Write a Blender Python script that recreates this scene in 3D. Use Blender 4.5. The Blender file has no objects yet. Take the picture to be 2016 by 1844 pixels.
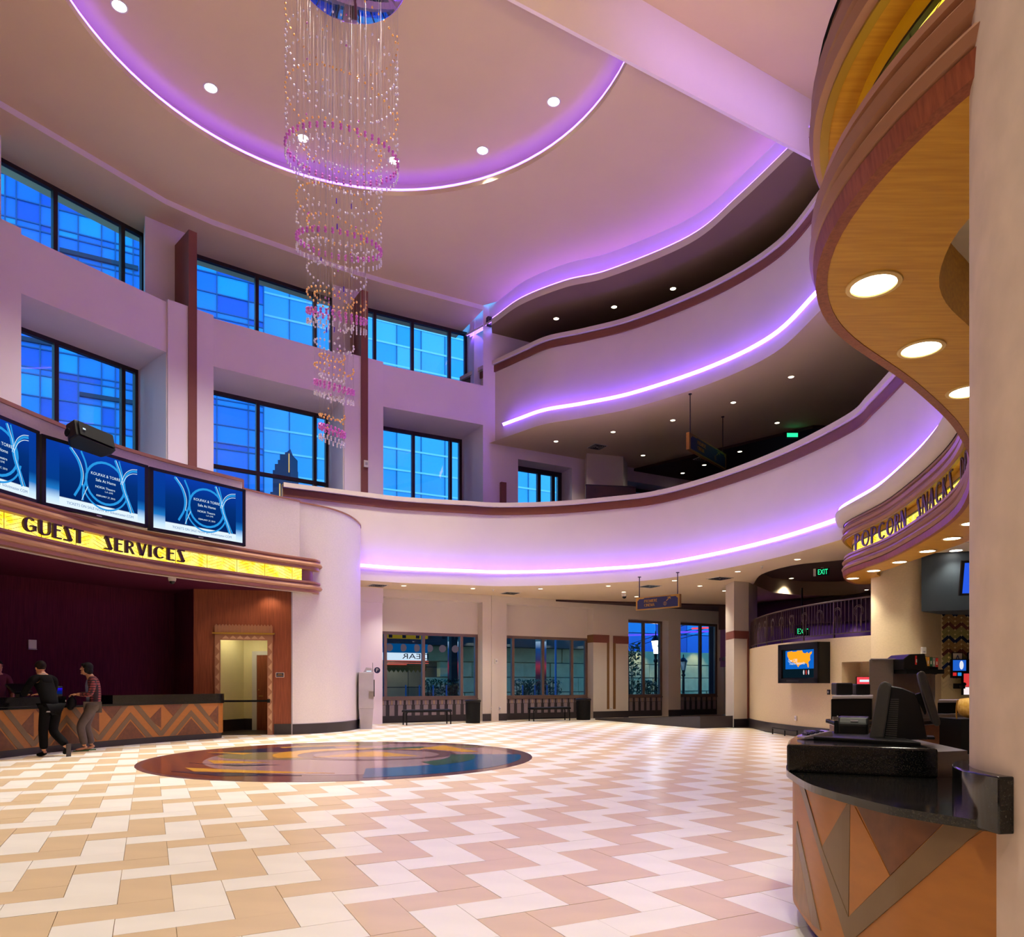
import bpy, bmesh, math, random
from mathutils import Vector, Matrix
from mathutils.geometry import tessellate_polygon

RND = random.Random(11)
SC = bpy.context.scene
COL = SC.collection
PI = math.pi

# ------------------------------------------------------------------ camera
F, HC, HV, U0 = 1440.0, 1.34, 1345.0, 1008.0      # focal length in pixels, eye height, horizon row, centre column
cam_data = bpy.data.cameras.new('camera')
cam = bpy.data.objects.new('camera', cam_data)
COL.objects.link(cam)
cam.location = (0, 0, HC)
cam.rotation_euler = (PI / 2, 0, 0)
cam_data.sensor_fit = 'HORIZONTAL'
cam_data.sensor_width = 36.0
cam_data.lens = 36.0 * F / 2016.0
cam_data.shift_y = (HV - 922.0) / 2016.0
cam_data.clip_start = 0.05
cam_data.clip_end = 600
SC.camera = cam

# ------------------------------------------------------------------ view
SC.view_settings.view_transform = 'Standard'
SC.view_settings.look = 'None'
SC.view_settings.gamma = 1.0
SC.view_settings.use_curve_mapping = False
SC.view_settings.exposure = 0.04
SC.cycles.use_denoising = True
SC.cycles.max_bounces = 7
SC.cycles.diffuse_bounces = 4
SC.cycles.glossy_bounces = 3
SC.cycles.transmission_bounces = 4
SC.cycles.transparent_max_bounces = 10
SC.cycles.sample_clamp_indirect = 6.0
SC.cycles.caustics_reflective = False
SC.cycles.caustics_refractive = False

# ------------------------------------------------------------------ sky at dusk
wd = bpy.data.worlds.new('dusk_sky')
SC.world = wd
wd.use_nodes = True
nt = wd.node_tree
bg = nt.nodes['Background']
tc = nt.nodes.new('ShaderNodeTexCoord')
sx = nt.nodes.new('ShaderNodeSeparateXYZ')
rp = nt.nodes.new('ShaderNodeValToRGB')
rp.color_ramp.elements[0].position = 0.0
rp.color_ramp.elements[0].color = (0.22, 0.70, 1.0, 1)
rp.color_ramp.elements[1].position = 0.75
rp.color_ramp.elements[1].color = (0.0, 0.24, 0.85, 1)
nt.links.new(tc.outputs['Generated'], sx.inputs[0])
nt.links.new(sx.outputs['Z'], rp.inputs[0])
nt.links.new(rp.outputs['Color'], bg.inputs['Color'])
bg.inputs['Strength'].default_value = 2.4

# ------------------------------------------------------------------ light levels (tuned here)
WARM = (1.0, 0.95, 0.78)
OVAL_W, SOFFIT_W, CANOPY_W, UPPER_W = 2700.0, 170.0, 130.0, 14.0
LED_RGB, LED_S = (0.20, 0.08, 1.0), 30.0
PANEL_S = 2.2

# ------------------------------------------------------------------ pixel -> place helpers (2016 x 1844 frame)
def at(u, v, Y):
    return Vector(((u - U0) / F * Y, Y, HC + (HV - v) / F * Y))
def onz(u, v, z):
    return at(u, v, F * (z - HC) / (HV - v))
def xy(p):
    return Vector((p[0], p[1]))
def onwall(u, v, a, b):
    """point where the sight line of pixel (u, v) meets the vertical plane through plan points a, b"""
    k = (u - U0) / F
    dx, dy = b[0] - a[0], b[1] - a[1]
    s = (k * a[1] - a[0]) / (dx - k * dy)
    Y = a[1] + s * dy
    return at(u, v, Y)
def cat(P, n=8):
    """smooth curve through points"""
    P = [Vector(p) for p in P]
    P = [2 * P[0] - P[1]] + P + [2 * P[-1] - P[-2]]
    o = []
    for i in range(1, len(P) - 2):
        a, b, c, d = P[i - 1:i + 3]
        for k in range(n):
            t = k / n
            o.append(0.5 * ((2 * b) + (c - a) * t + (2 * a - 5 * b + 4 * c - d) * t * t + (3 * b - a - 3 * c + d) * t ** 3))
    o.append(P[-2])
    return o
def resample(P, n):
    L = [0]
    for a, b in zip(P, P[1:]): L.append(L[-1] + (b - a).length)
    o = []; j = 0
    for i in range(n):
        t = L[-1] * i / (n - 1)
        while j < len(L) - 2 and L[j + 1] < t: j += 1
        w = (t - L[j]) / max(1e-9, L[j + 1] - L[j])
        o.append(P[j].lerp(P[j + 1], w))
    return o
def plen(P): return sum((b - a).length for a, b in zip(P, P[1:]))
def pathat(P, s):
    """point, tangent on 2D polyline at length s"""
    L = 0
    for i, (a, b) in enumerate(zip(P, P[1:])):
        d = (b - a).length
        if L + d >= s or i == len(P) - 2:
            t = (b - a) / d
            return a + t * (s - L), t
        L += d
def normals(P):
    o = []
    for i in range(len(P)):
        a = P[max(0, i - 1)]; b = P[min(len(P) - 1, i + 1)]
        t = (b - a).normalized()
        o.append(Vector((t.y, -t.x)))       # right-hand side of travel
    return o
def offs(P, d):
    return [p + n * d for p, n in zip(P, normals(P))]
def row(P, z): return [Vector((p[0], p[1], z)) for p in P]

# ------------------------------------------------------------------ materials
def lin(c):
    o = []
    for x in c[:3]:
        x = x / 255.0
        o.append(x / 12.92 if x <= 0.04045 else ((x + 0.055) / 1.055) ** 2.4)
    return tuple(o)
MATS = {}
def M(name, col, rough=0.6, metal=0.0, var=0.0, scale=4.0, stretch=(1, 1, 1), bump=0.0, spec=0.5, coat=0.0,
      kind='noise', col2=None, detail=4.0, sharp=None):
    m = bpy.data.materials.new(name); m.use_nodes = True
    n = m.node_tree; b = n.nodes['Principled BSDF']
    c = lin(col)
    b.inputs['Base Color'].default_value = (*c, 1)
    b.inputs['Roughness'].default_value = rough
    b.inputs['Metallic'].default_value = metal
    b.inputs['Specular IOR Level'].default_value = spec
    b.inputs['Coat Weight'].default_value = coat
    b.inputs['Coat Roughness'].default_value = 0.05
    if var or col2 or bump:
        t = n.nodes.new('ShaderNodeTexCoord'); mp = n.nodes.new('ShaderNodeMapping')
        mp.inputs['Scale'].default_value = stretch
        n.links.new(t.outputs['Object'], mp.inputs[0])
        if kind == 'voronoi':
            x = n.nodes.new('ShaderNodeTexVoronoi'); x.inputs['Scale'].default_value = scale; out = x.outputs['Color']
            bw = n.nodes.new('ShaderNodeRGBToBW'); n.links.new(out, bw.inputs[0]); out = bw.outputs[0]
        elif kind == 'wave':
            x = n.nodes.new('ShaderNodeTexWave'); x.inputs['Scale'].default_value = scale
            x.inputs['Distortion'].default_value = 2.5; x.inputs['Detail'].default_value = 3.0
            out = x.outputs['Fac']
        else:
            x = n.nodes.new('ShaderNodeTexNoise'); x.inputs['Scale'].default_value = scale
            x.inputs['Detail'].default_value = detail; out = x.outputs['Fac']
        n.links.new(mp.outputs[0], x.inputs['Vector'])
        r = n.nodes.new('ShaderNodeValToRGB')
        lo, hi = sharp or (0.3, 0.7)
        r.color_ramp.elements[0].position = lo; r.color_ramp.elements[1].position = hi
        d = lin(col2) if col2 else tuple(min(1, k * (1 + var)) for k in c)
        e = c if col2 else tuple(k * (1 - var) for k in c)
        r.color_ramp.elements[0].color = (*e, 1); r.color_ramp.elements[1].color = (*d, 1)
        n.links.new(out, r.inputs[0]); n.links.new(r.outputs[0], b.inputs['Base Color'])
        if bump:
            bp = n.nodes.new('ShaderNodeBump'); bp.inputs['Strength'].default_value = bump; bp.inputs['Distance'].default_value = 0.01
            n.links.new(out, bp.inputs['Height']); n.links.new(bp.outputs[0], b.inputs['Normal'])
    MATS[name] = m
    return m
def EM(name, rgb, s):
    m = bpy.data.materials.new(name); m.use_nodes = True
    n = m.node_tree; n.nodes.remove(n.nodes['Principled BSDF'])
    e = n.nodes.new('ShaderNodeEmission'); e.inputs['Color'].default_value = (*rgb, 1); e.inputs['Strength'].default_value = s
    n.links.new(e.outputs[0], n.nodes['Material Output'].inputs[0])
    MATS[name] = m
    return m
def glass(name, tint=(0.9, 0.95, 1.0), ior=1.45):
    m = bpy.data.materials.new(name); m.use_nodes = True
    n = m.node_tree; n.nodes.remove(n.nodes['Principled BSDF'])
    t = n.nodes.new('ShaderNodeBsdfTransparent'); t.inputs[0].default_value = (*tint, 1)
    g = n.nodes.new('ShaderNodeBsdfGlossy'); g.inputs['Roughness'].default_value = 0.01
    fr = n.nodes.new('ShaderNodeFresnel'); fr.inputs[0].default_value = ior
    mx = n.nodes.new('ShaderNodeMixShader')
    n.links.new(fr.outputs[0], mx.inputs[0]); n.links.new(t.outputs[0], mx.inputs[1]); n.links.new(g.outputs[0], mx.inputs[2])
    n.links.new(mx.outputs[0], n.nodes['Material Output'].inputs[0])
    MATS[name] = m
    return m

m_paint = M('cream_paint', (212, 199, 186), 0.75, var=0.02, scale=1.2)
m_beam = M('lilac_cream_paint', (238, 222, 230), 0.75, var=0.02, scale=1.0)
m_ceil = M('ceiling_paint', (218, 194, 162), 0.85, var=0.02, scale=0.7)
m_paper = M('woven_wallpaper', (224, 215, 208), 0.7, var=0.035, scale=22, stretch=(1, 1, 1.6), bump=0.12, detail=2)
m_paperdim = M('dimmed_woven_wallpaper', (204, 182, 146), 0.75, var=0.035, scale=22, stretch=(1, 1, 1.6), bump=0.12, detail=2)  # wallpaper copy with the weaker light put into its darker colour
m_plaster = M('mottled_plaster', (198, 176, 162), 0.75, var=0.10, scale=7, stretch=(1, 1, .7), bump=0.1)
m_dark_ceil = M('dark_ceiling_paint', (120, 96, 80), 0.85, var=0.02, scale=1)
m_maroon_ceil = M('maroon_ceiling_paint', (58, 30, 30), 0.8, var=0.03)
m_white = M('white_tile', (246, 240, 234), 0.30, var=0.035, scale=1.3, stretch=(1, 2.5, 1), detail=6)
m_tan = M('tan_tile', (222, 196, 162), 0.30, var=0.05, scale=1.5, stretch=(1, 2.5, 1), detail=6)
m_grout = M('grout', (150, 122, 96), 0.85, var=0.05, scale=30)
m_basetile = M('charcoal_base_tile', (44, 37, 41), 0.35, var=0.08, scale=6)
m_greytile = M('grey_mauve_tile', (132, 116, 122), 0.35, var=0.06, scale=6)
m_beigetile = M('beige_tile', (160, 132, 112), 0.35, var=0.06, scale=6)
m_maroon = M('maroon_paint', (126, 70, 62), 0.6, var=0.04, scale=5)
m_brown = M('ochre_brown_paint', (122, 82, 40), 0.6, var=0.04, scale=5)
m_rail = M('mahogany_rail', (112, 62, 46), 0.4, var=0.08, scale=5, stretch=(1, 1, 8))
m_frame = M('dark_window_frame', (50, 36, 38), 0.45, metal=0.3, var=0.05)
m_bronze = M('bronze_window_frame', (112, 92, 84), 0.4, metal=0.4, var=0.05)
m_glass = glass('window_glass', (0.93, 0.97, 1.0))
m_glasslow = glass('street_window_glass', (0.75, 0.82, 0.88), 1.3)
m_led = EM('violet_led', LED_RGB, LED_S)
m_led_oval = EM('violet_led_oval', LED_RGB, LED_S * .4)
m_glow_cove = EM('violet_cove_glow', LED_RGB, LED_S * 1.6)
m_glow_oval = EM('violet_oval_glow', LED_RGB, LED_S * .30)
m_lamp = EM('lamp_disc', (1.0, 0.86, 0.62), 9.0)
m_lampcool = EM('lamp_disc_white', (1.0, 0.93, 0.82), 14.0)
m_chrome = M('chrome', (210, 205, 205), 0.06, metal=1.0, var=0.02)
m_steel = M('brushed_steel', (170, 166, 168), 0.28, metal=0.9, var=0.06, scale=20, stretch=(1, 1, 12))
m_black = M('black_plastic', (12, 11, 12), 0.4, var=0.1, scale=20, spec=0.3)
m_blackmatt = M('black_matt', (9, 8, 9), 0.65, var=0.1, scale=20, spec=0.2)
m_granite = M('black_granite', (7, 7, 9), 0.10, kind='voronoi', col2=(50, 49, 43), scale=300, sharp=(0.55, 1.0), spec=0.5)
m_wood = M('golden_veneer', (200, 148, 48), 0.42, col2=(178, 124, 36), scale=3.0, stretch=(1, 14, 14), detail=5, spec=0.3)
m_wooddark = M('red_brown_veneer', (150, 82, 54), 0.45, col2=(120, 60, 40), scale=6, stretch=(9, 9, .35), detail=5, spec=0.3)
m_woodplum = M('plum_veneer', (92, 34, 56), 0.75, col2=(66, 22, 46), scale=7, stretch=(9, 9, .3), detail=5, spec=0.04)
m_mold = M('copper_moulding', (160, 112, 84), 0.38, metal=0.15, var=0.04, scale=3)
m_moldgold = M('gold_moulding', (160, 124, 36), 0.4, metal=0.15, var=0.04, scale=3)
m_orange = M('orange_veneer', (162, 100, 34), 0.42, var=0.05, scale=9, stretch=(1, 1, 3))
m_burl = M('burl_veneer', (112, 64, 30), 0.42, col2=(92, 50, 22), scale=14, detail=7)
m_taupe = M('taupe_metal_inlay', (112, 88, 62), 0.34, metal=0.25, var=0.05, scale=8)
m_gold = M('brass', (176, 132, 62), 0.3, metal=0.8, var=0.05)
m_letter = M('plum_bronze_letter', (66, 34, 30), 0.4, metal=0.2, var=0.05)
m_grey = M('pale_grey_metal', (172, 164, 172), 0.45, metal=0.2, var=0.03)
m_offwhite = M('white_plastic', (220, 214, 204), 0.5, var=0.02)
m_navy = M('navy_paint', (22, 24, 62), 0.4, var=0.05)
m_slate = M('slate_blue_paint', (46, 56, 66), 0.5, var=0.05, scale=2)

# ------------------------------------------------------------------ mesh builder
class MB:
    def __init__(s): s.v = []; s.f = []; s.mi = []
    def quad(s, a, b, c, d, mi=0):
        i = len(s.v); s.v += [Vector(a), Vector(b), Vector(c), Vector(d)]; s.f.append((i, i + 1, i + 2, i + 3)); s.mi.append(mi)
    def poly(s, pts, mi=0):
        i = len(s.v); s.v += [Vector(p) for p in pts]; s.f.append(tuple(range(i, i + len(pts)))); s.mi.append(mi)
    def obox(s, o, ex, ey, ez, mi=0):
        o, ex, ey, ez = map(Vector, (o, ex, ey, ez))
        i = len(s.v)
        s.v += [o, o + ex, o + ex + ey, o + ey, o + ez, o + ex + ez, o + ex + ey + ez, o + ey + ez]
        for f in ((0, 3, 2, 1), (4, 5, 6, 7), (0, 1, 5, 4), (1, 2, 6, 5), (2, 3, 7, 6), (3, 0, 4, 7)):
            s.f.append(tuple(i + k for k in f)); s.mi.append(mi)
    def box(s, c, d, rz=0.0, mi=0):
        c = Vector(c); ca, sa = math.cos(rz), math.sin(rz)
        ex = Vector((ca, sa, 0)) * d[0]; ey = Vector((-sa, ca, 0)) * d[1]; ez = Vector((0, 0, d[2]))
        s.obox(c - ex / 2 - ey / 2 - ez / 2, ex, ey, ez, mi)
    def prism(s, poly, z0, z1, mi=0):
        n = len(poly); i = len(s.v)
        s.v += [Vector((p[0], p[1], z0)) for p in poly] + [Vector((p[0], p[1], z1)) for p in poly]
        for k in range(n):
            j = (k + 1) % n
            s.f.append((i + k, i + j, i + n + j, i + n + k)); s.mi.append(mi)
        for off, rev in ((0, True), (n, False)):
            for t in tessellate_polygon([[Vector((p[0], p[1], 0)) for p in poly]]):
                t = tuple(i + off + q for q in t)
                s.f.append(t[::-1] if rev else t); s.mi.append(mi)
    def flat(s, outer, holes, z, mi=0):
        loops = [[Vector((p[0], p[1], 0)) for p in outer]] + [[Vector((p[0], p[1], 0)) for p in h] for h in holes]
        i = len(s.v)
        for L in loops: s.v += [Vector((p.x, p.y, z)) for p in L]
        for t in tessellate_polygon(loops): s.f.append(tuple(i + q for q in t)); s.mi.append(mi)
    def loft(s, rows, closed=False, ring=False, mi=0):
        i = len(s.v); n = len(rows[0])
        for r in rows: s.v += [Vector(p) for p in r]
        R = len(rows)
        for a in range(R if ring else R - 1):
            b = (a + 1) % R
            for k in range(n if closed else n - 1):
                j = (k + 1) % n
                s.f.append((i + a * n + k, i + a * n + j, i + b * n + j, i + b * n + k)); s.mi.append(mi)
    def sweep(s, P, prof, mi=0, caps=True):
        """sweep a closed profile [(offset right of path, z)] along a plan path"""
        N = normals(P); rows = []
        for d, z in prof: rows.append([Vector((p.x + n.x * d, p.y + n.y * d, z)) for p, n in zip(P, N)])
        s.loft(rows, ring=True, mi=mi)
        if caps:
            s.poly([r[0] for r in rows], mi); s.poly([r[-1] for r in rows][::-1], mi)
    def tube(s, path, r, n=8, caps=True, mi=0):
        path = [Vector(p) for p in path]; rows = []
        up0 = Vector((0, 0, 1))
        for k, p in enumerate(path):
            t = (path[min(len(path) - 1, k + 1)] - path[max(0, k - 1)]).normalized()
            u = up0 if abs(t.z) < 0.9 else Vector((1, 0, 0))
            a = t.cross(u).normalized(); b = a.cross(t).normalized()
            rr = r[k] if isinstance(r, (list, tuple)) else r
            rows.append([p + a * math.cos(2 * PI * q / n) * rr + b * math.sin(2 * PI * q / n) * rr for q in range(n)])
        s.loft(rows, closed=True, mi=mi)
        if caps: s.poly(rows[0][::-1], mi); s.poly(rows[-1], mi)
    def lathe(s, prof, c=(0, 0, 0), n=24, mi=0, axis=None):
        c = Vector(c)
        rows = [[c + Vector((r * math.cos(2 * PI * k / n), r * math.sin(2 * PI * k / n), z)) for k in range(n)] for r, z in prof]
        s.loft(rows, closed=True, mi=mi)
        if prof[0][0] > 1e-5: s.poly(rows[0][::-1], mi)
        if prof[-1][0] > 1e-5: s.poly(rows[-1], mi)
    def ball(s, c, r, n=8, m=5, mi=0):
        rr = r if isinstance(r, (tuple, list)) else (r, r, r)
        c = Vector(c)
        rows = []
        for a in range(m + 1):
            th = -PI / 2 + PI * a / m
            q = max(1e-4, math.cos(th))
            rows.append([c + Vector((rr[0] * q * math.cos(2 * PI * k / n), rr[1] * q * math.sin(2 * PI * k / n), rr[2] * math.sin(th))) for k in range(n)])
        s.loft(rows, closed=True, mi=mi)
    def xform(s, Mx):
        s.v = [Mx @ p for p in s.v]; return s
    def mesh(s, name, mats, smooth=None):
        me = bpy.data.meshes.new(name)
        me.from_pydata([tuple(p) for p in s.v], [], s.f)
        for m in (mats if isinstance(mats, (list, tuple)) else [mats]): me.materials.append(m)
        if any(s.mi): me.polygons.foreach_set('material_index', s.mi)
        bm = bmesh.new(); bm.from_mesh(me)
        bmesh.ops.remove_doubles(bm, verts=bm.verts, dist=1e-5)
        bmesh.ops.recalc_face_normals(bm, faces=bm.faces)
        bm.to_mesh(me); bm.free()
        if smooth:
            me.polygons.foreach_set('use_smooth', [True] * len(me.polygons))
            me.set_sharp_from_angle(angle=math.radians(smooth))
        me.update()
        return me
    def build(s, name, mats, parent=None, smooth=None, bevel=0.0, **kw):
        return link(name, s.mesh(name, mats, smooth), parent, bevel, **kw)

def link(name, me, parent=None, bevel=0.0, label=None, cat=None, group=None, kind=None):
    o = bpy.data.objects.new(name, me); COL.objects.link(o)
    if parent is not None:
        o.parent = parent
        if parent.get('_w'):
            o.matrix_parent_inverse = Matrix.Translation(-Vector(parent.location))
    if bevel:
        b = o.modifiers.new('bevel', 'BEVEL'); b.width = bevel; b.segments = 2; b.limit_method = 'ANGLE'
    tag(o, label, cat, group, kind)
    return o
def tag(o, label=None, cat=None, group=None, kind=None):
    if label: o['label'] = label
    if cat: o['category'] = cat
    if group: o['group'] = group
    if kind: o['kind'] = kind
    return o
def thing(name, label, cat, loc=(0, 0, 0), rz=0.0, group=None, world=True, kind=None):
    o = bpy.data.objects.new(name, None); COL.objects.link(o)
    o.empty_display_size = 0.1
    o.location = loc; o.rotation_euler = (0, 0, rz)
    if world: o['_w'] = 1
    return tag(o, label, cat, group, kind)
def structure(name, loc=(0, 0, 0)):
    o = bpy.data.objects.new(name, None); COL.objects.link(o); o['kind'] = 'structure'; o.location = loc; o['_w'] = 1
    return o
def dup(root, loc, rz=0.0, label=None, group=None):
    r = root.copy(); COL.objects.link(r); r.location = loc; r.rotation_euler = (0, 0, rz)
    if label: r['label'] = label
    if group: r['group'] = group
    for ch in list(root.children):
        c = ch.copy(); COL.objects.link(c); c.parent = r
        for g in list(ch.children):
            d = g.copy(); COL.objects.link(d); d.parent = c
    return r
def spot(p, watts, angle=100, col=WARM, radius=0.08, blend=0.7, aim=None):
    L = bpy.data.lights.new('spot_beam', 'SPOT'); L.energy = watts; L.color = col
    L.spot_size = math.radians(angle); L.spot_blend = blend; L.shadow_soft_size = radius
    o = bpy.data.objects.new('spot_beam', L); COL.objects.link(o); o.location = p
    if aim is not None:
        o.rotation_euler = (Vector(aim) - Vector(p)).to_track_quat('-Z', 'Y').to_euler()
    return o
ORD = ['first', 'second', 'third', 'fourth', 'fifth', 'sixth', 'seventh', 'eighth', 'ninth', 'tenth', 'eleventh', 'twelfth',
       'thirteenth', 'fourteenth', 'fifteenth', 'sixteenth', 'seventeenth', 'eighteenth']
_txt = {}
def text_mesh(txt, size=1.0, depth=0.0, align='CENTER'):
    c = bpy.data.curves.new('lettering', 'FONT'); c.body = txt; c.size = size; c.extrude = depth
    c.align_x = align; c.align_y = 'CENTER'; c.resolution_u = 3
    o = bpy.data.objects.new('lettering', c); COL.objects.link(o)
    dg = bpy.context.evaluated_depsgraph_get()
    me = bpy.data.meshes.new_from_object(o.evaluated_get(dg))
    bpy.data.objects.remove(o); bpy.data.curves.remove(c)
    return me
def put_text(txt, size, M4, mat, parent, name='lettering', depth=0.0, align='CENTER', sx=1.0):
    me = text_mesh(txt, size, depth, align)
    me.transform(Matrix.Scale(sx, 4, (1, 0, 0))); me.transform(M4)
    me.materials.clear(); me.materials.append(mat)
    return link(name, me, parent, kind='stuff' if len(txt) > 1 else None)
def frame3(o, ex, ez):
    """matrix whose local x is ex, local y is ez (up), local z = outward normal"""
    ex = Vector(ex).normalized(); ez = Vector(ez).normalized(); n = ex.cross(ez)
    return Matrix(((ex.x, ez.x, n.x, o[0]), (ex.y, ez.y, n.y, o[1]), (ex.z, ez.z, n.z, o[2]), (0, 0, 0, 1)))
# ================================================================== FLOOR
floor = structure('floor')
fb = MB(); fb.box((0, 14, -0.06), (34, 46, 0.1)); fb.build('grout_bed', m_grout, floor)
MC, MR = Vector((-3.05, 13.35)), 3.42                      # floor medallion centre, radius
PSI, TW, OA, OB = math.radians(26.4), 0.307, 0.134, 0.129
ca, sa = math.cos(PSI), math.sin(PSI)
def tile_xy(a, b):
    a = OA + a * TW; b = OB + b * TW
    return Vector((a * ca - b * sa, a * sa + b * ca))
def in_room(p):
    x, y = p
    if y < -3 or x < -10.5 or x > 9: return False
    if y > 24.25 + (x + 4.5) * 0.5325: return False
    if x > 4.2 and y > 27.0 - (x - 4.2) * 1.75: return False
    return True
tiles = []
for m in range(-60, 90):
    for n in range(-60, 60):
        for w in (0, 1):
            i = 6 + 2 * m + 2 * n + w; j = 11 + 2 * m - 2 * n - w
            for (a0, b0, a1, b1) in ((i, j, i + 2, j + 1), (i + 1, j + 1, i + 2, j + 3)):
                c = tile_xy((a0 + a1) / 2, (b0 + b1) / 2)
                if not in_room(c): continue
                if (c - MC).length < MR - 0.36: continue
                tiles.append((c, a0, b0, a1, b1, w))
def seen(c):
    if c.y < 2.3: return False
    u = U0 + c.x / c.y * F; v = HV + HC / c.y * F
    return -60 < u < 1640 and v < 1900
def tile_mesh(mb, a0, b0, a1, b1, mi, rel=None, top=0.0):
    g = 0.006
    P = [tile_xy(a0 + g, b0 + g), tile_xy(a1 - g, b0 + g), tile_xy(a1 - g, b1 - g), tile_xy(a0 + g, b1 - g)]
    if rel is not None: P = [p - rel for p in P]
    mb.prism(P, top - 0.012, top, mi)
near = sorted([t for t in tiles if seen(t[0])], key=lambda t: t[0].length)
single = near[:296]; sset = set(id(t) for t in single)
proto = {}
for t in single:
    c, a0, b0, a1, b1, w = t
    k = (a1 - a0, w)
    if k not in proto:
        mb = MB(); tile_mesh(mb, a0, b0, a1, b1, 0, rel=c)
        proto[k] = mb.mesh('tile', m_tan if w == 0 else m_white)
    o = bpy.data.objects.new('tile', proto[k]); COL.objects.link(o); o.parent = floor
    o.location = (c.x, c.y, RND.uniform(-.0012, .0005))
mb = MB()
for t in tiles:
    if id(t) in sset: continue
    c, a0, b0, a1, b1, w = t
    i = len(mb.v)
    g = 0.006
    P = [tile_xy(a0 + g, b0 + g), tile_xy(a1 - g, b0 + g), tile_xy(a1 - g, b1 - g), tile_xy(a0 + g, b1 - g)]
    z = RND.uniform(-.0012, .0005)
    top = [Vector((p.x, p.y, z)) for p in P]; lo = [Vector((p.x, p.y, -.012)) for p in P]
    mb.v += top + lo
    mb.f.append((i, i + 1, i + 2, i + 3)); mb.mi.append(w)
    for q in range(4):
        r = (q + 1) % 4; mb.f.append((i + q, i + 4 + q, i + 4 + r, i + r)); mb.mi.append(w)
me = bpy.data.meshes.new('field_tiles'); me.from_pydata([tuple(p) for p in mb.v], [], mb.f)
me.materials.append(m_tan); me.materials.append(m_white); me.polygons.foreach_set('material_index', mb.mi); me.update()
link('field_tiles', me, floor, kind='stuff')

# dark border of the tiled floor at the far right
mb = MB()
E_ = [(4.1, 27.2), (5.4, 24.7), (6.75, 22.1), (7.25, 21.9), (7.0, 20.2), (7.2, 18.0)]
mb.loft([row([Vector(p) for p in E_], 0.004), row([Vector((p[0] + .35, p[1] + .25)) for p in E_], 0.004)])
mb.build('border_strip', m_basetile, floor)

# ------------------------------------------------------------------ terrazzo medallion
def TZ(name, col, col2, dens=120):
    return M(name, col, 0.13, kind='voronoi', col2=col2, scale=dens, sharp=(0.55, 0.95), spec=0.4)
tz_rust = TZ('rust_terrazzo', (112, 56, 48), (84, 42, 44), 60)
tz_plum = TZ('plum_terrazzo', (96, 62, 70), (130, 96, 104))
tz_mauve = TZ('mauve_terrazzo', (150, 118, 126), (120, 90, 100))
tz_gold = TZ('gold_terrazzo', (206, 150, 62), (190, 132, 50))
tz_navy = TZ('navy_terrazzo', (34, 36, 64), (56, 60, 90))
tz_olive = TZ('olive_terrazzo', (128, 112, 84), (108, 94, 72))
tz_blue = TZ('blue_terrazzo', (16, 70, 130), (28, 96, 110))
tz_green = TZ('green_terrazzo', (60, 84, 74), (44, 60, 60))
med = thing('floor_medallion', 'round glossy terrazzo medallion of curved coloured inlays set in the tile floor', 'floor medallion', (MC.x, MC.y, 0))
def inlay(name, pts, z, mat):
    mb = MB(); mb.prism([(MC.x + p[0] * MR, MC.y + p[1] * MR) for p in pts], -0.01, z); mb.build(name, mat, med)
def arc(r, a0, a1, n=20, c=(0, 0), sq=1.0, rot=0.0):
    o = []
    for k in range(n + 1):
        a = math.radians(a0 + (a1 - a0) * k / n)
        x, y = r * math.cos(a), r * math.sin(a) * sq
        q = math.radians(rot)
        o.append((c[0] + x * math.cos(q) - y * math.sin(q), c[1] + x * math.sin(q) + y * math.cos(q)))
    return o
inlay('rim_ring', arc(1.0, 0, 354, 59), 0.004, tz_plum)
inlay('rust_field', arc(0.97, 128, 258, 30), 0.0048, tz_rust)
inlay('mauve_disc', arc(0.80, 0, 354, 59, (.10, .02)), 0.0056, tz_mauve)
inlay('blue_crescent', arc(0.90, -75, 8, 22, (.04, .0)) + arc(0.62, 8, -75, 22, (.06, .05)), 0.0064, tz_blue)
inlay('navy_field', arc(0.78, 108, 170, 16) + arc(0.40, 170, 108, 12), 0.0064, tz_navy)
inlay('olive_pod', arc(0.34, 0, 354, 40, (-.36, .04), .62, -6), 0.0070, tz_olive)
inlay('olive_sweep', arc(0.92, 84, 122, 14) + arc(0.70, 122, 84, 14), 0.0066, tz_olive)
inlay('gold_ribbon', arc(0.74, 92, 130, 16, (-.05, 0)) + arc(0.69, 130, 92, 16, (-.05, -.02)), 0.0078, tz_gold)
inlay('plum_eye', arc(0.46, 0, 354, 44, (.12, .14), .74), 0.0074, tz_plum)
inlay('gold_crescent', arc(0.52, 60, 215, 30, (.10, .14), .74) + arc(0.42, 215, 60, 30, (.14, .12), .74), 0.0082, tz_gold)
inlay('mauve_eye', arc(0.34, 0, 354, 36, (.15, .10), .74), 0.0088, tz_mauve)
inlay('gold_sail', [(-.16, -.04), (.10, .30), (.40, .02)], 0.0096, tz_gold)
inlay('gold_wedge', [(.34, .50), (.46, .70), (.70, .28), (.62, .26)], 0.0092, tz_gold)
inlay('green_band', [(.02, .46), (.34, .62), (.40, .52), (.10, .40)], 0.0090, tz_green)
inlay('olive_wedge', [(.46, .76), (.72, .62), (.60, .52)], 0.0092, tz_olive)
inlay('green_lune', arc(0.50, -50, 20, 16, (.20, -.04)) + arc(0.34, 20, -50, 16, (.22, .0)), 0.0080, tz_green)
inlay('gold_spear', [(-.62, -.52), (-.30, -.62), (.12, -.72), (-.20, -.72), (-.52, -.66)], 0.0086, tz_gold)
inlay('navy_spear', [(-.62, -.66), (-.52, -.67), (-.16, -.75), (.0, -.80), (-.34, -.82)], 0.0080, tz_navy)
inlay('gold_dart', [(-.84, .24), (-.56, .20), (-.58, .11)], 0.0086, tz_gold)
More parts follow.
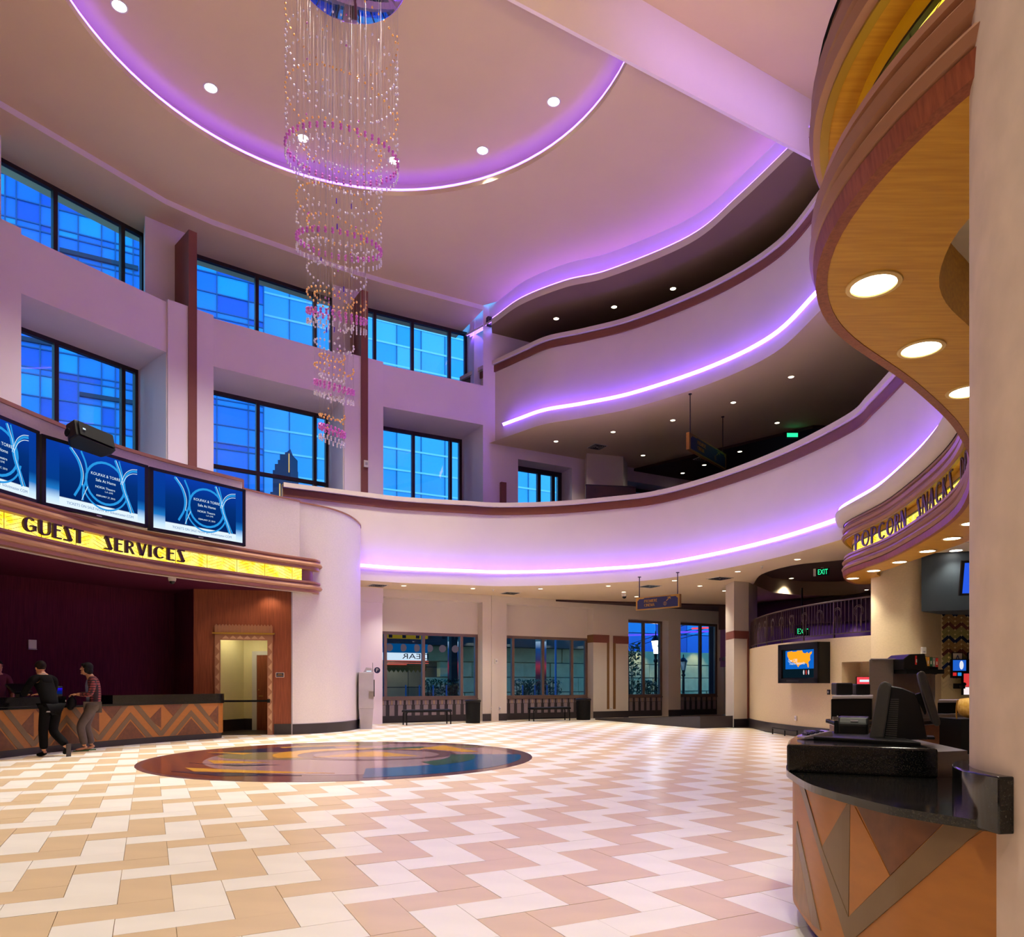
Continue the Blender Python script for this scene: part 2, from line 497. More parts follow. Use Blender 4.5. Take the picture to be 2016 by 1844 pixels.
inlay('gold_blade', [(-.66, -.18), (-.30, -.30), (-.56, -.34)], 0.0086, tz_gold)
inlay('navy_blade', [(-.70, -.30), (-.56, -.38), (-.22, -.40), (-.40, -.46)], 0.0082, tz_navy)

# ================================================================== CEILINGS
ZC = 14.75
OC, OR = Vector((-3.05, 14.4)), 5.72
b1 = [xy(onz(39, 459.6, 11.9)), xy(onz(327, 594, 11.9))]
b2 = [xy(onz(418.5, 626, 11.9)), xy(onz(675, 698, 11.9))]
b3 = [xy(onz(753, 717, 11.9)), xy(onz(951, 759, 11.9))]
dA = (b3[1] - b3[0]).normalized()
def nrm(a, b):                                      # outward (away from the lobby) normal
    t = (b - a).normalized(); return Vector((-t.y, t.x))
d1 = (b1[1] - b1[0]).normalized()
p0 = b1[0] - d1 * 5.5
p4 = b3[1] + dA * 1.35                              # right end of the pier after bay three
p9 = b3[1] + dA * 15.0
# plan curves of the balconies, from the lips seen in the photograph
Z2, Z2T, Z3, Z3T, ZL = 4.48, 7.2, 9.9, 12.85, 13.85
right_tail = [(7.12, 14.9), (6.95, 13.6), (6.68, 12.0), (6.15, 10.2), (5.4, 8.6), (4.75, 7.5)]
L2 = [xy(onz(u, v, Z2)) for u, v in ((711, 1142), (800, 1147.5), (918, 1151.5), (984, 1153.5), (1091, 1152), (1200, 1147), (1290, 1140.6), (1400, 1124), (1530, 1097), (1655, 1062))]
C2 = cat([Vector((-6.6, 21.2))] + L2 + [Vector(p) for p in right_tail], 8)
L3 = [xy(onz(u, v, Z3)) for u, v in ((1025, 850), (1074.6, 834), (1149.5, 822), (1249, 802), (1400, 754), (1523, 695.5), (1610, 616))]
C3 = cat([Vector((-2.05, 27.4)), Vector((-1.15, 26.4)), Vector((-.28, 25.5))] + L3 + [Vector((7.15, 15.4)), Vector((6.95, 13.6)), Vector((6.68, 12.0)), Vector((6.15, 10.2))], 8)
LC = [xy(onz(u, v, ZL)) for u, v in ((1025, 600), (1112, 566), (1199.5, 545), (1356.6, 480), (1455, 400), (1572, 289))]
CC = cat([Vector((-1.75, 26.7)), Vector((-.72, 25.55))] + LC + [Vector((6.80, 16.75))], 8)

ceil_ = structure('ceiling')
bmA, bmB = Vector((6.95, 16.85)), Vector((2.56, 14.36))
bd = (bmB - bmA).normalized()
bmC = bmA + bd * 19                                # beam runs to the left wall
bn = Vector((bd.y, -bd.x))                           # towards the atrium
if bn.dot(OC - bmA) < 0: bn = -bn
circ = [OC + Vector((math.cos(2 * PI * k / 96), math.sin(2 * PI * k / 96))) * OR for k in range(96)]
hole = [p for p in circ if (p - bmA).dot(bn) > 0.5]
# order the clipped ring so that it starts after the gap
ang = [math.atan2((p - OC).y, (p - OC).x) for p in hole]
gap = max(range(len(hole)), key=lambda k: (hole[k] - hole[k - 1]).length)
hole = hole[gap:] + hole[:gap]
edgeC = offs(CC, -0.24)
WL = [p0, b1[0], b1[1], b2[0], b2[1], b3[0], b3[1]]
inset = 0.02
outer = [Vector((-14.6, -8)), Vector((-14.6, p0.y + 2))] + [p for p in WL] + edgeC[8:] + [Vector((7.1, 16.9)), Vector((14.6, 21.2)), Vector((14.6, -8))]
mb = MB(); mb.flat(outer, [hole], ZC); mb.build('ceiling_field', m_ceil, ceil_)
# thin slab edge of the ceiling along the window bays
mb = MB(); mb.loft([row(WL, ZC), row(WL, ZC - 0.16)]); mb.build('window_head_step', m_beam, ceil_)
# raised oval: side, inner ceiling
RO = OR + 0.42
ring2 = [OC + (p - OC).normalized() * RO for p in hole]
mb = MB()
mb.loft([row(hole, ZC), row(hole, ZC + .13), row([OC + (p - OC).normalized() * (OR + .05) for p in hole], ZC + .13), row([OC + (p - OC).normalized() * (OR + .05) for p in hole], ZC + .03), row(ring2, ZC + .03), row(ring2, ZC + .62)])
mb.build('oval_lip', m_ceil, ceil_, smooth=40)
mb = MB(); mb.flat([OC + (p - OC) * ((RO + .1) / OR) for p in hole], [], ZC + .60); mb.build('oval_ceiling', m_ceil, ceil_)
mb = MB()
ra, rb_ = OR + 0.02, OR + 0.035
mb.loft([[Vector((*(OC + (p - OC).normalized() * r), z)) for p in hole] for r, z in ((OR + .05, ZC + .135), (OR + .06, ZC + .135), (OR + .02, ZC + .20), (OR + .01, ZC + .20))], ring=True)
mb.build('led_strip', m_led_oval, ceil_)
mb = MB(); mb.loft([[Vector((*(OC + (p - OC).normalized() * r), z)) for p in hole] for r, z in ((OR + .10, ZC + .05), (OR + .16, ZC + .05))]); mb.build('hidden_glow_strip', m_glow_oval, ceil_)  # added unseen strip strengthens the violet glow inside the oval lip
# downstand beam that closes the near side of the atrium
mb = MB()
q = [bmA - bd * 0.0, bmC, bmC + bn * 0.07, bmA + bn * 0.07]
mb.prism(q, 13.42, 15.6)
mb.prism([bmA, bmA + bn * .07, Vector((14.6, 21.8)), Vector((14.6, 21.2))], 13.3, 15.0)
mb.build('downstand_beam', m_beam, ceil_)

def balcony(C, zb, zt, name, lip0=0, rail=True):
    root = structure(name)
    N = normals(C)
    sgn = 1.0 if N[len(C) // 2].dot(Vector((-1.0, 16.0)) - C[len(C) // 2]) > 0 else -1.0
    o = lambda d: offs(C, d * sgn)
    fc = o(-0.24)
    mb = MB(); mb.loft([row(o(-.24), zb), row(fc, zt - .38)]); mb.build('fascia', m_paint, root, smooth=40)
    mb = MB(); mb.loft([row(o(-.24)[lip0:], zb + .36), row(o(-.05)[lip0:], zb + .36), row(o(-.03)[lip0:], zb + .40), row(C[lip0:], zb + .40), row(C[lip0:], zb)]); mb.build('cove_lip', m_paint, root, smooth=30)
    mb = MB(); mb.loft([row(o(.02)[lip0:], zb + .41), row(o(.03)[lip0:], zb + .41), row(o(.085)[lip0:], zb + .49), row(o(.075)[lip0:], zb + .49)], ring=True); mb.build('led_strip', m_led, root, smooth=30)
    if rail:
        mb = MB(); mb.loft([row(o(-.24), zt - .38), row(o(-.19), zt - .38), row(o(-.19), zt - .15), row(o(-.24), zt - .13)]); mb.build('rail_band', m_rail, root, smooth=30)
        mb = MB(); mb.loft([row(o(-.24), zt - .13), row(o(-.11), zt - .13), row(o(-.11), zt), row(o(-.42), zt), row(o(-.42), zt - 1.1)]); mb.build('rail_cap', m_paint, root, smooth=30)
    return root, o
bal2, o2 = balcony(C2, Z2, Z2T, 'balcony')
bal3, o3 = balcony(C3, Z3, Z3T, 'balcony', lip0=next(i for i, p in enumerate(C3) if p.y < 25.55))
# added violet fill lamp brightens the downstand beam; no fixture stands here
L = bpy.data.lights.new('violet_beam_fill', 'AREA'); L.shape = 'RECTANGLE'; L.size = 5.0; L.size_y = .4; L.energy = 16; L.color = (.58, .36, 1.0); L.spread = math.radians(50)
o = bpy.data.objects.new('violet_beam_fill', L); COL.objects.link(o); o.location = (6.7, 12.6, 13.2); o.rotation_euler = (Vector((4.2, 15.6, 13.9)) - Vector(o.location)).to_track_quat('-Z', 'Y').to_euler()
cov, oc = None, None
# top cove below the ceiling edge
cov = structure('ceiling_cove')
Nn = normals(CC); sg = 1.0 if Nn[len(CC) // 2].dot(Vector((-1.0, 16.0)) - CC[len(CC) // 2]) > 0 else -1.0
oc = lambda d: offs(CC, d * sg)
mb = MB(); mb.loft([row(oc(-.24), ZC + .02), row(oc(-.27), ZC - .25), row(oc(-.27), ZL + .2)]); mb.build('cove_face', m_beam, cov, smooth=40)
lc0 = next(i for i, p in enumerate(CC) if p.x > -.80)
mb = MB(); mb.loft([row(oc(-.27)[lc0:], ZL + .2), row(oc(-.04)[lc0:], ZL + .2), row(CC[lc0:], ZL + .22), row(CC[lc0:], ZL)]); mb.build('cove_lip', m_paint, cov, smooth=30)
mb = MB(); mb.loft([row(oc(-.055)[lc0:], ZL + .225), row(oc(-.045)[lc0:], ZL + .225), row(oc(-.03)[lc0:], ZL + .27), row(oc(-.04)[lc0:], ZL + .27)], ring=True); mb.build('led_strip', m_led_oval, cov, smooth=30)
mb = MB(); mb.loft([row(oc(-.13), ZL + .21), row(oc(-.16), ZL + .26)]); mb.build('hidden_glow_strip', m_glow_cove, cov)  # added unseen strip brightens the cove face
mb = MB(); mb.loft([row(oc(-.06), ZL + .205), row(oc(-.118), ZL + .205), row(oc(-.150), ZL + .275), row(oc(-.10), ZL + .275)], ring=True); mb.build('glow_shield', m_paint, cov)  # added shield keeps the hidden strip's light off the lobby

# floors and soffits of the upper levels
p30 = p9 + dA * 6
backY = [p30, Vector((14.6, 10)), Vector((14.6, 6.0))]
def level(name, C, o, zs, zf, msof, mfl):
    root = structure(name)
    A = [p for p in C]
    outer = A + [Vector((A[-1].x + .3, A[-1].y - .4)), Vector((14.6, A[-1].y - .4)), p30 + Vector((2, 0))] + [b3[1] + dA * 1.0 + nrm(*b3) * .3, b3[1] + nrm(*b3) * .4]
    return root, outer
s2 = structure('soffit')
outer2 = C2[8:] + [Vector((14.6, 7.0)), Vector((14.6, 36)), p9 + Vector((2, 2)), b2[1] + nrm(*b3) * .5, Vector((-6.6, 23.2))]
mb = MB()
rc = cat([xy(onz(1483, 1150, Z2)), xy(onz(1500, 1130, Z2)), xy(onz(1560, 1113, Z2)), xy(onz(1640, 1104, Z2)), Vector((9.9, 17.6)), Vector((10.6, 19.5)), xy(onz(1700, 1166, Z2)) , xy(onz(1600, 1172, Z2)), xy(onz(1520, 1166, Z2))], 6)
mb.flat(outer2, [rc], Z2); mb.build('soffit_field', m_ceil, s2)
mb = MB(); mb.loft([row(rc + [rc[0]], Z2), row(rc + [rc[0]], Z2 + .5)]); mb.build('recess_side', m_ceil, s2, smooth=40)
mb = MB(); mb.flat(rc, [], Z2 + .5); mb.build('recess_top', m_dark_ceil, s2)
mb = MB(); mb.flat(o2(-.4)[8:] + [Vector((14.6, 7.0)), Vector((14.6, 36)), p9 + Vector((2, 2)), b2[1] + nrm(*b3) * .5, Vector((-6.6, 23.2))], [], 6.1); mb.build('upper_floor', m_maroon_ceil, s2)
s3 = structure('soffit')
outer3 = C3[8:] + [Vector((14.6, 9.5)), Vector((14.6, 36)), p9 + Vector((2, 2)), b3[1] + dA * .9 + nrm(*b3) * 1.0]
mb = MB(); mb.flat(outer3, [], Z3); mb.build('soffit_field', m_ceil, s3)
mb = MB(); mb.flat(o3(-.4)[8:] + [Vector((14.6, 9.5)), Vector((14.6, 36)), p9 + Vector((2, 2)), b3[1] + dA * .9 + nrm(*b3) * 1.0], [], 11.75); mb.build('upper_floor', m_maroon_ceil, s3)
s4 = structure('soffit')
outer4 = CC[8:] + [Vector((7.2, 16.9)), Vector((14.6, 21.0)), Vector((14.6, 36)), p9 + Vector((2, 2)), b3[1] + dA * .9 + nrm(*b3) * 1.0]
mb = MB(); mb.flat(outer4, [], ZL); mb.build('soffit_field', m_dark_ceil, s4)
# lower maroon ceilings at the back of the first two levels
REAR2 = None
ra_, rb2 = xy(onz(1227, 931, Z3 - .1)), xy(onz(1600, 842, Z3 - .1))
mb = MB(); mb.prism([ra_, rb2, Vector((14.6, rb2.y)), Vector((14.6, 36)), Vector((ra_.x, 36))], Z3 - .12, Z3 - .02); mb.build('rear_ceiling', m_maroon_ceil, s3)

# shell behind and beside the camera
mb = MB()
mb.quad((-14.6, -8, 0), (-14.6, p0.y + 2, 0), (-14.6, p0.y + 2, 15), (-14.6, -8, 15)); mb.build('wall_left', m_paint, None, kind='structure')
mb = MB(); mb.quad((-14.6, -8, 0), (14.6, -8, 0), (14.6, -8, 15), (-14.6, -8, 15)); mb.build('wall_back', m_paint, None, kind='structure')
mb = MB(); mb.quad((14.6, -8, 0), (14.6, 36, 0), (14.6, 36, 15), (14.6, -8, 15)); mb.build('wall_right', m_dark_ceil, None, kind='structure')
mb = MB(); mb.quad((-14.6, p0.y + 2, 0), (p0.x, p0.y, 0), (p0.x, p0.y, 15), (-14.6, p0.y + 2, 15)); mb.build('wall_corner', m_paint, None, kind='structure')

# ================================================================== WINDOW WALL
def wall_grid(mb, a, b, z0, z1, openings, depth, mi=0, jambs=True):
    t = (b - a).normalized(); L = (b - a).length; n = Vector((-t.y, t.x))
    S = sorted(set([0, L] + [s for o in openings for s in o[:2]])); Z = sorted(set([z0, z1] + [z for o in openings for z in o[2:4]]))
    P = lambda s, z, d=0: Vector((*(a + t * s + n * d), z))
    for s0, s1 in zip(S, S[1:]):
        for za, zb in zip(Z, Z[1:]):
            cs, cz = (s0 + s1) / 2, (za + zb) / 2
            if any(o[0] <= cs <= o[1] and o[2] <= cz <= o[3] for o in openings): continue
            mb.quad(P(s0, za), P(s1, za), P(s1, zb), P(s0, zb), mi)
    for s0, s1, za, zb in openings:
        g = 0 if jambs else 1.3
        if jambs:
            mb.quad(P(s0, za), P(s0, zb), P(s0, zb, depth), P(s0, za, depth), mi)
            mb.quad(P(s1, za), P(s1, zb), P(s1, zb, depth), P(s1, za, depth), mi)
        mb.quad(P(s0, zb), P(s1, zb), P(s1 + g, zb, depth), P(s0 - g, zb, depth), mi)
        mb.quad(P(s0, za), P(s1, za), P(s1 + g, za, depth), P(s0 - g, za, depth), mi)
DEP = 1.95
ZB0, ZB1, ZBT = 5.0, 10.51, 11.9
wall_far = structure('wall_far')
def window(name, a, b, z0, z1, us, zt, mw=0.13, fw=0.16, mat=m_frame, gl=m_glass, frame_mat=None, dm=0.14):
    """a window in the vertical plane a-b: frame, mullions at pixel columns us, transoms zt, one pane per light"""
    t = (b - a).normalized(); L = (b - a).length; n = Vector((-t.y, t.x))
    root = structure(name, (a.x, a.y, z0))
    P = lambda s, z, d=0: Vector((*(a + t * s + n * d), z))
    def bar(nm, s0, s1, za, zb, par=root):
        mb = MB(); mb.obox(P(s0, za, -dm / 2), P(s1, za) - P(s0, za), n.to_3d() * dm, Vector((0, 0, zb - za))); return mb.build(nm, mat, par)
    fr = MB()
    for s0, s1, za, zb in ((0, fw, z0, z1), (L - fw, L, z0, z1), (fw, L - fw, z0, z0 + fw), (fw, L - fw, z1 - fw, z1)):
        fr.obox(P(s0, za, -dm / 2), P(s1, za) - P(s0, za), n.to_3d() * dm, Vector((0, 0, zb - za)))
    fr.build('frame', frame_mat or mat, root)
    ss = []
    for u in us:
        p = xy(onwall(u, 900, a, b)); s = (p - a).dot(t)
        if fw < s < L - fw: ss.append(s)
    for s in ss: bar('mullion', s - mw / 2, s + mw / 2, z0 + fw, z1 - fw)
    edges = [fw] + [x for s in ss for x in (s - mw / 2, s + mw / 2)] + [L - fw]
    cols = [(edges[k], edges[k + 1]) for k in range(0, len(edges), 2)]
    zz = [z0 + fw] + [x for z in zt for x in (z - mw / 2, z + mw / 2)] + [z1 - fw]
    rows_ = [(zz[k], zz[k + 1]) for k in range(0, len(zz), 2)]
    for z in zt:
        for s0, s1 in cols: bar('transom', s0, s1, z - mw / 2, z + mw / 2)
    for s0, s1 in cols:
        for za, zb in rows_:
            mb = MB(); mb.obox(P(s0, za, -.006), P(s1, za) - P(s0, za), n.to_3d() * .012, Vector((0, 0, zb - za))); mb.build('pane', gl, root)
    return root
# piers and beams
mb = MB()
segs = [(p0, b1[0], []), (b1[0], b1[1], 'bay'), (b1[1], b2[0], []), (b2[0], b2[1], 'bay'), (b2[1], b3[0], [])]
for a, b, k in segs:
    wall_grid(mb, a, b, 0, ZBT, [(0, (b - a).length, ZB0, ZB1)] if k == 'bay' else [], DEP, jambs=False)
L3_ = (b3[1] - b3[0]).length
# bay three: high opening and the ground opening
g0 = (xy(onwall(736, 1250, b3[0], b3[1])) - b3[0]).dot(dA); g1 = (xy(onwall(950, 1250, b3[0], b3[1])) - b3[0]).dot(dA)
pA = b3[0] + dA * g0
wall_grid(mb, b3[0], b3[1], 4.6, ZBT, [(0, L3_, ZB0, ZB1)], DEP, jambs=False)
# top ledges of beams and piers
n1, n2, n3 = nrm(*b1), nrm(*b2), nrm(*b3)
for a, b, n in ((p0, b1[0], n1), (b1[0], b1[1], n1), (b2[0], b2[1], n2), (b3[0], b3[1], n3)):
    mb.quad((*a, ZBT), (*b, ZBT), (*(b + n * DEP), ZBT), (*(a + n * DEP), ZBT))
for a, b, na, nb in ((b1[1], b2[0], n1, n2), (b2[1], b3[0], n2, n3)):
    mb.quad((*a, ZBT), (*b, ZBT), (*(b + nb * DEP), ZBT), (*(a + na * DEP), ZBT))
mb.build('spandrel_wall', m_beam, wall_far)
# proud pier faces
def proud(a, b, z0, z1, d=0.07, name='pier_face'):
    t = (b - a).normalized(); n = Vector((t.y, -t.x)); mb = MB()
    mb.obox((*a, z0), (*(b - a), 0), (*(n * d), 0), (0, 0, z1 - z0)); mb.build(name, m_beam, wall_far)
proud(b1[1] + (b2[0] - b1[1]) * .02, b2[0], 4, ZBT + .06); proud(b2[1] + (b3[0] - b2[1]) * .02, b3[0], 4, ZBT + .06)
proud(b1[0] - d1 * 1.4, b1[0], 4, ZBT + .1)
# recessed upper columns, closing walls behind piers
def column(a, b, na, nb, z0, z1, back=0.95, w=(0.0, 1.0), name='upper_pier'):
    A, B = a.lerp(b, w[0]), a.lerp(b, w[1]); mb = MB()
    mb.prism([A + na * back, B + nb * back, B + nb * 2.15, A + na * 2.15], z0, z1); mb.build(name, m_beam, wall_far)
WD = DEP - .1
def wend(b, n, u, d=WD):
    """right end of a bay window in its own plane, where the photograph shows its frame"""
    t = (b[1] - b[0]).normalized(); a0 = b[0] + n * d
    return xy(onwall(u, 900, a0, a0 + t))
LO = [wend(b1, n1, 271), wend(b2, n2, 646), wend(b3, n3, 908)]
UP = [wend(b1, n1, 284), wend(b2, n2, 655), wend(b3, n3, 919)]
UL = [b1[0] + n1 * WD - d1 * .5, b2[0] + n2 * WD - (b2[1] - b2[0]).normalized() * .62, b3[0] + n3 * WD - dA * .95]
LL = [b1[0] + n1 * WD - d1 * .3, b2[0] + n2 * WD - (b2[1] - b2[0]).normalized() * .5, b3[0] + n3 * WD - dA * .5]
for k, (b, n, nx) in enumerate(((b1, n1, b2), (b2, n2, b3), (b3, n3, None))):
    mb = MB()
    mb.quad((*b[1], ZB0), (*b[1], ZB1), (*(LO[k] + n * .1), ZB1), (*(LO[k] + n * .1), ZB0))
    mb.quad((*b[0], ZB0), (*b[0], ZB1), (*(LL[k] + n * .1), ZB1), (*(LL[k] + n * .1), ZB0))
    mb.build('splayed_jamb', m_beam, wall_far)
    if nx is not None:
        mb = MB(); q0, q1 = LO[k] + n * .12, LL[k + 1] + (n2, n3)[k] * .12
        mb.quad((*q0, 0), (*q1, 0), (*q1, ZBT), (*q0, ZBT)); q0, q1 = UP[k] + n * .12, UL[k + 1] + (n2, n3)[k] * .12
        mb.quad((*q0, ZBT - .4), (*q1, ZBT - .4), (*q1, ZC), (*q0, ZC)); mb.build('pier_back', m_beam, wall_far)
        a, bq = b[1], nx[0]; nb = (n2, n3)[k]; fr = (.72, .78)[k]
        B = a.lerp(bq, fr)
        mb = MB(); mb.prism([a.lerp(bq, (-.03, .02)[k]) + n * .95, B + nb * .95, UL[k + 1] + nb * .05, UP[k] + n * .05], ZBT, ZC); mb.build('upper_pier', m_beam, wall_far)
    else:
        mb = MB(); a = b[1]; mb.prism([a + n * .75, a + dA * 1.25 + n * .75, a + dA * 1.25 + n * 2.1, UP[k] + n * .05], ZBT - .3, ZC + .3); mb.build('upper_pier', m_beam, wall_far)
mb = MB(); mb.prism([b1[0] - d1 * 5 + n1 * .95, b1[0] + n1 * .95, UL[0], UL[0] - d1 * 5], ZBT, ZC); mb.build('upper_pier', m_beam, wall_far)
mb = MB(); q0, q1 = LL[0] - d1 * 6 + n1 * .12, LL[0] + n1 * .12; mb.quad((*q0, 0), (*q1, 0), (*q1, ZC), (*q0, ZC)); mb.build('pier_back', m_beam, wall_far)
# bay heads: soffit from ceiling edge to the upper windows
mb = MB()
for a, b, n, bb in ((p0, b1[0], n1, n1), (b1[0], b1[1], n1, n1), (b1[1], b2[0], n1, n2), (b2[0], b2[1], n2, n2), (b2[1], b3[0], n2, n3), (b3[0], b3[1] + dA * .0, n3, n3)):
    mb.quad((*a, ZC - .16), (*b, ZC - .16), (*(b + bb * 2.4), ZC - .16), (*(a + n * 2.4), ZC - .16))
mb.build('window_head', m_ceil, wall_far)
# maroon fins on the piers
def fin(uc, w, a, b, z0, z1, deep=0.95, name='pier_fin', proud_=0.12):
    t = (b - a).normalized(); n = Vector((-t.y, t.x))
    c = xy(onwall(uc, 900, a, b)); mb = MB()
    mb.obox((*(c - t * w / 2 - n * proud_), z0), (*(t * w), 0), (*(n * (deep + proud_)), 0), (0, 0, z1 - z0)); mb.build(name, m_maroon, wall_far)
fin(376.5, .23, b1[1], b2[0], 4.6, 14.1); fin(715.5, .23, b2[1], b3[0], 4.75, 14.1)
fin(989, .21, b3[1], p4, 4.7, 8.55, .05); fin(965.5, .24, b3[1] + n3 * .75, p4 + n3 * .75, ZBT - .5, 13.9, .05)
# upper and lower windows of the three bays
def wline(b, n, d=DEP - .1, e0=.0, e1=.0):
    t = (b[1] - b[0]).normalized(); return b[0] + n * d - t * e0, b[1] + n * d + t * e1
k = 0
US = [[(), (108, 241)], [(505, 617), (505, 617)], [(735, 811, 883), (811, 884)]]
ZW = ZC - .16
window('window_1', UL[0], UP[0], ZBT - .3, ZW, (107, 240), (), mw=.11, fw=.11)
window('window_2', LL[0], LO[0], ZB0, ZB1, (109, 241), (), mw=.11, fw=.11)
window('window_3', UL[1], UP[1], ZBT - .3, ZW, (505, 619), (), mw=.11, fw=.11)
window('window_4', LL[1], LO[1], ZB0, ZB1, (507, 619), (8.15,), mw=.11, fw=.11)
window('window_5', UL[2], UP[2], ZBT - .3, ZW, (737, 811, 884), (), mw=.11, fw=.11)
window('window_6', LL[2], LO[2], ZB0, ZB1, (813, 886), (), mw=.11, fw=.11)
mb = MB()
for k, (q0, q1, n) in enumerate(zip(UL, UP, (n1, n2, n3))): mb.quad((*q0, ZBT - .6), (*q1, ZBT - .6), (*q1, ZBT - .25), (*q0, ZBT - .25)); mb.quad((*q0, ZW - .05), (*q1, ZW - .05), (*q1, ZC + .4), (*q0, ZC + .4))
mb.build('window_surround', m_beam, wall_far)

# ------------------------------------------------------------------ ground storey of the far wall and bay four
FA = xy(onz(740, 1425, 0)); FB = b3[1] + (b3[1] - b3[0])          # one straight front plane, same as bay three
Ga, Gb = b3[0] - dA * 2.0, b3[0] + dA * 19.0
def sOf(u): return (xy(onwall(u, 1300, Ga, Gb)) - Ga).dot(dA)
GD = 0.55
mb = MB()
ops = [(sOf(735.5), sOf(950), 0.0, 4.22), (sOf(997.5), sOf(1168), 0.0, 4.22), (sOf(1237), sOf(1316), 0.0, 3.9), (sOf(1340), sOf(1425), 0.0, 3.9)]
wall_grid(mb, Ga, Gb, 0, 4.6, ops, GD)
mb.build('ground_wall', m_paint, wall_far)
mb = MB(); up = [(sOf(1020), sOf(1126), 5.6, 9.5), (sOf(1228), sOf(1310), 5.6, 9.35)]
wall_grid(mb, b3[1], Gb, 4.6, 15.2, [(s0 - (b3[1] - Ga).dot(dA), s1 - (b3[1] - Ga).dot(dA), za, zb) for s0, s1, za, zb in up], .9)
mb.build('upper_wall', m_beam, wall_far)
Gn = nrm(Ga, Gb)
P_ = lambda s, d=0.0: Ga + dA * s + Gn * d
wn = 7
for (s0, s1, z0, z1), us in ((up[0], (1060, 1088, 1115)), (up[1], (1266,))):
    window('window_%d' % wn, P_(s0, .8), P_(s1, .8), z0, z1, us, (), mat=m_frame); wn += 1
GW = [(ops[0], (758, 833, 908), 3.1), (ops[1], (1009, 1068, 1125), 3.1), (ops[2], (1266,), 3.9), (ops[3], (1378,), 3.9)]
base_w = []
for (s0, s1, z0, z1), us, zh in GW:
    a, b = P_(s0, GD - .1), P_(s1, GD - .1)
    window('window_%d' % wn, a, b, .80, zh, us, (), mw=.10, fw=.10, mat=m_bronze, gl=m_glasslow, dm=.12); wn += 1
    if zh < z1:
        mb = MB(); mb.obox((*P_(s0, GD - .16), zh), (*(dA * (s1 - s0)), 0), (*(Gn * .2), 0), (0, 0, z1 - zh)); mb.build('bulkhead', m_paint, wall_far)
    # wainscot below: dark base, alternating grey tiles and a capping sill
    wr = structure('trim_%d' % (wn - 11), (a.x, a.y, 0))
    mb = MB(); mb.obox((*P_(s0, GD - .14), 0), (*(dA * (s1 - s0)), 0), (*(Gn * .2), 0), (0, 0, .77)); mb.build('wainscot', m_basetile, wr)
    mb = MB(); mb.obox((*P_(s0, GD - .20), .77), (*(dA * (s1 - s0)), 0), (*(Gn * .2), 0), (0, 0, .035)); mb.build('sill', m_bronze, wr)
    Lw = s1 - s0; nt_ = max(4, round(Lw / .30)); pit = Lw / nt_
    tA = MB(); tA.obox((0, 0, 0), (*(dA * pit * .56), 0), (*(-Gn * .012), 0), (0, 0, .36)); tA = tA.mesh('tile', m_greytile)
    tB = MB(); tB.obox((0, 0, 0), (*(dA * pit * .23), 0), (*(-Gn * .016), 0), (0, 0, .15)); tBm = tB.mesh('tile', m_greytile); tBb = tB.mesh('tile', m_beigetile)
    for q in range(nt_):
        o = bpy.data.objects.new('tile', tA); COL.objects.link(o); o.parent = wr; o.matrix_parent_inverse = Matrix.Translation(-Vector(wr.location))
        pp = P_(s0 + pit * (q + .22), GD - .14); o.location = (pp.x, pp.y, .24)
        for e, mm in ((0.10, tBm), (.35, tBb), (.60, tBm)):
            o = bpy.data.objects.new('tile', mm); COL.objects.link(o); o.parent = wr; o.matrix_parent_inverse = Matrix.Translation(-Vector(wr.location))
            pp = P_(s0 + pit * (q + e + .02), GD - .14); o.location = (pp.x, pp.y, .612)
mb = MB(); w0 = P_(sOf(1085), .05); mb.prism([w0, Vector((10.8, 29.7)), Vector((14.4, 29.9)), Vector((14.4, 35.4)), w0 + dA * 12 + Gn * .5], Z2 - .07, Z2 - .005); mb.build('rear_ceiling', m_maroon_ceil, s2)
# pier bases, pilaster, brown caps and stripes
bb = structure('baseboard_far')
for u0, u1 in ((705, 735.5), (950, 966), (981, 997.5), (1168, 1237), (1316, 1340)):
    s0, s1 = sOf(u0), sOf(u1); mb = MB(); mb.obox((*P_(s0, -.02), 0), (*(dA * (s1 - s0)), 0), (*(Gn * .03), 0), (0, 0, .26)); mb.build('base_panel', m_basetile, bb)
tr = structure('trim_1')
mb = MB(); s0, s1 = sOf(967), sOf(980.5); mb.obox((*P_(s0, -.05), 0), (*(dA * (s1 - s0)), 0), (*(Gn * .06), 0), (0, 0, 4.48)); mb.build('pilaster', m_paint, tr)
tr = structure('trim_2')
for (u0, u1, z0, z1, mt) in ((1168, 1199, 2.92, 3.22, m_maroon), (1207, 1237, 2.90, 3.20, m_maroon), (1195, 1199, .34, 2.92, m_brown), (1207, 1211.5, .34, 2.92, m_brown)):
    s0, s1 = sOf(u0), sOf(u1); mb = MB(); mb.obox((*P_(s0, -.025), z0), (*(dA * (s1 - s0)), 0), (*(Gn * .03), 0), (0, 0, z1 - z0)); mb.build('painted_band', mt, tr)
# left cheek of the pier carries the brown cap too
s1 = sOf(1168); mb = MB(); mb.obox((*P_(s1 - .02, 0), 2.92), (*(dA * .02), 0), (*(Gn * (GD - .16)), 0), (0, 0, .30)); mb.build('painted_band', m_brown, tr)

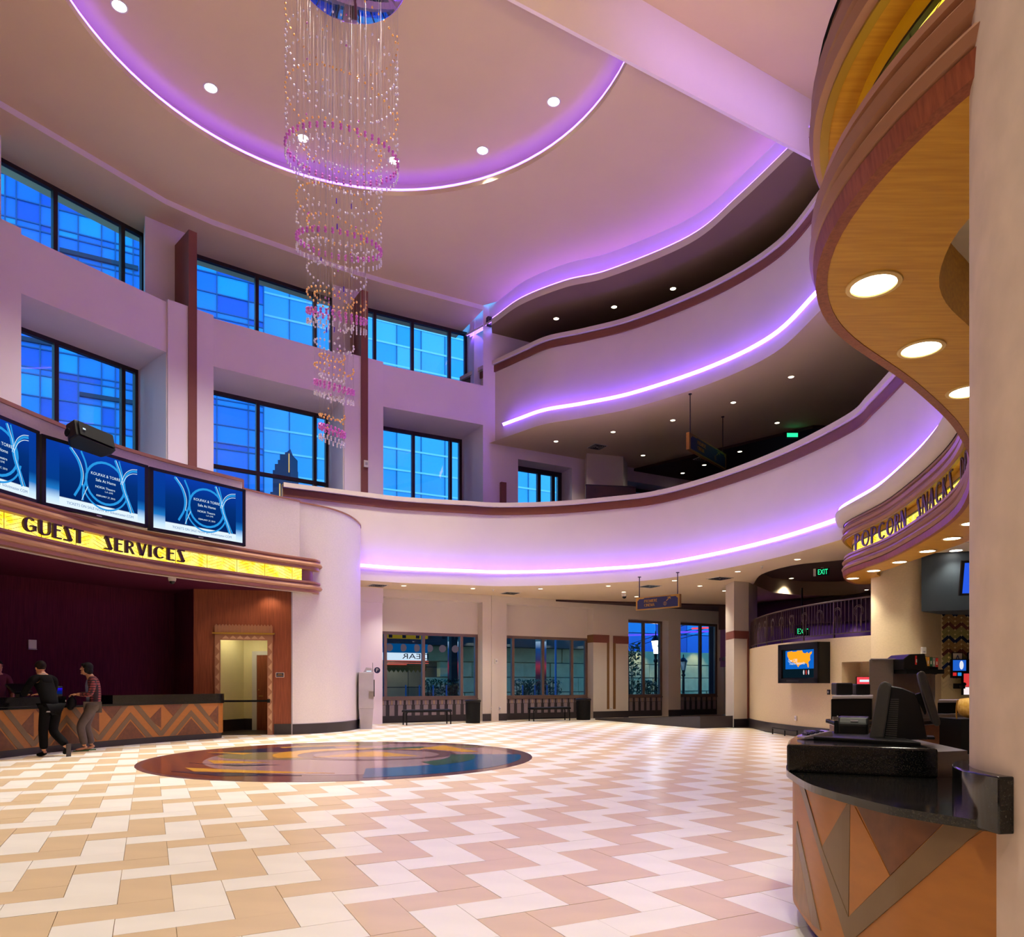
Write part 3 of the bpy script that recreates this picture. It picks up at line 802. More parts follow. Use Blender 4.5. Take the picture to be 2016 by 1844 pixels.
pm2 = structure('column_upper')
q0, q1 = xy(at(1155, 930, 27.2)), xy(at(1227, 930, 27.6)); mb = MB(); mb.prism([q0, q1, q1 + Vector((.3, .9)), q0 + Vector((.0, 1.0))], 6.1, Z3); mb.build('shaft', m_paint, pm2)
spot((q0.x - .5, q0.y - .6, 9.6), 50, 110, WARM, .08)
er = structure('exterior_pier')
m_indigo = M('indigo_outer_reveal', (44, 38, 62), .6, var=.05)
for ue0, ue1 in ((1297, 1312), (1397, 1422)):
    Q0 = Ga + Gn * .75; e0_, e1_ = xy(onwall(ue0, 1300, Q0, Q0 + dA)), xy(onwall(ue1, 1300, Q0, Q0 + dA)); mb = MB(); mb.obox((*e0_, .8), (*(e1_ - e0_), 0), (*(Gn * .06), 0), (0, 0, 3.2)); mb.build('reveal', m_indigo, er)
# ================================================================== GUEST SERVICES (left)
# --- deco lettering: thick and thin strokes on a unit-high grid
T_, t_ = .19, .095
def st(x0, y0, x1, y1, w):
    d = Vector((x1 - x0, y1 - y0)); n = Vector((-d.y, d.x)).normalized() * w / 2
    a, b = Vector((x0, y0)), Vector((x1, y1)); return [a - n, b - n, b + n, a + n]
def hs(x0, y0, x1, y1, w):      # stroke cut level at its ends (w measured sideways)
    return [Vector((x0 - w / 2, y0)), Vector((x0 + w / 2, y0)), Vector((x1 + w / 2, y1)), Vector((x1 - w / 2, y1))]
def ar(cx, cy, rx, ry, a0, a1, wf, n=14):
    o, i = [], []
    for k in range(n + 1):
        a = math.radians(a0 + (a1 - a0) * k / n); w = wf(math.cos(a))
        o.append(Vector((cx + rx * math.cos(a), cy + ry * math.sin(a)))); i.append(Vector((cx + (rx - w) * math.cos(a), cy + (ry - min(w, t_)) * math.sin(a))))
    return [[o[k], o[k + 1], i[k + 1], i[k]] for k in range(n)]
wl = lambda c: t_ + (T_ - t_) * max(0, -c) ** .7
wc = lambda c: t_
ST = [hs(.09, 0, .09, 1, T_)]
GL = {
 'G': (.74, ar(.37, .5, .37, .5, 48, 318, wl) + [st(.44, .44, .74, .44, t_), hs(.67, .14, .67, .44, .12)]),
 'U': (.66, [hs(.09, .3, .09, 1, T_), hs(.62, .3, .62, 1, t_)] + ar(.325, .3, .325, .3, 180, 360, wl)),
 'E': (.50, ST + [st(.1, .97, .5, .97, t_), st(.1, .60, .44, .60, t_), st(.1, .03, .5, .03, t_)]),
 'S': (.50, [hs(.13, .93, .40, .07, .19), st(.06, .80, .12, .97, t_), st(.08, .97, .48, .97, t_), st(.02, .03, .44, .03, t_), st(.40, .03, .46, .20, t_)]),
 'T': (.52, [hs(.26, 0, .26, .97, T_), st(0, .97, .52, .97, t_)]),
 'R': (.58, ST + ar(.22, .74, .30, .26, -90, 90, wc) + [st(.1, .97, .24, .97, t_), st(.1, .49, .24, .49, t_), hs(.30, .5, .54, 0, .09)]),
 'V': (.60, [hs(.10, 1, .32, 0, T_), hs(.57, 1, .36, 0, t_)]),
 'I': (.18, ST),
 'C': (.66, ar(.37, .5, .37, .5, 48, 312, wl)),
 'P': (.56, ST + ar(.22, .72, .32, .28, -90, 90, wc) + [st(.1, .97, .24, .97, t_), st(.1, .46, .24, .46, t_)]),
 'O': (.76, ar(.38, .5, .38, .5, 0, 360, wl, 24)),
 'N': (.62, [hs(.04, 0, .04, 1, t_), hs(.10, 1, .50, 0, .19), hs(.58, 0, .58, 1, t_)]),
 'A': (.62, [hs(.05, 0, .28, 1, t_), hs(.52, 0, .30, 1, T_), st(.12, .32, .46, .32, t_)]),
 'K': (.60, ST + [hs(.16, .48, .52, 1, t_), hs(.52, 0, .22, .56, .15)]),
 'D': (.66, ST + ar(.18, .5, .46, .5, -90, 90, wc) + [st(.1, .97, .2, .97, t_), st(.1, .03, .2, .03, t_)]),
 'M': (.78, [hs(.04, 0, .12, 1, t_), hs(.14, 1, .38, 0, .15), hs(.40, 0, .62, 1, t_), hs(.70, 0, .66, 1, .15)]),
}
def letter_mb(ch, w, h, depth):
    W, polys = GL[ch]; mb = MB()
    for p in polys:
        q = [Vector((v.x * w / W, v.y * h)) for v in p]
        mb.prism([(v.x, v.y) for v in q], 0, depth)
    return mb
def sign_letters(path, s0, s1, word, z0, z1, d, parent, mat, depth=.05, gap=.16):
    tot = sum(GL[c][0] + gap for c in word) - gap
    k = (s1 - s0) / tot; s = s0
    for c in word:
        w = GL[c][0] * k
        p, t = pathat(path, s + w / 2)
        n = Vector((t.y, -t.x))
        M4 = Matrix(((t.x, 0, n.x, p.x + n.x * d - t.x * w / 2), (t.y, 0, n.y, p.y + n.y * d - t.y * w / 2), (0, 1, 0, z0), (0, 0, 0, 1)))
        letter_mb(c, w, z1 - z0, depth).xform(M4).build('letter', mat, parent)
        s += w + gap * k
def s_at_u(path, u):
    """length along a plan path where it crosses pixel column u"""
    L = 0; k = (u - U0) / F
    for a, b in zip(path, path[1:]):
        fa, fb = a.x - k * a.y, b.x - k * b.y
        d = (b - a).length
        if fa * fb <= 0 and fa != fb: return L + d * fa / (fa - fb)
        L += d
    return L
m_glow = bpy.data.materials.new('amber_art_glass'); m_glow.use_nodes = True
g = m_glow.node_tree; g.nodes.remove(g.nodes['Principled BSDF'])
e = g.nodes.new('ShaderNodeEmission'); x = g.nodes.new('ShaderNodeTexNoise'); x.inputs['Scale'].default_value = 5; x.inputs['Detail'].default_value = 6
r = g.nodes.new('ShaderNodeValToRGB'); t = g.nodes.new('ShaderNodeTexCoord')
r.color_ramp.elements[0].position = .35; r.color_ramp.elements[0].color = (1.0, .62, .02, 1)
r.color_ramp.elements[1].position = .68; r.color_ramp.elements[1].color = (1.0, .90, .22, 1)
g.links.new(t.outputs['Object'], x.inputs[0]); g.links.new(x.outputs[0], r.inputs[0]); g.links.new(r.outputs[0], e.inputs[0])
e.inputs[1].default_value = 1.5
g.links.new(e.outputs[0], g.nodes['Material Output'].inputs[0])
m_lead = M('amber_lead_line', (150, 96, 20), .5, var=.03)

GP0 = [xy(onz(u, v, 4.05)) for u, v in ((0, 1038), (249.5, 1092), (499, 1129), (594, 1141))]
GP = cat([Vector((-9.05, 8.6)), Vector((-9.12, 10.6))] + GP0, 10)
GPend = cat([GP[-1], Vector((-5.33, 19.33)), Vector((-5.34, 19.58)), Vector((-5.62, 19.75))], 6)
GPm = GP + GPend[1:]
MOLD = lambda z0: [(.0, z0), (.16, z0), (.16, z0 + .07), (.22, z0 + .08), (.25, z0 + .12), (.22, z0 + .17), (.17, z0 + .18), (.17, z0 + .21), (.20, z0 + .23), (.20, z0 + .27), (.13, z0 + .29), (.0, z0 + .29)]
sign = thing('guest_services_sign', 'amber backlit sign reading GUEST SERVICES between curved copper mouldings', 'sign', (GP[20].x, GP[20].y, 3.7))
mb = MB(); mb.sweep(GPm, MOLD(3.73)); mb.build('lower_moulding', m_mold, sign, smooth=35)
mb = MB(); mb.sweep(GPm, [(d, 8.05 + .31 - z + .31 - .31) for d, z in MOLD(3.73)][::-1] if False else [(d, z) for d, z in MOLD(4.33)]); mb.build('upper_moulding', m_mold, sign, smooth=35)
mb = MB(); mb.loft([row(GP, 4.0), row(GP, 4.36)]); mb.build('glowing_panel', m_glow, sign)
mb = MB(); mb.loft([row(GPend, 4.0), row(GPend, 4.36)]); mb.build('end_cheek', m_mold, sign)
# lead lines of the art glass: uprights and slanting chevrons
mb = MB(); Ls = plen(GP); s = .3
while s < Ls - .2:
    p, t = pathat(GP, s); n = Vector((t.y, -t.x)); b = p + n * .004
    mb.obox((*(b - t * .004), 4.02), (*(t * .008), 0), (*(n * .006), 0), (0, 0, .31))
    for k in range(4):
        for sg_ in (-1, 1):
            q = b + t * sg_ * .04
            mb.obox((q.x, q.y, 4.03 + k * .075), (*(t * sg_ * .34), .0 + .13), (*(n * .005), 0), (0, 0, .006))
    s += .78
mb.build('lead_lines', m_lead, sign, kind='stuff')
sign_letters(GP, s_at_u(GP, 33), s_at_u(GP, 153), 'GUEST', 4.065, 4.325, .10, sign, m_letter)
sign_letters(GP, s_at_u(GP, 196), s_at_u(GP, 357), 'SERVICES', 4.065, 4.325, .10, sign, m_letter)
# --- walls: curved wallpapered wall with its base, capped upper wall behind the screens
gw = structure('wall_guest')
CW = cat([Vector((-5.76, 19.18)), Vector((-5.40, 19.5)), Vector((-4.98, 19.98)), Vector((-4.68, 20.7)), Vector((-4.57, 21.6)), Vector((-4.64, 22.4)), Vector((-4.95, 23.1)), Vector((-5.5, 23.6))], 8)
mb = MB(); mb.loft([row(CW, 0), row(CW, 6.1), row(offs(CW, -.25), 6.1)]); mb.build('curved_wall', m_paper, gw, smooth=40)
UW = offs(GP, -.10)
su = s_at_u(UW, 477)
UWa = [p for p in UW if s_at_u(UW, U0 + p.x / p.y * F) <= su] if False else None
cut = min(range(len(UW)), key=lambda i: abs(U0 + UW[i].x / UW[i].y * F - 477))
mb = MB(); mb.loft([row(UW[:cut + 1], 3.72), row(UW[:cut + 1], 6.27)]); mb.build('screen_wall', m_paper, gw, smooth=40)
mb = MB(); mb.sweep(UW[:cut + 1], [(-.3, 6.27), (.04, 6.27), (.04, 6.34), (-.3, 6.34)]); mb.build('wall_cap', m_mold, gw)
mb = MB(); e0 = UW[cut]; _, tt = pathat(UW, plen(UW[:cut + 1]) - .01)
mb.obox((e0.x, e0.y, 6.05), (*(tt * .05), 0), (*(Vector((-tt.y, tt.x)) * .3), 0), (0, 0, .29)); mb.build('wall_cap', m_mold, gw)
JW = UW[cut:] + CW[1:3]
mb = MB(); mb.loft([row(UW[cut:] + [CW[0]], 3.72), row(UW[cut:] + [CW[0]], 6.1), row(offs(UW[cut:] + [CW[0]], -.25), 6.1)]); mb.build('return_wall', m_paper, gw, smooth=40)
mb = MB(); mb.sweep(UW[cut:] + CW, [(-.25, 6.1), (.02, 6.1), (.02, 6.14), (-.25, 6.14)]); mb.build('wall_cap', m_mold, gw)
bb2 = structure('baseboard_guest')
mb = MB(); mb.sweep(CW, [(0, 0), (.025, 0), (.025, .27), (0, .27)]); mb.build('base_band', m_basetile, bb2, smooth=40)
mb = MB(); mb.sweep(CW, [(0, .27), (.02, .27), (.02, .285), (0, .285)]); mb.build('base_trim', m_grey, bb2, smooth=40)
# --- recess: plum back wall, dark return, veneered wall with doorway
WA, WB, WC, WD = Vector((-5.78, 19.2)), Vector((-8.15, 18.72)), Vector((-9.12, 19.75)), Vector((-12.95, 13.8))
mb = MB(); mb.quad((*WC, 0), (*WD, 0), (*WD, 3.9), (*WC, 3.9)); mb.build('plum_wall', m_woodplum, gw)
mb = MB(); mb.quad((*WB, 0), (*WC, 0), (*WC, 3.9), (*WB, 3.9)); mb.build('plum_return', m_woodplum, gw)
wd_ = (WB - WA).normalized(); Lw = (WB - WA).length; wnb = Vector((wd_.y, -wd_.x))      # out of the room, away
if wnb.y < 0: wnb = -wnb
sU = lambda u: (xy(onwall(u, 1300, WA, WB)) - WA).dot(wd_)
dr0, dr1 = sU(527), sU(434)
mb = MB()
Pw = lambda s, z, d=0: Vector((*(WA + wd_ * s + wnb * d), z))
for s0, s1, z0, z1 in ((0, dr0, 0, 3.9), (dr1, Lw, 0, 3.9), (dr0, dr1, 2.46, 3.9)): mb.quad(Pw(s0, z0), Pw(s1, z0), Pw(s1, z1), Pw(s0, z1))
mb.build('veneer_wall', m_wooddark, gw)
mb = MB(); mb.loft([row([WA, WA - wd_ * .01], .29), row([WA, WA - wd_ * .01], 3.8)])
mb = MB(); mb.obox(Pw(0, 0, -.02), Pw(dr0 - .16, 0) - Pw(0, 0), Vector((*(wnb * .02), 0)), (0, 0, .28)); mb.build('base_panel', m_basetile, bb2)
mb = MB(); mb.obox(Pw(-.02, 0, -.035), Pw(.03, 0) - Pw(0, 0), Vector((*(wnb * .03), 0)), (0, 0, 3.75)); mb.build('edge_trim', m_grey, gw)
mb = MB(); mb.prism([GP[5], *[p for p in GP[6:]], WA, WB, WC, WD, Vector((-13.6, 9))], 3.76, 3.86); mb.build('recess_ceiling', m_woodplum, gw)
# door surround
ds = structure('door_1', (Pw((dr0 + dr1) / 2, 0).x, Pw(0, 0).y, 0))
cw = .13
mb = MB()
for s0 in (dr0 - cw, dr1): mb.obox(Pw(s0, 0, -.06), Pw(s0 + cw, 0) - Pw(s0, 0), Vector((*(wnb * .08), 0)), (0, 0, 2.46))
mb.obox(Pw(dr0 - cw, 2.46, -.06), Pw(dr1 + cw, 0) - Pw(dr0 - cw, 0), Vector((*(wnb * .08), 0)), (0, 0, .15)); mb.build('casing', m_mold, ds, bevel=.01)
m_inlay1 = M('casing_inlay', (196, 154, 120), .45, var=.05)
ly = MB()
for s0 in (dr0 - cw, dr1):
    for k in range(9):
        z = .1 + k * .26; ly.poly([Pw(s0 + .02, z, -.066), Pw(s0 + cw - .02, z + .11, -.066), Pw(s0 + .02, z + .22, -.066)])
for k in range(6):
    s = dr0 + .05 + k * (dr1 - dr0 - .1) / 6; w = (dr1 - dr0 - .1) / 6
    ly.poly([Pw(s, 2.49, -.066), Pw(s + w / 2, 2.58, -.066), Pw(s + w, 2.49, -.066)])
ly.build('triangle_inlay', m_inlay1, ds, kind='stuff')
mb = MB(); mb.obox(Pw(dr0 - cw - .05, 2.61, -.11), Pw(dr1 + cw + .05, 0) - Pw(dr0 - cw - .05, 0), Vector((*(wnb * .12), 0)), (0, 0, .04)); mb.build('cornice', m_moldgold, ds)
n_ = 18; w = (dr1 - dr0 + 2 * cw) / n_
cm = MB(); cm.prism([(0, 0), (w * .96, 0), (w * .96, .17), (w * .48, .22), (0, .17)], 0, .06)
ex = Vector((*wd_, 0)); Mx = frame3((0, 0, 0), -ex, (0, 0, 1))
cm.xform(Mx); cme = cm.mesh('crest_reed', m_mold)
for k in range(n_):
    p = Pw(dr0 - cw + w * (k + 1), 2.65, 0)
    o = bpy.data.objects.new('crest_reed', cme); COL.objects.link(o); o.parent = ds; o.matrix_parent_inverse = Matrix.Translation(-Vector(ds.location)); o.location = p
# vestibule behind the doorway
ves = structure('wall_vestibule')
K = Vector((-7.72, 21.05)); m_yellowwall = M('pale_yellow_paint', (232, 220, 164), .7, var=.02)
mb = MB(); VL, VR = Vector((-8.35, 19.2)), Vector((-6.0, 20.75))
mb.quad((*VL, 0), (*K, 0), (*K, 3.1), (*VL, 3.1)); mb.quad((*K, 0), (*VR, 0), (*VR, 3.1), (*K, 3.1)); mb.quad((*VR, 0), (*WA, 0), (*WA, 3.1), (*VR, 3.1))
mb.build('vestibule_wall', m_yellowwall, ves)
mb = MB(); mb.prism([VL, K, VR, WA + Vector((-.1, .1)), WB + Vector((.1, .12))], 3.1, 3.16); mb.build('vestibule_ceiling', m_yellowwall, ves)
mb = MB(); mb.prism([VL, K, VR, WA + Vector((-.05, .05)), WB + Vector((.05, .05))], .002, .008); mb.build('vestibule_floor', m_basetile, ves)
mb = MB()
for a, b in ((VL, K), (K, VR)):
    t = (b - a).normalized(); n = Vector((t.y, -t.x)); mb.obox((*a, 0), (*(b - a), 0), (*(n * .02), 0), (0, 0, .33))
mb.build('vestibule_base', m_basetile, ves)
t = (VR - K).normalized(); n = Vector((t.y, -t.x)); sd = [(xy(onwall(u, 1300, K, VR)) - K).dot(t) for u in (499, 508, 540)]
dv = structure('door_2', (K.x, K.y, 0)); PK = lambda s, z, d=0: Vector((*(K + t * s + n * d), z))
mb = MB(); mb.obox(PK(sd[1], 0, .015), PK(sd[2], 0) - PK(sd[1], 0), Vector((*(n * .05), 0)), (0, 0, 2.15)); mb.build('door_leaf', m_wooddark, dv)
mb = MB(); mb.obox(PK(sd[0], 0, .0), PK(sd[1], 0) - PK(sd[0], 0), Vector((*(n * .08), 0)), (0, 0, 2.26)); mb.obox(PK(sd[0], 2.15, .0), PK(sd[2] + .15, 0) - PK(sd[0], 0), Vector((*(n * .08), 0)), (0, 0, .11)); mb.build('door_frame', m_offwhite, dv)
mb = MB(); pp = PK(sd[1] + .07, .98, .09); mb.tube([pp, pp + Vector((*(t * .13), 0))], .012); mb.ball(pp + Vector((0, 0, .18)), .022); mb.build('door_handle', m_gold, dv)
spot((*(K + Vector((.3, -.9))), 3.0), 38, 150, (1, .9, .62))
pp = PK(.28, 1.42, .02); mb = MB(); mb.obox(pp, t.to_3d() * .13, n.to_3d() * .025, (0, 0, .16)); wc_ = thing('wall_control', 'small grey control box on the yellow vestibule wall beside its brown door', 'wall control', pp); mb.build('box', m_grey, wc_, bevel=.006)
mb = MB(); mb.obox(pp + t.to_3d() * .03 + n.to_3d() * .025 + Vector((0, 0, .05)), t.to_3d() * .07, n.to_3d() * .008, (0, 0, .07)); mb.build('dark_window', m_black, wc_)
# belt barrier across the doorway
bar = thing('barrier_belt', 'black retractable belt stretched across the doorway beside the counter', 'belt barrier', Pw(dr1, .88, -.02))
mb = MB(); mb.obox(Pw(dr0 - .01, .86, -.09), Pw(dr1 + .05, 0) - Pw(dr0 - .01, 0), Vector((*(wnb * .006), 0)), (0, 0, .05)); mb.build('belt', m_blackmatt, bar)
mb = MB(); mb.obox(Pw(dr0 - .07, .84, -.13), Pw(dr0, 0) - Pw(dr0 - .07, 0), Vector((*(wnb * .08), 0)), (0, 0, .09)); mb.build('cassette', m_black, bar, bevel=.01)
# door plaque with two unreadable rows
pq = thing('door_plaque', 'small navy plaque with pale border on the veneer beside the doorway', 'plaque', Pw(sU(551), 1.5))
mb = MB(); mb.obox(Pw(sU(559.5), 1.50, -.02), Pw(sU(543), 0) - Pw(sU(559.5), 0), Vector((*(wnb * .02), 0)), (0, 0, .125)); mb.build('border', m_offwhite, pq)
mb = MB(); mb.obox(Pw(sU(558.6), 1.51, -.024), Pw(sU(544), 0) - Pw(sU(558.6), 0), Vector((*(wnb * .02), 0)), (0, 0, .105)); mb.build('plate', m_navy, pq)
mb = MB()
for z, a_, b_ in ((1.575, 556, 547), (1.54, 557.5, 545.5)): mb.obox(Pw(sU(a_), z, -.027), Pw(sU(b_), 0) - Pw(sU(a_), 0), Vector((*(wnb * .02), 0)), (0, 0, .014))
mb.build('text_rows', m_moldgold, pq, kind='stuff')

# --- counter with marquetry front
GC0 = [xy(onz(u, v, 0)) for u, v in ((0, 1493), (150, 1476), (300, 1462.5), (431, 1453))]
GC = cat([Vector((-9.3, 9.0)), Vector((-9.25, 11.0))] + GC0, 12)
Lc = plen(GC)
GCe = cat([GC[-1], GC[-1] + Vector((.02, .20)), GC[-1] + Vector((-.15, .42)), GC[-1] + Vector((-.5, .5))], 5)
ctr = thing('guest_counter', 'long guest services counter with black granite top and orange zigzag marquetry front', 'counter', (GC[30].x, GC[30].y, 0))
GCf = GC + GCe[1:]
mb = MB(); mb.sweep(GCf, [(-.62, .0), (-.03, .0), (-.03, .135), (-.62, .135)]); mb.build('plinth', m_basetile, ctr, smooth=40)
mb = MB(); mb.sweep(GCf, [(-.62, .135), (0, .135), (0, .86), (-.62, .86)]); mb.build('front_panel', m_orange, ctr, smooth=40)
mb = MB(); mb.sweep(GCf, [(-.66, .86), (.03, .86), (.03, .905), (-.66, .905)]); mb.build('counter_slab', m_granite, ctr, smooth=40, bevel=.006)
sA, sB, sC_ = s_at_u(GC, 128), s_at_u(GC, 220), Lc
def subpath(P, s0, s1, n=14): return [pathat(P, s0 + (s1 - s0) * k / (n - 1))[0] for k in range(n)]
mb = MB(); mb.sweep(subpath(GC, 0.05, sA), [(-.34, .905), (.03, .905), (.03, 1.09), (-.34, 1.09)]); mb.build('raised_ledge', m_granite, ctr, smooth=40, bevel=.008)
mb = MB(); mb.sweep(subpath(GC, sB, Lc - .01) + GCe[1:], [(-.34, .905), (.03, .905), (.03, 1.09), (-.34, 1.09)]); mb.build('raised_ledge', m_granite, ctr, smooth=40, bevel=.008)
def marq(name, P, s0, pts, z0, h, mat, d, parent, wid=1.0):
    """inlay polygon in (along, up) units laid on the curved front"""
    mb = MB(); n = 6; fr, bk = [], []
    pts2 = []
    for a, b in zip(pts, pts[1:] + pts[:1]):
        for k in range(4): pts2.append((a[0] + (b[0] - a[0]) * k / 4, a[1] + (b[1] - a[1]) * k / 4))
    L = plen(P)
    for x, y in pts2:
        s = min(max(s0 + x * wid, 0.01), L - .01)
        p, t = pathat(P, s); nn = Vector((t.y, -t.x)); p2 = p + nn * d
        fr.append(Vector((p2.x, p2.y, z0 + y * h)))
    tri = tessellate_polygon([[Vector((q[0], q[1], 0)) for q in pts2]])
    i = 0; mb.v = fr; mb.f = [tuple(t) for t in tri]; mb.mi = [0] * len(mb.f)
    # give the inlay thickness
    m2 = MB(); m2.v = fr + [Vector(v) - Vector((0, 0, 0)) for v in fr]
    nf = len(fr)
    for k in range(nf):
        s = min(max(s0 + pts2[k][0] * wid, 0.01), L - .01); p, t = pathat(P, s); nn = Vector((t.y, -t.x)); p2 = p - nn * .002
        m2.v[nf + k] = Vector((p2.x, p2.y, fr[k].z))
    m2.f = [tuple(t) for t in tri] + [(k, (k + 1) % nf, nf + (k + 1) % nf, nf + k) for k in range(nf)]; m2.mi = [0] * len(m2.f)
    return m2.build(name, mat, parent)
per = s_at_u(GC, 257) - s_at_u(GC, 195); per *= 2
sV = s_at_u(GC, 195)
k = -5
while k < 4:
    s0 = sV + k * per; k += 1
    if s0 + .5 * per < 6.0 - 4 or s0 - .1 * per > Lc: continue
    def lim(pts):
        xm = (Lc - .02 - s0) / per
        return [(min(x, xm), y) for x, y in pts] if min(x for x, y in pts) < xm - .01 else None
    for nm, pts, mt, d in (
        ('inlay_band', [(-.03, .02), (.03, .02), (.46, 1), (.36, 1), (0, .17), (-.36, 1), (-.46, 1)], m_taupe, .006),
        ('inlay_triangle', [(0, .93), (-.20, .55), (0, .27)], m_burl, .004),
        ('inlay_triangle', [(.03, 1), (.35, 1), (.20, .62)], m_burl, .004),
        ('inlay_band', [(.14, 0), (.24, 0), (.5, .60), (.76, 0), (.86, 0), (.5, .80)], m_taupe, .006),
        ('inlay_triangle', [(.27, 0), (.73, 0), (.5, .53)], m_burl, .004)):
        q = lim(pts)
        if q: marq(nm, GC, s0, q, .14, .715, mt, d, ctr, per)

# --- the three screens
def grad_emit(name, stops, strength=1.0):
    m = bpy.data.materials.new(name); m.use_nodes = True; n = m.node_tree; n.nodes.remove(n.nodes['Principled BSDF'])
    e = n.nodes.new('ShaderNodeEmission'); t = n.nodes.new('ShaderNodeTexCoord'); s = n.nodes.new('ShaderNodeSeparateXYZ'); r = n.nodes.new('ShaderNodeValToRGB')
    n.links.new(t.outputs['Generated'], s.inputs[0]); n.links.new(s.outputs['Z'], r.inputs[0]); n.links.new(r.outputs[0], e.inputs[0]); n.links.new(e.outputs[0], n.nodes['Material Output'].inputs[0])
    el = r.color_ramp.elements
    for i, (p, c) in enumerate(stops):
        q = el[i] if i < 2 else el.new(p)
        q.position = p; q.color = (*lin(c), 1)
    e.inputs[1].default_value = strength
    return m
m_scr = grad_emit('blue_screen_picture', [(0, (226, 244, 255)), (.14, (226, 244, 255)), (.15, (2, 34, 96)), (.6, (4, 48, 120)), (1, (10, 60, 170))])
m_scrside = grad_emit('blue_screen_margin', [(0, (226, 244, 255)), (.1, (200, 232, 255)), (.25, (30, 120, 200)), (.4, (4, 60, 140)), (1, (8, 58, 160))])
m_ringl = EM('screen_ring', lin((40, 150, 225)), 1.0); m_ringw = EM('screen_white', lin((225, 245, 255)), 1.0); m_ringd = EM('screen_navy', lin((3, 30, 84)), 1.0)
m_stext = EM('screen_blue_text', lin((60, 110, 170)), 1.0)
def screen(a, b, zb, zt, label, tilt=0.0):
    t = (b - a).normalized(); n = Vector((t.y, -t.x)); L = (b - a).length; Hh = zt - zb
    root = thing('wall_screen', label, 'screen', (*((a + b) / 2), zb), group='advertising screens above the guest services sign')
    P = lambda x, y, d: Vector((*(a + t * x * L + n * d), zb + y * Hh))
    T3, Z3_ = t.to_3d(), Vector((0, 0, 1))
    mb = MB(); mb.obox(P(0, 0, -.08), T3 * L, n.to_3d() * .07, Z3_ * Hh)
    bz = .035
    for x0, x1, y0, y1 in ((0, 1, 0, bz * 1.4), (0, 1, 1 - bz * 1.4, 1), (0, bz, 0, 1), (1 - bz, 1, 0, 1)): mb.obox(P(x0, y0, -.01), T3 * L * (x1 - x0), n.to_3d() * .025, Z3_ * Hh * (y1 - y0))
    mb.build('casing', m_black, root)
    x0, x1, y0, y1 = bz, 1 - bz, bz * 1.4, 1 - bz * 1.4
    mb = MB(); mb.obox(P(.15, y0, -.008), T3 * L * .74, n.to_3d() * .012, Z3_ * Hh * (y1 - y0)); pic = mb.build('picture', m_scr, root)
    mb = MB(); mb.obox(P(x0, y0, -.008), T3 * L * (.15 - x0), n.to_3d() * .012, Z3_ * Hh * (y1 - y0)); mb.build('picture_margin', m_scrside, root); mb = MB(); mb.obox(P(.89, y0, -.008), T3 * L * (x1 - .89), n.to_3d() * .012, Z3_ * Hh * (y1 - y0)); mb.build('picture_margin', m_scrside, root)
    rings = MB(); 
    def rg(cx, cy, r0, r1, a0, a1, mb, d, n_=28):
        asp = Hh / L
        for k in range(n_):
            q = [math.radians(a0 + (a1 - a0) * (k + e) / n_) for e in (0, 1)]
            mb.quad(*[P(cx + r * math.cos(w) * asp, cy + r * math.sin(w), d) for r, w in ((r0, q[0]), (r0, q[1]), (r1, q[1]), (r1, q[0]))])
    rg(.57, .53, .295, .33, 0, 360, rings, .006); rg(.57, .50, .355, .38, 190, 350, rings, .006)
    def ribbon(pts, w, mb, d):
        c = cat([Vector(p) for p in pts], 6); asp = Hh / L
        for p, q in zip(c, c[1:]):
            t_ = (q - p); n_ = Vector((-t_.y * asp, t_.x / asp)).normalized() * w; n_ = Vector((n_.x * asp, n_.y))
            mb.quad(P(p.x - n_.x, p.y - n_.y, d), P(q.x - n_.x, q.y - n_.y, d), P(q.x + n_.x, q.y + n_.y, d), P(p.x + n_.x, p.y + n_.y, d))
    ribbon([(.24, .93), (.31, .78), (.345, .60), (.335, .42), (.28, .24)], .018, rings, .0055)
    ribbon([(.34, .92), (.385, .74), (.39, .55), (.36, .36), (.355, .2)], .014, rings, .0055)
    ribbon([(.66, .93), (.705, .74), (.735, .52), (.78, .34), (.82, .17)], .018, rings, .0055)
    ribbon([(.70, .93), (.735, .72), (.765, .5), (.81, .32), (.85, .18)], .012, rings, .0055)
    ribbon([(.74, .55), (.765, .72), (.82, .82), (.885, .85)], .016, rings, .0055)
    wr = MB()
    ribbon([(.255, .93), (.325, .78), (.36, .60), (.35, .42)], .004, wr, .0066)
    ribbon([(.67, .93), (.718, .74), (.748, .52), (.793, .34), (.83, .18)], .004, wr, .0066)
    ribbon([(.715, .58), (.76, .76), (.82, .85), (.885, .88)], .004, wr, .0066)
    ribbon([(.73, .58), (.775, .72), (.83, .79), (.885, .81)], .004, wr, .0066)
    ribbon([(.345, .20), (.37, .30), (.40, .42)], .004, wr, .0066)
    rings.build('swirl', m_ringl, root, kind='stuff')
    wr.build('swirl_highlight', m_ringw, root, kind='stuff')
    MX = lambda x, y: frame3(P(x, y, .0075), T3, Z3_)
    put_text('KOUFAX & TORRE', .060 * Hh, MX(.57, .64), m_ringw, root, sx=.95)
    put_text('Safe At Home', .060 * Hh, MX(.57, .555), m_ringw, root, sx=.95)
    put_text('NOKIA Theatre', .048 * Hh, MX(.565, .455), m_ringw, root)
    put_text('L.A. LIVE', .035 * Hh, MX(.60, .405), m_ringw, root)
    put_text('FEBRUARY 27, 2010', .036 * Hh, MX(.57, .325), m_ringw, root)
    put_text('TICKETS ON SALE NOW AT ticketmaster.COM', .055 * Hh, MX(.53, .112), m_stext, root, sx=.95)
    mb = MB(); mb.obox(P(.48, .012, .012), T3 * L * .05, n.to_3d() * .006, Z3_ * Hh * .014); mb.build('badge', m_grey, root)
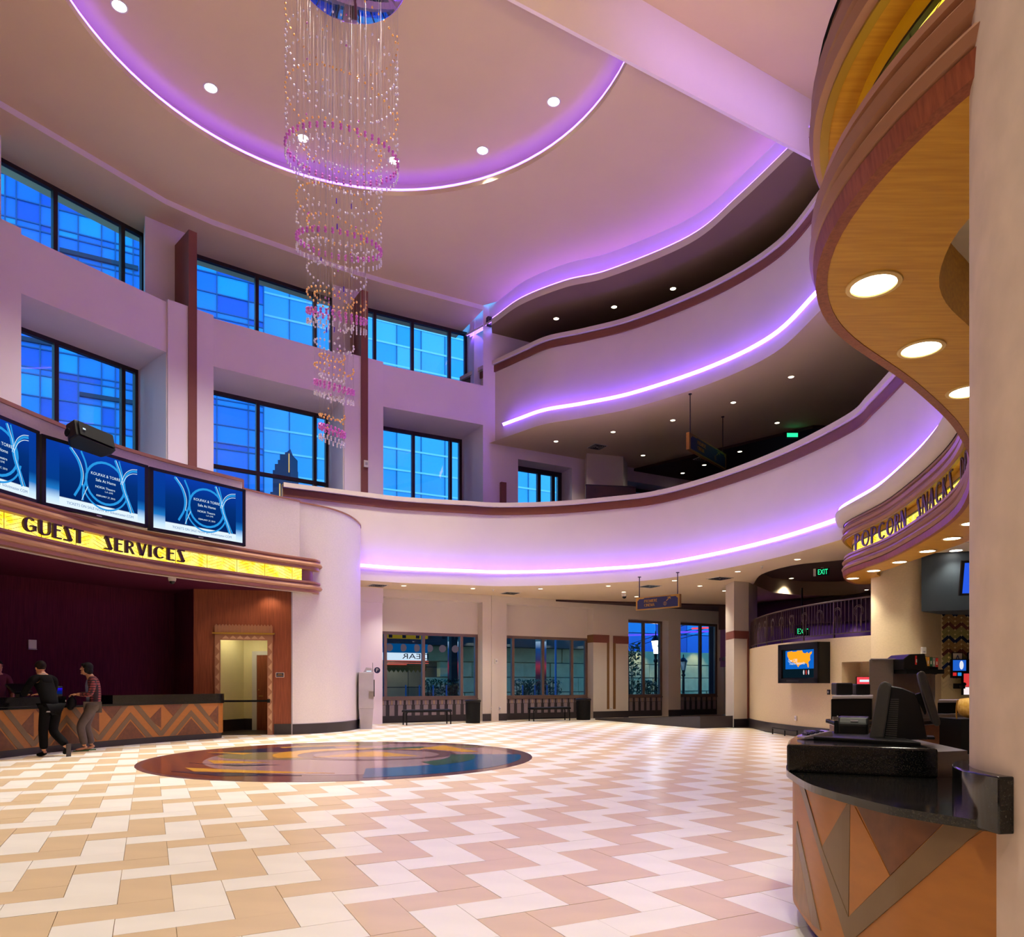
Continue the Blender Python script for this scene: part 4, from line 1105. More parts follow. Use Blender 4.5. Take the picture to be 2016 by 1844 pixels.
    for x in (.25, .75): br = MB(); br.obox(P(x, .3, -.30), T3 * .08, n.to_3d() * .24, Z3_ * .4); br.build('bracket', m_black, root)
    return root
S1a, S1b = Vector((-9.02, 11.35)), xy(at(77, 900, 13.38)); S2a, S2b = xy(at(81.5, 900, 13.45)), xy(at(291, 900, 15.42)); S3a, S3b = xy(at(294, 900, 15.45)), xy(at(483, 900, 17.3))
screen(S1a, S1b, 4.62, 5.95, 'blue advertising screen cut off by the left edge, next to the loudspeaker screen')
screen(S2a, S2b, 4.62, 5.93, 'blue advertising screen in the middle, directly under the black loudspeaker')
screen(S3a, S3b, 4.58, 5.92, 'blue advertising screen at the right end of the row of three')
# loudspeaker on the screens
c = at(178, 864, 13.85); t = (S2b - S2a).normalized()
ls = thing('loudspeaker', 'black wedge loudspeaker lying on top of the middle advertising screen', 'loudspeaker', c)
Mx = Matrix.Translation(c) @ Matrix.Rotation(math.atan2(t.y, t.x), 4, 'Z') @ Matrix.Rotation(math.radians(4), 4, 'Y') @ Matrix.Rotation(math.radians(-20), 4, 'X')
mb = MB(); mb.prism([(-.40, -.17), (.40, -.15), (.42, .02), (.34, .20), (-.30, .22), (-.42, .05)], -.17, .17); mb.xform(Mx); mb.build('cabinet', m_black, ls, bevel=.03)
mb = MB(); mb.obox((-.34, -.185, -.14), (.70, 0.02, 0), (0, -.012, 0), (0, 0, .28)); mb.xform(Mx); mb.build('grille', m_blackmatt, ls)
mb = MB(); mb.obox((-.28, -.205, -.02), (.05, 0, 0), (0, -.006, 0), (0, 0, .03)); mb.xform(Mx); mb.build('badge', m_ringw, ls)
mb = MB(); mb.lathe([(.07, -.01), (.085, 0), (.07, .015)], n=16); mb.xform(Mx @ Matrix.Translation((-.41, .05, 0)) @ Matrix.Rotation(-PI / 2, 4, 'Y')); mb.build('handle_cup', m_blackmatt, ls)
# thermostat, dome camera on the plum wall
pp = onwall(55, 1276, WC, WD); t = (WC - WD).normalized(); n = Vector((t.y, -t.x))
wsn = thing('wall_sensor', 'white sensor box alone on the plum coloured wall behind the counter', 'sensor', pp)
mb = MB(); mb.obox(pp, t.to_3d() * .17, n.to_3d() * .04, (0, 0, .20)); mb.build('cover', m_offwhite, wsn, bevel=.01)
mb = MB(); mb.obox(pp - Vector((0, 0, .025)), t.to_3d() * .17, n.to_3d() * .05, (0, 0, .022)); mb.build('lower_lip', m_grey, wsn)
def dome_cam(p, label, s=1.0):
    r = thing('dome_camera', label, 'security camera', p)
    mb = MB(); mb.lathe([(.085 * s, 0), (.085 * s, -.05 * s), (.075 * s, -.09 * s), (.02 * s, -.10 * s)], p, 20); mb.build('housing', m_offwhite, r, smooth=40)
    mb = MB(); mb.lathe([(.062 * s, -.09 * s), (.058 * s, -.12 * s), (.035 * s, -.15 * s), (.001, -.16 * s)], p, 16); mb.build('dome', m_black, r, smooth=60)
dome_cam(onz(339, 1136, 3.76), 'small dome camera under the dark ceiling of the guest services recess', 1.0)
# registers on the counter
def pos_back(p, rz, label):
    r = thing('cash_register', label, 'cash register', p, rz, world=False)
    mb = MB(); mb.box((0, 0, .03), (.34, .30, .06)); mb.build('base', m_black, r, bevel=.01)
    mb = MB(); mb.prism([(-.08, .06), (.08, .06), (.04, .3), (-.04, .3)], -.05, .05); mb.xform(Matrix.Rotation(PI / 2, 4, 'X')); mb.build('neck', m_black, r)
    mb = MB(); mb.box((0, 0, 0), (.40, .05, .30)); mb.xform(Matrix.Translation((0, .02, .33)) @ Matrix.Rotation(math.radians(-55), 4, 'X')); mb.build('display', m_black, r, bevel=.012)
    return r
q, t = pathat(GC, s_at_u(GC, 92)); az = math.atan2(t.y, t.x)
nn = Vector((t.y, -t.x)); pq_ = q - nn * .62
pos_back((pq_.x, pq_.y, .905), az + PI * .0, 'black register with tilted display on the guest counter beside the plaid shirt man')
pd = thing('customer_display', 'small grey customer display glowing blue beside the guest counter register', 'display', (*(q + t * .33 - nn * .16), 1.09), az, world=False)
mb = MB(); mb.box((0, 0, .10), (.30, .12, .20)); mb.build('housing', m_slate, pd, bevel=.015)
mb = MB(); mb.box((.01, -.064, .10), (.24, .006, .12)); mb.build('display_glass', grad_emit('register_blue', [(0, (10, 40, 90)), (.5, (12, 24, 120)), (1, (50, 20, 255))], .7), pd)

# added spots under the sign, without fixtures, brighten the veneer
for u in (410, 480, 545):
    q, t = pathat(GP, s_at_u(GP, u)); n = Vector((t.y, -t.x)); p = q - n * .35
    no_fixture = None
    spot((p.x, p.y, 3.70), 22, 140, (1, .78, .5), .06)
# ================================================================== CONCESSION STAND (right)
ZS = 3.6
far_to_near = [(1748, 1145), (1703, 1151), (1678, 1148.5), (1661, 1139.5), (1663, 1131), (1693, 1120), (1744, 1101.5), (1806, 1068.5), (1855, 1037), (1888, 1006), (1909, 961)]
near_part = [(1909, 901.6), (1880, 844), (1855.6, 816), (1789.5, 757), (1735, 719), (1665, 674), (1627, 637), (1607, 600), (1602, 562), (1605, 525), (1622, 470), (1660, 411), (1710, 347), (1759.5, 292), (1809, 239), (1869, 190), (1909, 155)]
ctrl = [xy(onz(u, v, ZS)) for u, v in far_to_near + near_part] + [Vector((1.83, 2.42)), Vector((2.05, 2.0)), Vector((2.5, 1.5))]
CP = resample(cat(ctrl, 6), 150)
# a light smoothing pass keeps the outline fair
for _ in range(6): CP = [CP[0]] + [(CP[i - 1] + CP[i] * 2 + CP[i + 1]) / 4 for i in range(1, len(CP) - 1)] + [CP[-1]]
def width_at(k): return .95 if k < 60 else .95 - .25 * min(1, (k - 60) / 40)
NCP = normals(CP)
s_tip = min(range(60), key=lambda i: CP[i].x / CP[i].y)
IN_ = [xy(onz(u, v, ZS)) for u, v in ((1769, 1147), (1745, 1139), (1726, 1131), (1730, 1125), (1748, 1121), (1800, 1102), (1860, 1082), (1911, 1062))] + [Vector((6.55, 9.5)), Vector((5.6, 7.6)), Vector((4.4, 6.1)), Vector((3.4, 5.15))] + [xy(onz(u, v, ZS)) for u, v in ((1909, 640), (1880, 620), (1852, 583), (1845, 545), (1870, 480), (1909, 423))] + [Vector((2.35, 2.95)), Vector((2.7, 2.2)), Vector((2.9, 1.6))]
INN = resample(cat(IN_, 6), 150)
for _ in range(3): INN = [INN[0]] + [(INN[i - 1] + INN[i] * 2 + INN[i + 1]) / 4 for i in range(1, len(INN) - 1)] + [INN[-1]]
cano = thing('concession_canopy', 'winding wooden canopy reading POPCORN SNACKS DRINKS above the concession counters', 'canopy', (CP[40].x, CP[40].y, ZS))
mb = MB(); mb.flat(CP + INN[::-1], [], ZS); mb.build('soffit_panel', m_wood, cano)
mb = MB(); mb.loft([row(INN, ZS), row(INN, ZS + .42)]); mb.build('inner_face', m_wood, cano, smooth=40)
mb = MB(); mb.sweep(CP, [(-.06, ZS - .004), (.0, ZS - .004), (.015, ZS + .09), (-.06, ZS + .09)]); mb.build('veneer_strip', m_wooddark, cano, smooth=40)
def MOLD2(z): return [(-.10, z), (.06, z), (.10, z + .02), (.12, z + .06), (.09, z + .10), (.06, z + .11), (.06, z + .14), (.09, z + .155), (.11, z + .20), (.08, z + .235), (.045, z + .24), (.045, z + .27), (.07, z + .28), (.07, z + .32), (-.10, z + .32)]
mb = MB(); mb.sweep(CP, [(d - .085, z) for d, z in MOLD2(ZS + .09)]); mb.build('lower_moulding', m_mold, cano, smooth=35)
mb = MB(); mb.sweep(CP, [(d - .085, z) for d, z in MOLD2(ZS + .76)]); mb.build('upper_moulding', m_mold, cano, smooth=35)
mb = MB(); mb.sweep(CP, [(-.20, ZS + .755), (-.03, ZS + .755), (-.03, ZS + .76), (-.20, ZS + .76)]); mb.build('moulding_underside', m_wood, cano, smooth=35)
PB = offs(CP, -.20)
mb = MB(); mb.loft([row(PB, ZS + .40), row(PB, ZS + .77)]); mb.build('glowing_panel', m_glow, cano)
m_yband = M('yellow_painted_band', (226, 180, 10), .5, var=.03)
mb = MB(); mb.sweep(PB, [(.0, ZS + .655), (.025, ZS + .655), (.025, ZS + .757), (.0, ZS + .757)]); mb.build('yellow_band', m_yband, cano, smooth=35)
mb = MB(); mb.sweep(PB, [(.0, ZS + .64), (.03, ZS + .64), (.03, ZS + .655), (.0, ZS + .655)]); mb.build('black_channel', m_black, cano, smooth=35)
mb = MB(); mb.sweep(CP, [(-.065, ZS + .748), (-.02, ZS + .748), (-.02, ZS + .765), (-.065, ZS + .765)]); mb.build('gold_lip', m_moldgold, cano, smooth=35)
mb = MB(); s = .4; Lp = plen(PB)
def pan(s_, z, d): p, t = pathat(PB, min(max(s_, .01), Lp - .01)); n = Vector((t.y, -t.x)); return Vector((p.x + n.x * d, p.y + n.y * d, z))
while s < Lp - .4:
    mb.loft([[pan(s - .005, ZS + .41, .006), pan(s + .005, ZS + .41, .006)], [pan(s - .005, ZS + .64, .006), pan(s + .005, ZS + .64, .006)]])
    for k in range(4):
        for sg_ in (-1, 1):
            z0_ = ZS + .41 + k * .05
            mb.loft([[pan(s + sg_ * (.03 + .07 * q), z0_ + .03 * q, .006) for q in range(4)], [pan(s + sg_ * (.03 + .07 * q), z0_ + .03 * q + .006, .006) for q in range(4)]])
    s += .52
mb.build('lead_lines', m_lead, cano, kind='stuff')
CPr = CP
LET = offs(CP, .0)
for w_, ua, ub in (('POPCORN', 1676, 1777), ('SNACKS', 1796, 1868)):
    pass
iT = s_tip
tail = CP[iT:]
s0 = plen(CP[:iT + 1])
def su(u): return s0 + s_at_u(tail, u)
LZ0, LZ1 = ZS + .435, ZS + .75
sign_letters(CP, su(1677), su(1776), 'POPCORN', LZ0, LZ1, -.07, cano, m_letter, depth=.018, gap=.17)
sign_letters(CP, su(1797), su(1866), 'SNACKS', LZ0, LZ1, -.07, cano, m_letter, depth=.018, gap=.17)
sN = su(1881); sign_letters(CP, sN, sN + 1.45, 'DRINKS', LZ0, LZ1, -.07, cano, m_letter, depth=.018, gap=.17)
# cream bulkhead between the canopy and the balcony
mb = MB(); kk = CP[:110]
mb.loft([row(offs(kk, -.10), ZS + 1.08), row(offs(kk, .0), ZS + 1.09), row(offs(kk, .12), ZS + 1.15), row(offs(kk, .16), ZS + 1.24), row(offs(kk, .16), ZS + 1.32), row(offs(kk, -.2), ZS + 1.33)]); mb.build('cream_bulge', m_paint, cano, smooth=60)
mb = MB(); mb.loft([row(offs(kk[10:], .08), ZS + 1.335), row(offs(kk[10:], .095), ZS + 1.335), row(offs(kk[10:], .095), ZS + 1.42), row(offs(kk[10:], .08), ZS + 1.42)], ring=True); mb.build('led_strip', m_led, cano)
mb = MB(); mb.flat(CP + INN[::-1], [], ZS + 1.08); mb.build('canopy_top', m_blackmatt, cano)
# downlights in the canopy
def downlight(p, r, label, group, watts=0, cool=False, lamp=None, angle=110, trim=None):
    d = thing('downlight', label, 'ceiling light', p, 0, group)
    mb = MB(); mb.lathe([(r * .86, -.001), (r * .9, -.010), (r * 1.08, -.008), (r * 1.1, -.001)], p, 24); mb.build('trim_ring', trim or m_offwhite, d, smooth=50)
    mb = MB(); mb.lathe([(.0005, -.003), (r * .88, -.003)], p, 24); mb.build('lamp_lens', lamp or (m_lampcool if cool else m_lamp), d)
    if watts: spot((p[0], p[1], p[2] - .03), watts, angle, WARM, r * .8)
    return d
m_trimgold = M('brass_trim', (214, 180, 110), .35, metal=.3)
cpix = [(1720, 560), (1813.5, 686), (1904, 770), (1912, 1030), (1874, 1059.5), (1826, 1084.5), (1771, 1106), (1720, 1123), (1679, 1138)]
for k, (u, v) in enumerate(cpix):
    downlight(onz(u, v, ZS), .135, '%s large round downlight, counted from the near end, in the wooden canopy underside' % ORD[k], 'downlights in the wooden canopy', CANOPY_W * (.45 if k < 3 else 1), True, trim=m_trimgold)
# concession ceiling and its lights
cc = structure('ceiling_concession')
m_acou = M('acoustic_tile', (226, 214, 190), .8, var=.03, scale=12)
mb = MB(); ipoly = INN + [Vector((14.5, 1.6)), Vector((14.5, 18.2)), Vector((8.4, 18.2))]
mb.flat(ipoly, [], ZS + .40); mb.build('ceiling_panel_field', m_acou, cc)
mb = MB()
def in_x(y): return max([a.x + (b.x - a.x) * (y - a.y) / (b.y - a.y) for a, b in zip(INN, INN[1:]) if (a.y - y) * (b.y - y) <= 0 and abs(a.y - b.y) > 1e-6] or [8.2])
for k in range(10):
    y = 4.0 + k * 1.22; x0 = in_x(y) + .05; mb.box(((x0 + 14) / 2, y, ZS + .397), (14 - x0, .03, .004))
for k in range(6):
    x = 8.0 + k * 1.22; mb.box((x, 9.4, ZS + .397), (.03, 12.4 if x > 8.3 else 10, .004))
mb.build('ceiling_grid', m_grey, cc, kind='stuff')
for k, (u, v) in enumerate([(1882, 1083), (1869, 1100), (1890, 1056)]):
    downlight(onz(u, v, ZS + .40), .13, '%s round light from the front in the tiled ceiling behind the popcorn canopy' % ORD[k], 'lights in the concession tile ceiling', 60, True)
dome_cam(onz(1802, 1108, ZS + .40), 'dome camera under the tiled ceiling behind the popcorn canopy', 1.1)
# column that closes the far end of the stand
fw_ = structure('column_far')
cN = Vector((8.33, 15.75)); rN = .63
nose = [cN + Vector((math.cos(math.radians(a)), math.sin(math.radians(a)))) * rN for a in range(200, 281, 8)]
nose = [cN + Vector((math.cos(math.radians(a)), math.sin(math.radians(a)))) * rN for a in range(185, 296, 8)]
t1 = Vector((math.cos(math.radians(25)), math.sin(math.radians(25))))
flat_end = Vector((9.2, 15.68))
tile_end = flat_end + Vector((2.6, .5))
mb = MB(); mb.loft([row(nose + [flat_end], 0), row(nose + [flat_end], 4.45)]); mb.build('rounded_wall', m_paperdim, fw_, smooth=40)
m_cream2 = M('cream_wall_tile', (222, 206, 160), .35, var=.03)
tw = structure('wall_tiled'); ft = (tile_end - flat_end).normalized(); fn = Vector((ft.y, -ft.x))
mb = MB(); mb.quad((*flat_end, 0), (*tile_end, 0), (*tile_end, 4.4), (*flat_end, 4.4)); mb.build('tile_bed', m_cream2, tw)
# herringbone wall tiles, a row of each colour at a time
cols = [m_navy, M('ochre_tile', (146, 116, 72), .3), M('wine_tile', (96, 48, 44), .3), M('sage_tile', (138, 136, 84), .3)]
m_navy_t = M('blue_tile', (20, 34, 78), .25); cols[0] = m_navy_t
tl, twd = .20, .075
mts = {}
for sgn in (1, -1):
    for ci, mt in enumerate(cols + [m_cream2]):
        m_ = MB(); a = math.radians(38) * sgn
        u_ = Vector((math.cos(a), math.sin(a))); v_ = Vector((-u_.y, u_.x))
        pts = [u_ * sx * tl * .47 + v_ * sy * twd * .45 for sx, sy in ((-1, -1), (1, -1), (1, 1), (-1, 1))]
        m_.prism([(p.x, p.y) for p in pts], 0, .008); m_.xform(frame3((0, 0, 0), ft.to_3d(), (0, 0, 1)))
        mts[(sgn, ci)] = m_.mesh('tile', mt)
cs = tl * math.cos(math.radians(38)); rs = twd / math.cos(math.radians(38))
for r_ in range(26):
    for c_ in range(6):
        sgn = 1 if c_ % 2 == 0 else -1
        z = 2.86 - r_ * rs + (0 if sgn == 1 else .0)
        ci = ([0, 1, 1, 2, 3, 3] * 8)[r_] if r_ < 15 else 4
        if z < 1.2: continue
        o = bpy.data.objects.new('tile', mts[(sgn, ci)]); COL.objects.link(o); o.parent = tw
        p = flat_end + ft * (.10 + c_ * cs) + fn * .004
        o.location = (p.x, p.y, z)
# slate bulkhead with a tilted menu screen
sb = structure('bulkhead_menu')
q0 = xy(onwall(1813, 1150, nose[-3] + fn * .5, flat_end + fn * 1.2)); mb = MB()
qa = xy(at(1814, 1150, 15.0)); qb = Vector((12.4, 13.6))
mb.prism([qa, qb, Vector((12.6, 16.6)), flat_end + Vector((-.02, .2))], 2.82, 4.0); mb.build('bulkhead_box', m_slate, sb)
sm = xy(at(1899, 1150, 13.7)); ms = thing('menu_screen', 'tilted menu screen with blue picture at the edge of the slate bulkhead', 'screen', (sm.x, sm.y, 3.2))
mb = MB(); mb.box((0, 0, 0), (1.1, .06, .66)); Mx = Matrix.Translation((sm.x + .53, sm.y, 3.33)) @ Matrix.Rotation(math.radians(-14), 4, 'Z') @ Matrix.Rotation(math.radians(14), 4, 'X'); mb.xform(Mx); mb.build('casing', m_black, ms)
mb = MB(); mb.box((0, -.034, 0), (1.0, .006, .57)); mb.xform(Mx); mb.build('picture', EM('menu_blue', lin((40, 90, 230)), 1.0), ms)
# framed certificates and picture screen on the tiles
for k, (u0_, u1_, v0_, v1_, lab) in enumerate(((1871, 1892, 1284, 1310, 'framed letter A certificate on the tiled concession wall'), (1902, 1915, 1284, 1304, 'second framed certificate, half hidden by the foreground column'))):
    a = onwall(u0_, v1_, flat_end, tile_end); b = onwall(u1_, v0_, flat_end, tile_end)
    fr = thing('framed_certificate', lab, 'certificate', a)
    w_ = (xy(b) - xy(a)).length; h_ = b.z - a.z
    mb = MB(); mb.obox(a + fn.to_3d() * .03, ft.to_3d() * w_, fn.to_3d() * .02, (0, 0, h_)); mb.build('frame', m_black, fr)
    mb = MB(); mb.obox(a + fn.to_3d() * .045 + ft.to_3d() * .02 + Vector((0, 0, .02)), ft.to_3d() * (w_ - .04), fn.to_3d() * .008, (0, 0, h_ - .04)); mb.build('paper', m_offwhite, fr)
    if k == 0: put_text('A', .22, frame3(a + fn.to_3d() * .055 + ft.to_3d() * w_ * .5 + Vector((0, 0, h_ * .5)), ft.to_3d(), (0, 0, 1)), M('blue_ink', (30, 70, 130), .5), fr)

# ------------------------------------------------------------------ foreground column
fc = structure('column_front')
FCc, FCr = Vector((2.24, 2.55)), .548
mb = MB(); mb.lathe([(FCr, 0), (FCr, 8.0)], (FCc.x, FCc.y, 0), 72); mb.build('shaft', m_plaster, fc, smooth=60)

# ------------------------------------------------------------------ foreground counter
Z1, Z2c = .86, 1.01
led = [(1548, 1521.5), (1556, 1530), (1590, 1551), (1632, 1566), (1675, 1578.6), (1720, 1590.5), (1764, 1601), (1826, 1612), (1888, 1622), (1967, 1634)]
LPx = None
LP = cat([xy(onz(1575, 1488, .845)), xy(onz(1552, 1506, .845))] + [xy(onz(u, v, .835)) for u, v in led], 6)
fcn = thing('concession_counter', 'near concession counter with black granite ledges and curved marquetry front beside the column', 'counter', (1.9, 3.4, 0))
back = [Vector((1.70, 2.74)), Vector((1.93, 3.06)), Vector((2.3, 3.17)), Vector((2.45, 3.75)), Vector((2.3, 4.6)), Vector((2.0, 4.9))]
mb = MB(); mb.prism(LP + back, Z1 - .035, Z1); mb.build('ledge_slab', m_granite, fcn, bevel=.010)
PPc = offs(LP, -.035 if normals(LP)[20].x < 0 else .035)
PPc = [p for p in PPc]
sgnp = 1 if normals(LP)[20].x < 0 else -1
mb = MB(); mb.loft([row(PPc, .135), row(PPc, Z1 - .03)]); mb.build('front_panel', m_orange, fcn, smooth=40)
TK = offs(LP, -.12 * sgnp)
mb = MB(); mb.loft([row(TK, 0), row(TK, .14), row(PPc, .14)]); mb.build('plinth', m_basetile, fcn, smooth=40)
# the raised part
R0, R1 = xy(onz(1549, 1466, 1.0)), xy(onz(1848, 1471, 1.0))
ra0 = Vector((1.50, 3.98)); ra1 = Vector((2.18, 3.70))
ra0 = xy(onz(1549, 1519, .86)); ra1 = xy(onz(1848, 1532, .86))
rpoly = [ra0, ra1, ra1 + Vector((.16, .9)), xy(onz(1700, 1440, Z2c)), xy(onz(1600, 1440.5, Z2c)), xy(onz(1570, 1445, Z2c)), xy(onz(1553, 1455, Z2c))]
mb = MB(); mb.prism(rpoly, Z1, Z2c); mb.build('raised_ledge', m_granite, fcn, bevel=.012)
mb = MB(); mb.prism([ra1 + Vector((-.02, .03)), ra1 + Vector((.22, .12)), ra1 + Vector((.38, .9)), ra1 + Vector((.14, .9))], .3, .99); mb.build('steel_cabinet', m_steel, fcn)
mb = MB(); mb.prism([rpoly[0] + Vector((.27, .30)), rpoly[1] + Vector((-.01, .14)), rpoly[1] + Vector((.15, .8)), rpoly[0] + Vector((.45, .9))], Z2c, Z2c + .022); mb.build('till_mat', m_black, fcn, bevel=.006)
# block that wraps the column
ringp = [FCc + Vector((math.cos(math.radians(a)), math.sin(math.radians(a)))) * .605 for a in range(128, 191, 5)]
ringi = [FCc + Vector((math.cos(math.radians(a)), math.sin(math.radians(a)))) * .545 for a in range(128, 191, 5)]
mb = MB(); mb.prism(ringp + ringi[::-1], Z1 - .03, Z1 + .165); mb.build('column_upstand', m_granite, fcn, smooth=40, bevel=.005)
# marquetry on the curved front: shapes read off the photograph, laid on the panel
def on_panel(u, v, d):
    k = (u - U0) / F; best = None
    for a, b in zip(PPc, PPc[1:]):
        fa, fb = a.x - k * a.y, b.x - k * b.y
        if fa * fb <= 0 and fa != fb:
            w = fa / (fa - fb); p = a.lerp(b, w); t = (b - a).normalized()
            if best is None or p.y < best[0].y: best = (p, t)
    if best is None:
        p = PPc[-1] if (u > 1900) else min(PPc, key=lambda q: abs(q.x / q.y - k)); t = (PPc[-1] - PPc[-2]).normalized()
        best = (p, t)
    p, t = best; n = Vector((t.y, -t.x)) * sgnp
    z = HC + (HV - v) / F * p.y
    z = min(max(z, .137), Z1 - .037)
    return Vector((p.x + n.x * d, p.y + n.y * d, z))
def clip(P2, ax, lim, keep):
    o = []
    for a, b in zip(P2, P2[1:] + P2[:1]):
        fa, fb = (a[0] - lim) * keep, (b[0] - lim) * keep
        if fa >= 0: o.append(a)
        if (fa >= 0) != (fb >= 0):
            w = fa / (fa - fb); o.append((a[0] + (b[0] - a[0]) * w, a[1] + (b[1] - a[1]) * w))
    return o
def panel_poly(name, polys, mat, d):
    s = .248; mb = MB()
    for pts in polys:
        pts = [(1516 + x * s, 1400 + y * s) for x, y in pts]
        lo, hi = min(p[0] for p in pts), max(p[0] for p in pts); n = max(1, int((hi - lo) / 7)); 
        for k in range(n):
            q = clip(clip(pts, 0, lo + (hi - lo) * k / n, 1), 0, lo + (hi - lo) * (k + 1) / n, -1)
            if len(q) >= 3: mb.poly([on_panel(u, v, d) for u, v in q])
        rim = [on_panel(a[0] + (b[0] - a[0]) * k / 8, a[1] + (b[1] - a[1]) * k / 8, d) for a, b in zip(pts, pts[1:] + pts[:1]) for k in range(8)]
        rim2 = [on_panel(a[0] + (b[0] - a[0]) * k / 8, a[1] + (b[1] - a[1]) * k / 8, -.003) for a, b in zip(pts, pts[1:] + pts[:1]) for k in range(8)]
        mb.loft([rim + rim[:1], rim2 + rim2[:1]])
    mb.build(name, mat, fcn)
m_goldburl = M('golden_burl', (150, 106, 44), .4, col2=(120, 82, 34), scale=12)
panel_poly('inlay_band', [[(225, 545), (268, 570), (415, 1080), (628, 1632), (640, 1830), (605, 1810)], [(628, 1632), (1432, 850), (1712, 905), (640, 1830)]], m_taupe, .0045)
panel_poly('inlay_triangle', [[(640, 690), (415, 1078), (626, 1625)]], m_taupe, .003)
panel_poly('inlay_triangle', [[(643, 690), (632, 1625), (955, 1305)]], m_orange, .003)
panel_poly('inlay_triangle', [[(655, 670), (1428, 840), (958, 1300)]], m_burl, .003)
panel_poly('inlay_band', [[(218, 872), (405, 1740), (337, 1690), (212, 990)]], m_taupe, .004)
panel_poly('inlay_triangle', [[(211, 1000), (333, 1680), (250, 1590), (190, 1440)]], m_goldburl, .003)
# register
regp = at(1790, 1451, 4.28); regp.z = Z2c + .024
reg = thing('cash_register', 'large black register with ribbed flank standing on the near concession counter', 'cash register', regp)
Yr = 4.2
ra_d = Vector((math.sin(math.radians(28)), math.cos(math.radians(28)))); ra_r = Vector((ra_d.y, -ra_d.x)); ra_o = xy(at(1780, 1400, Yr))
def sil(pts):
    o = []
    for u, v in pts:
        p = onwall(u, v, ra_o, ra_o + ra_r); o.append(((xy(p) - ra_o).dot(ra_r), p.z))
    return o
RM = Matrix(((ra_r.x, ra_d.x, 0, ra_o.x), (ra_r.y, ra_d.y, 0, ra_o.y), (0, 0, 1, 0), (0, 0, 0, 1)))
def slab(pts, y0, y1, name, mat, bevel=.006, smooth=None):
    P2 = sil(pts); mb = MB(); mb.prism(P2, 0, y1 - y0)
    mb.xform(RM @ Matrix(((1, 0, 0, 0), (0, 0, 1, y0 - Yr), (0, 1, 0, 0), (0, 0, 0, 1)))); return mb.build(name, mat, reg, bevel=bevel, smooth=smooth)
m_regside = M('charcoal_plastic', (52, 50, 48), .5, var=.06, scale=40)
s_ = .206; cx = lambda p: [(1620 + x * s_, 1080 + y * s_) for x, y in p]
slab(cx([(590, 1800), (650, 1310), (760, 1330), (870, 1375), (905, 1420), (960, 1640), (995, 1812), (790, 1815)]), Yr - .10, Yr + .16, 'body', m_black)
slab(cx([(450, 1805), (530, 1340), (548, 1290), (590, 1265), (630, 1275), (658, 1310), (655, 1350), (590, 1800)]), Yr - .125, Yr + .20, 'left_shell', m_regside, .012)
slab(cx([(900, 1195), (925, 1168), (960, 1175), (980, 1205), (1112, 1640), (1108, 1675), (1075, 1685), (1040, 1660), (920, 1290)]), Yr - .16, Yr + .22, 'display', m_regside, .012)
slab(cx([(880, 1390), (935, 1370), (990, 1560), (975, 1590), (905, 1440)]), Yr - .04, Yr + .08, 'display_arm', m_black)
mb = MB()
for k in range(19):
    x0, z0 = sil(cx([(650 - k * 3.0, 1440 + k * 19.5)]))[0]; x1, _ = sil(cx([(728 - k * 1.2, 1440 + k * 19.5)]))[0]
    mb.obox((x0, -.108, z0), (x1 - x0, 0, 0), (0, .012, 0), (0, 0, .006))
mb.xform(RM); mb.build('cooling_ribs', m_regside, reg, kind='stuff')
slab(cx([(985, 1815), (985, 1790), (1070, 1793), (1070, 1818)]), Yr - .05, Yr + .1, 'drawer_key', m_black)
# receipt printer
prp = at(1680, 1447, 4.55); prp.z = Z2c
pr = thing('receipt_printer', 'black receipt printer with small silver label beside the near register', 'printer', prp)
po = xy(at(1649, 1447, 4.5)); pe_ = (xy(onwall(1709, 1447, po, po + ra_r)) - po).length; z0 = Z2c + .002
PM = Matrix(((ra_r.x, ra_d.x, 0, po.x), (ra_r.y, ra_d.y, 0, po.y), (0, 0, 1, z0), (0, 0, 0, 1)))
mb = MB(); mb.prism([(.0, .0), (.20, .0), (.22, .06), (.19, .122), (.03, .122), (.0, .08)], 0, pe_); mb.xform(PM @ Matrix(((0, 0, 1, 0), (1, 0, 0, 0), (0, 1, 0, 0), (0, 0, 0, 1)))); mb.build('housing', m_black, pr, bevel=.012)
mb = MB(); mb.box((pe_ * .55, .012, .100), (pe_ * .25, .012, .010)); mb.xform(PM); mb.build('label_plate', m_grey, pr)
mb = MB(); mb.prism([(0, 0), (.16, 0), (.17, .05), (.0, .09)], 0, .02); mb.xform(PM @ Matrix(((0, 0, 1, -.02), (1, 0, 0, .01), (0, 1, 0, .01), (0, 0, 0, 1)))); mb.build('side_cheek', m_blackmatt, pr)
# card terminal
ct = at(1603, 1451, 4.35); ct.z = Z2c
cd = thing('card_terminal', 'silver card terminal tilted on the near corner of the concession counter', 'card terminal', ct)
xa, xb = at(1574, 1445, 4.35).x, at(1632, 1445, 4.35).x
mb = MB(); mb.prism([(xa, Z2c + .003), (xb, Z2c + .003), (xb - .012, Z2c + .05), (xb - .03, Z2c + .052), (xa, Z2c + .018)], 0, .11)
mb.xform(Matrix(((1, 0, 0, 0), (0, 0, 1, 4.28), (0, 1, 0, 0), (0, 0, 0, 1)))); mb.build('body', m_steel, cd, bevel=.004)
mb = MB(); dz = (.034) / (xb - xa)
for i in range(3):
    for j in range(4): mb.box((xa + .03 + j * .028, 4.305 + i * .03, Z2c + .024 + (.03 + j * .028) * dz), (.018, .02, .008))
mb.build('keys', m_black, cd, kind='stuff')
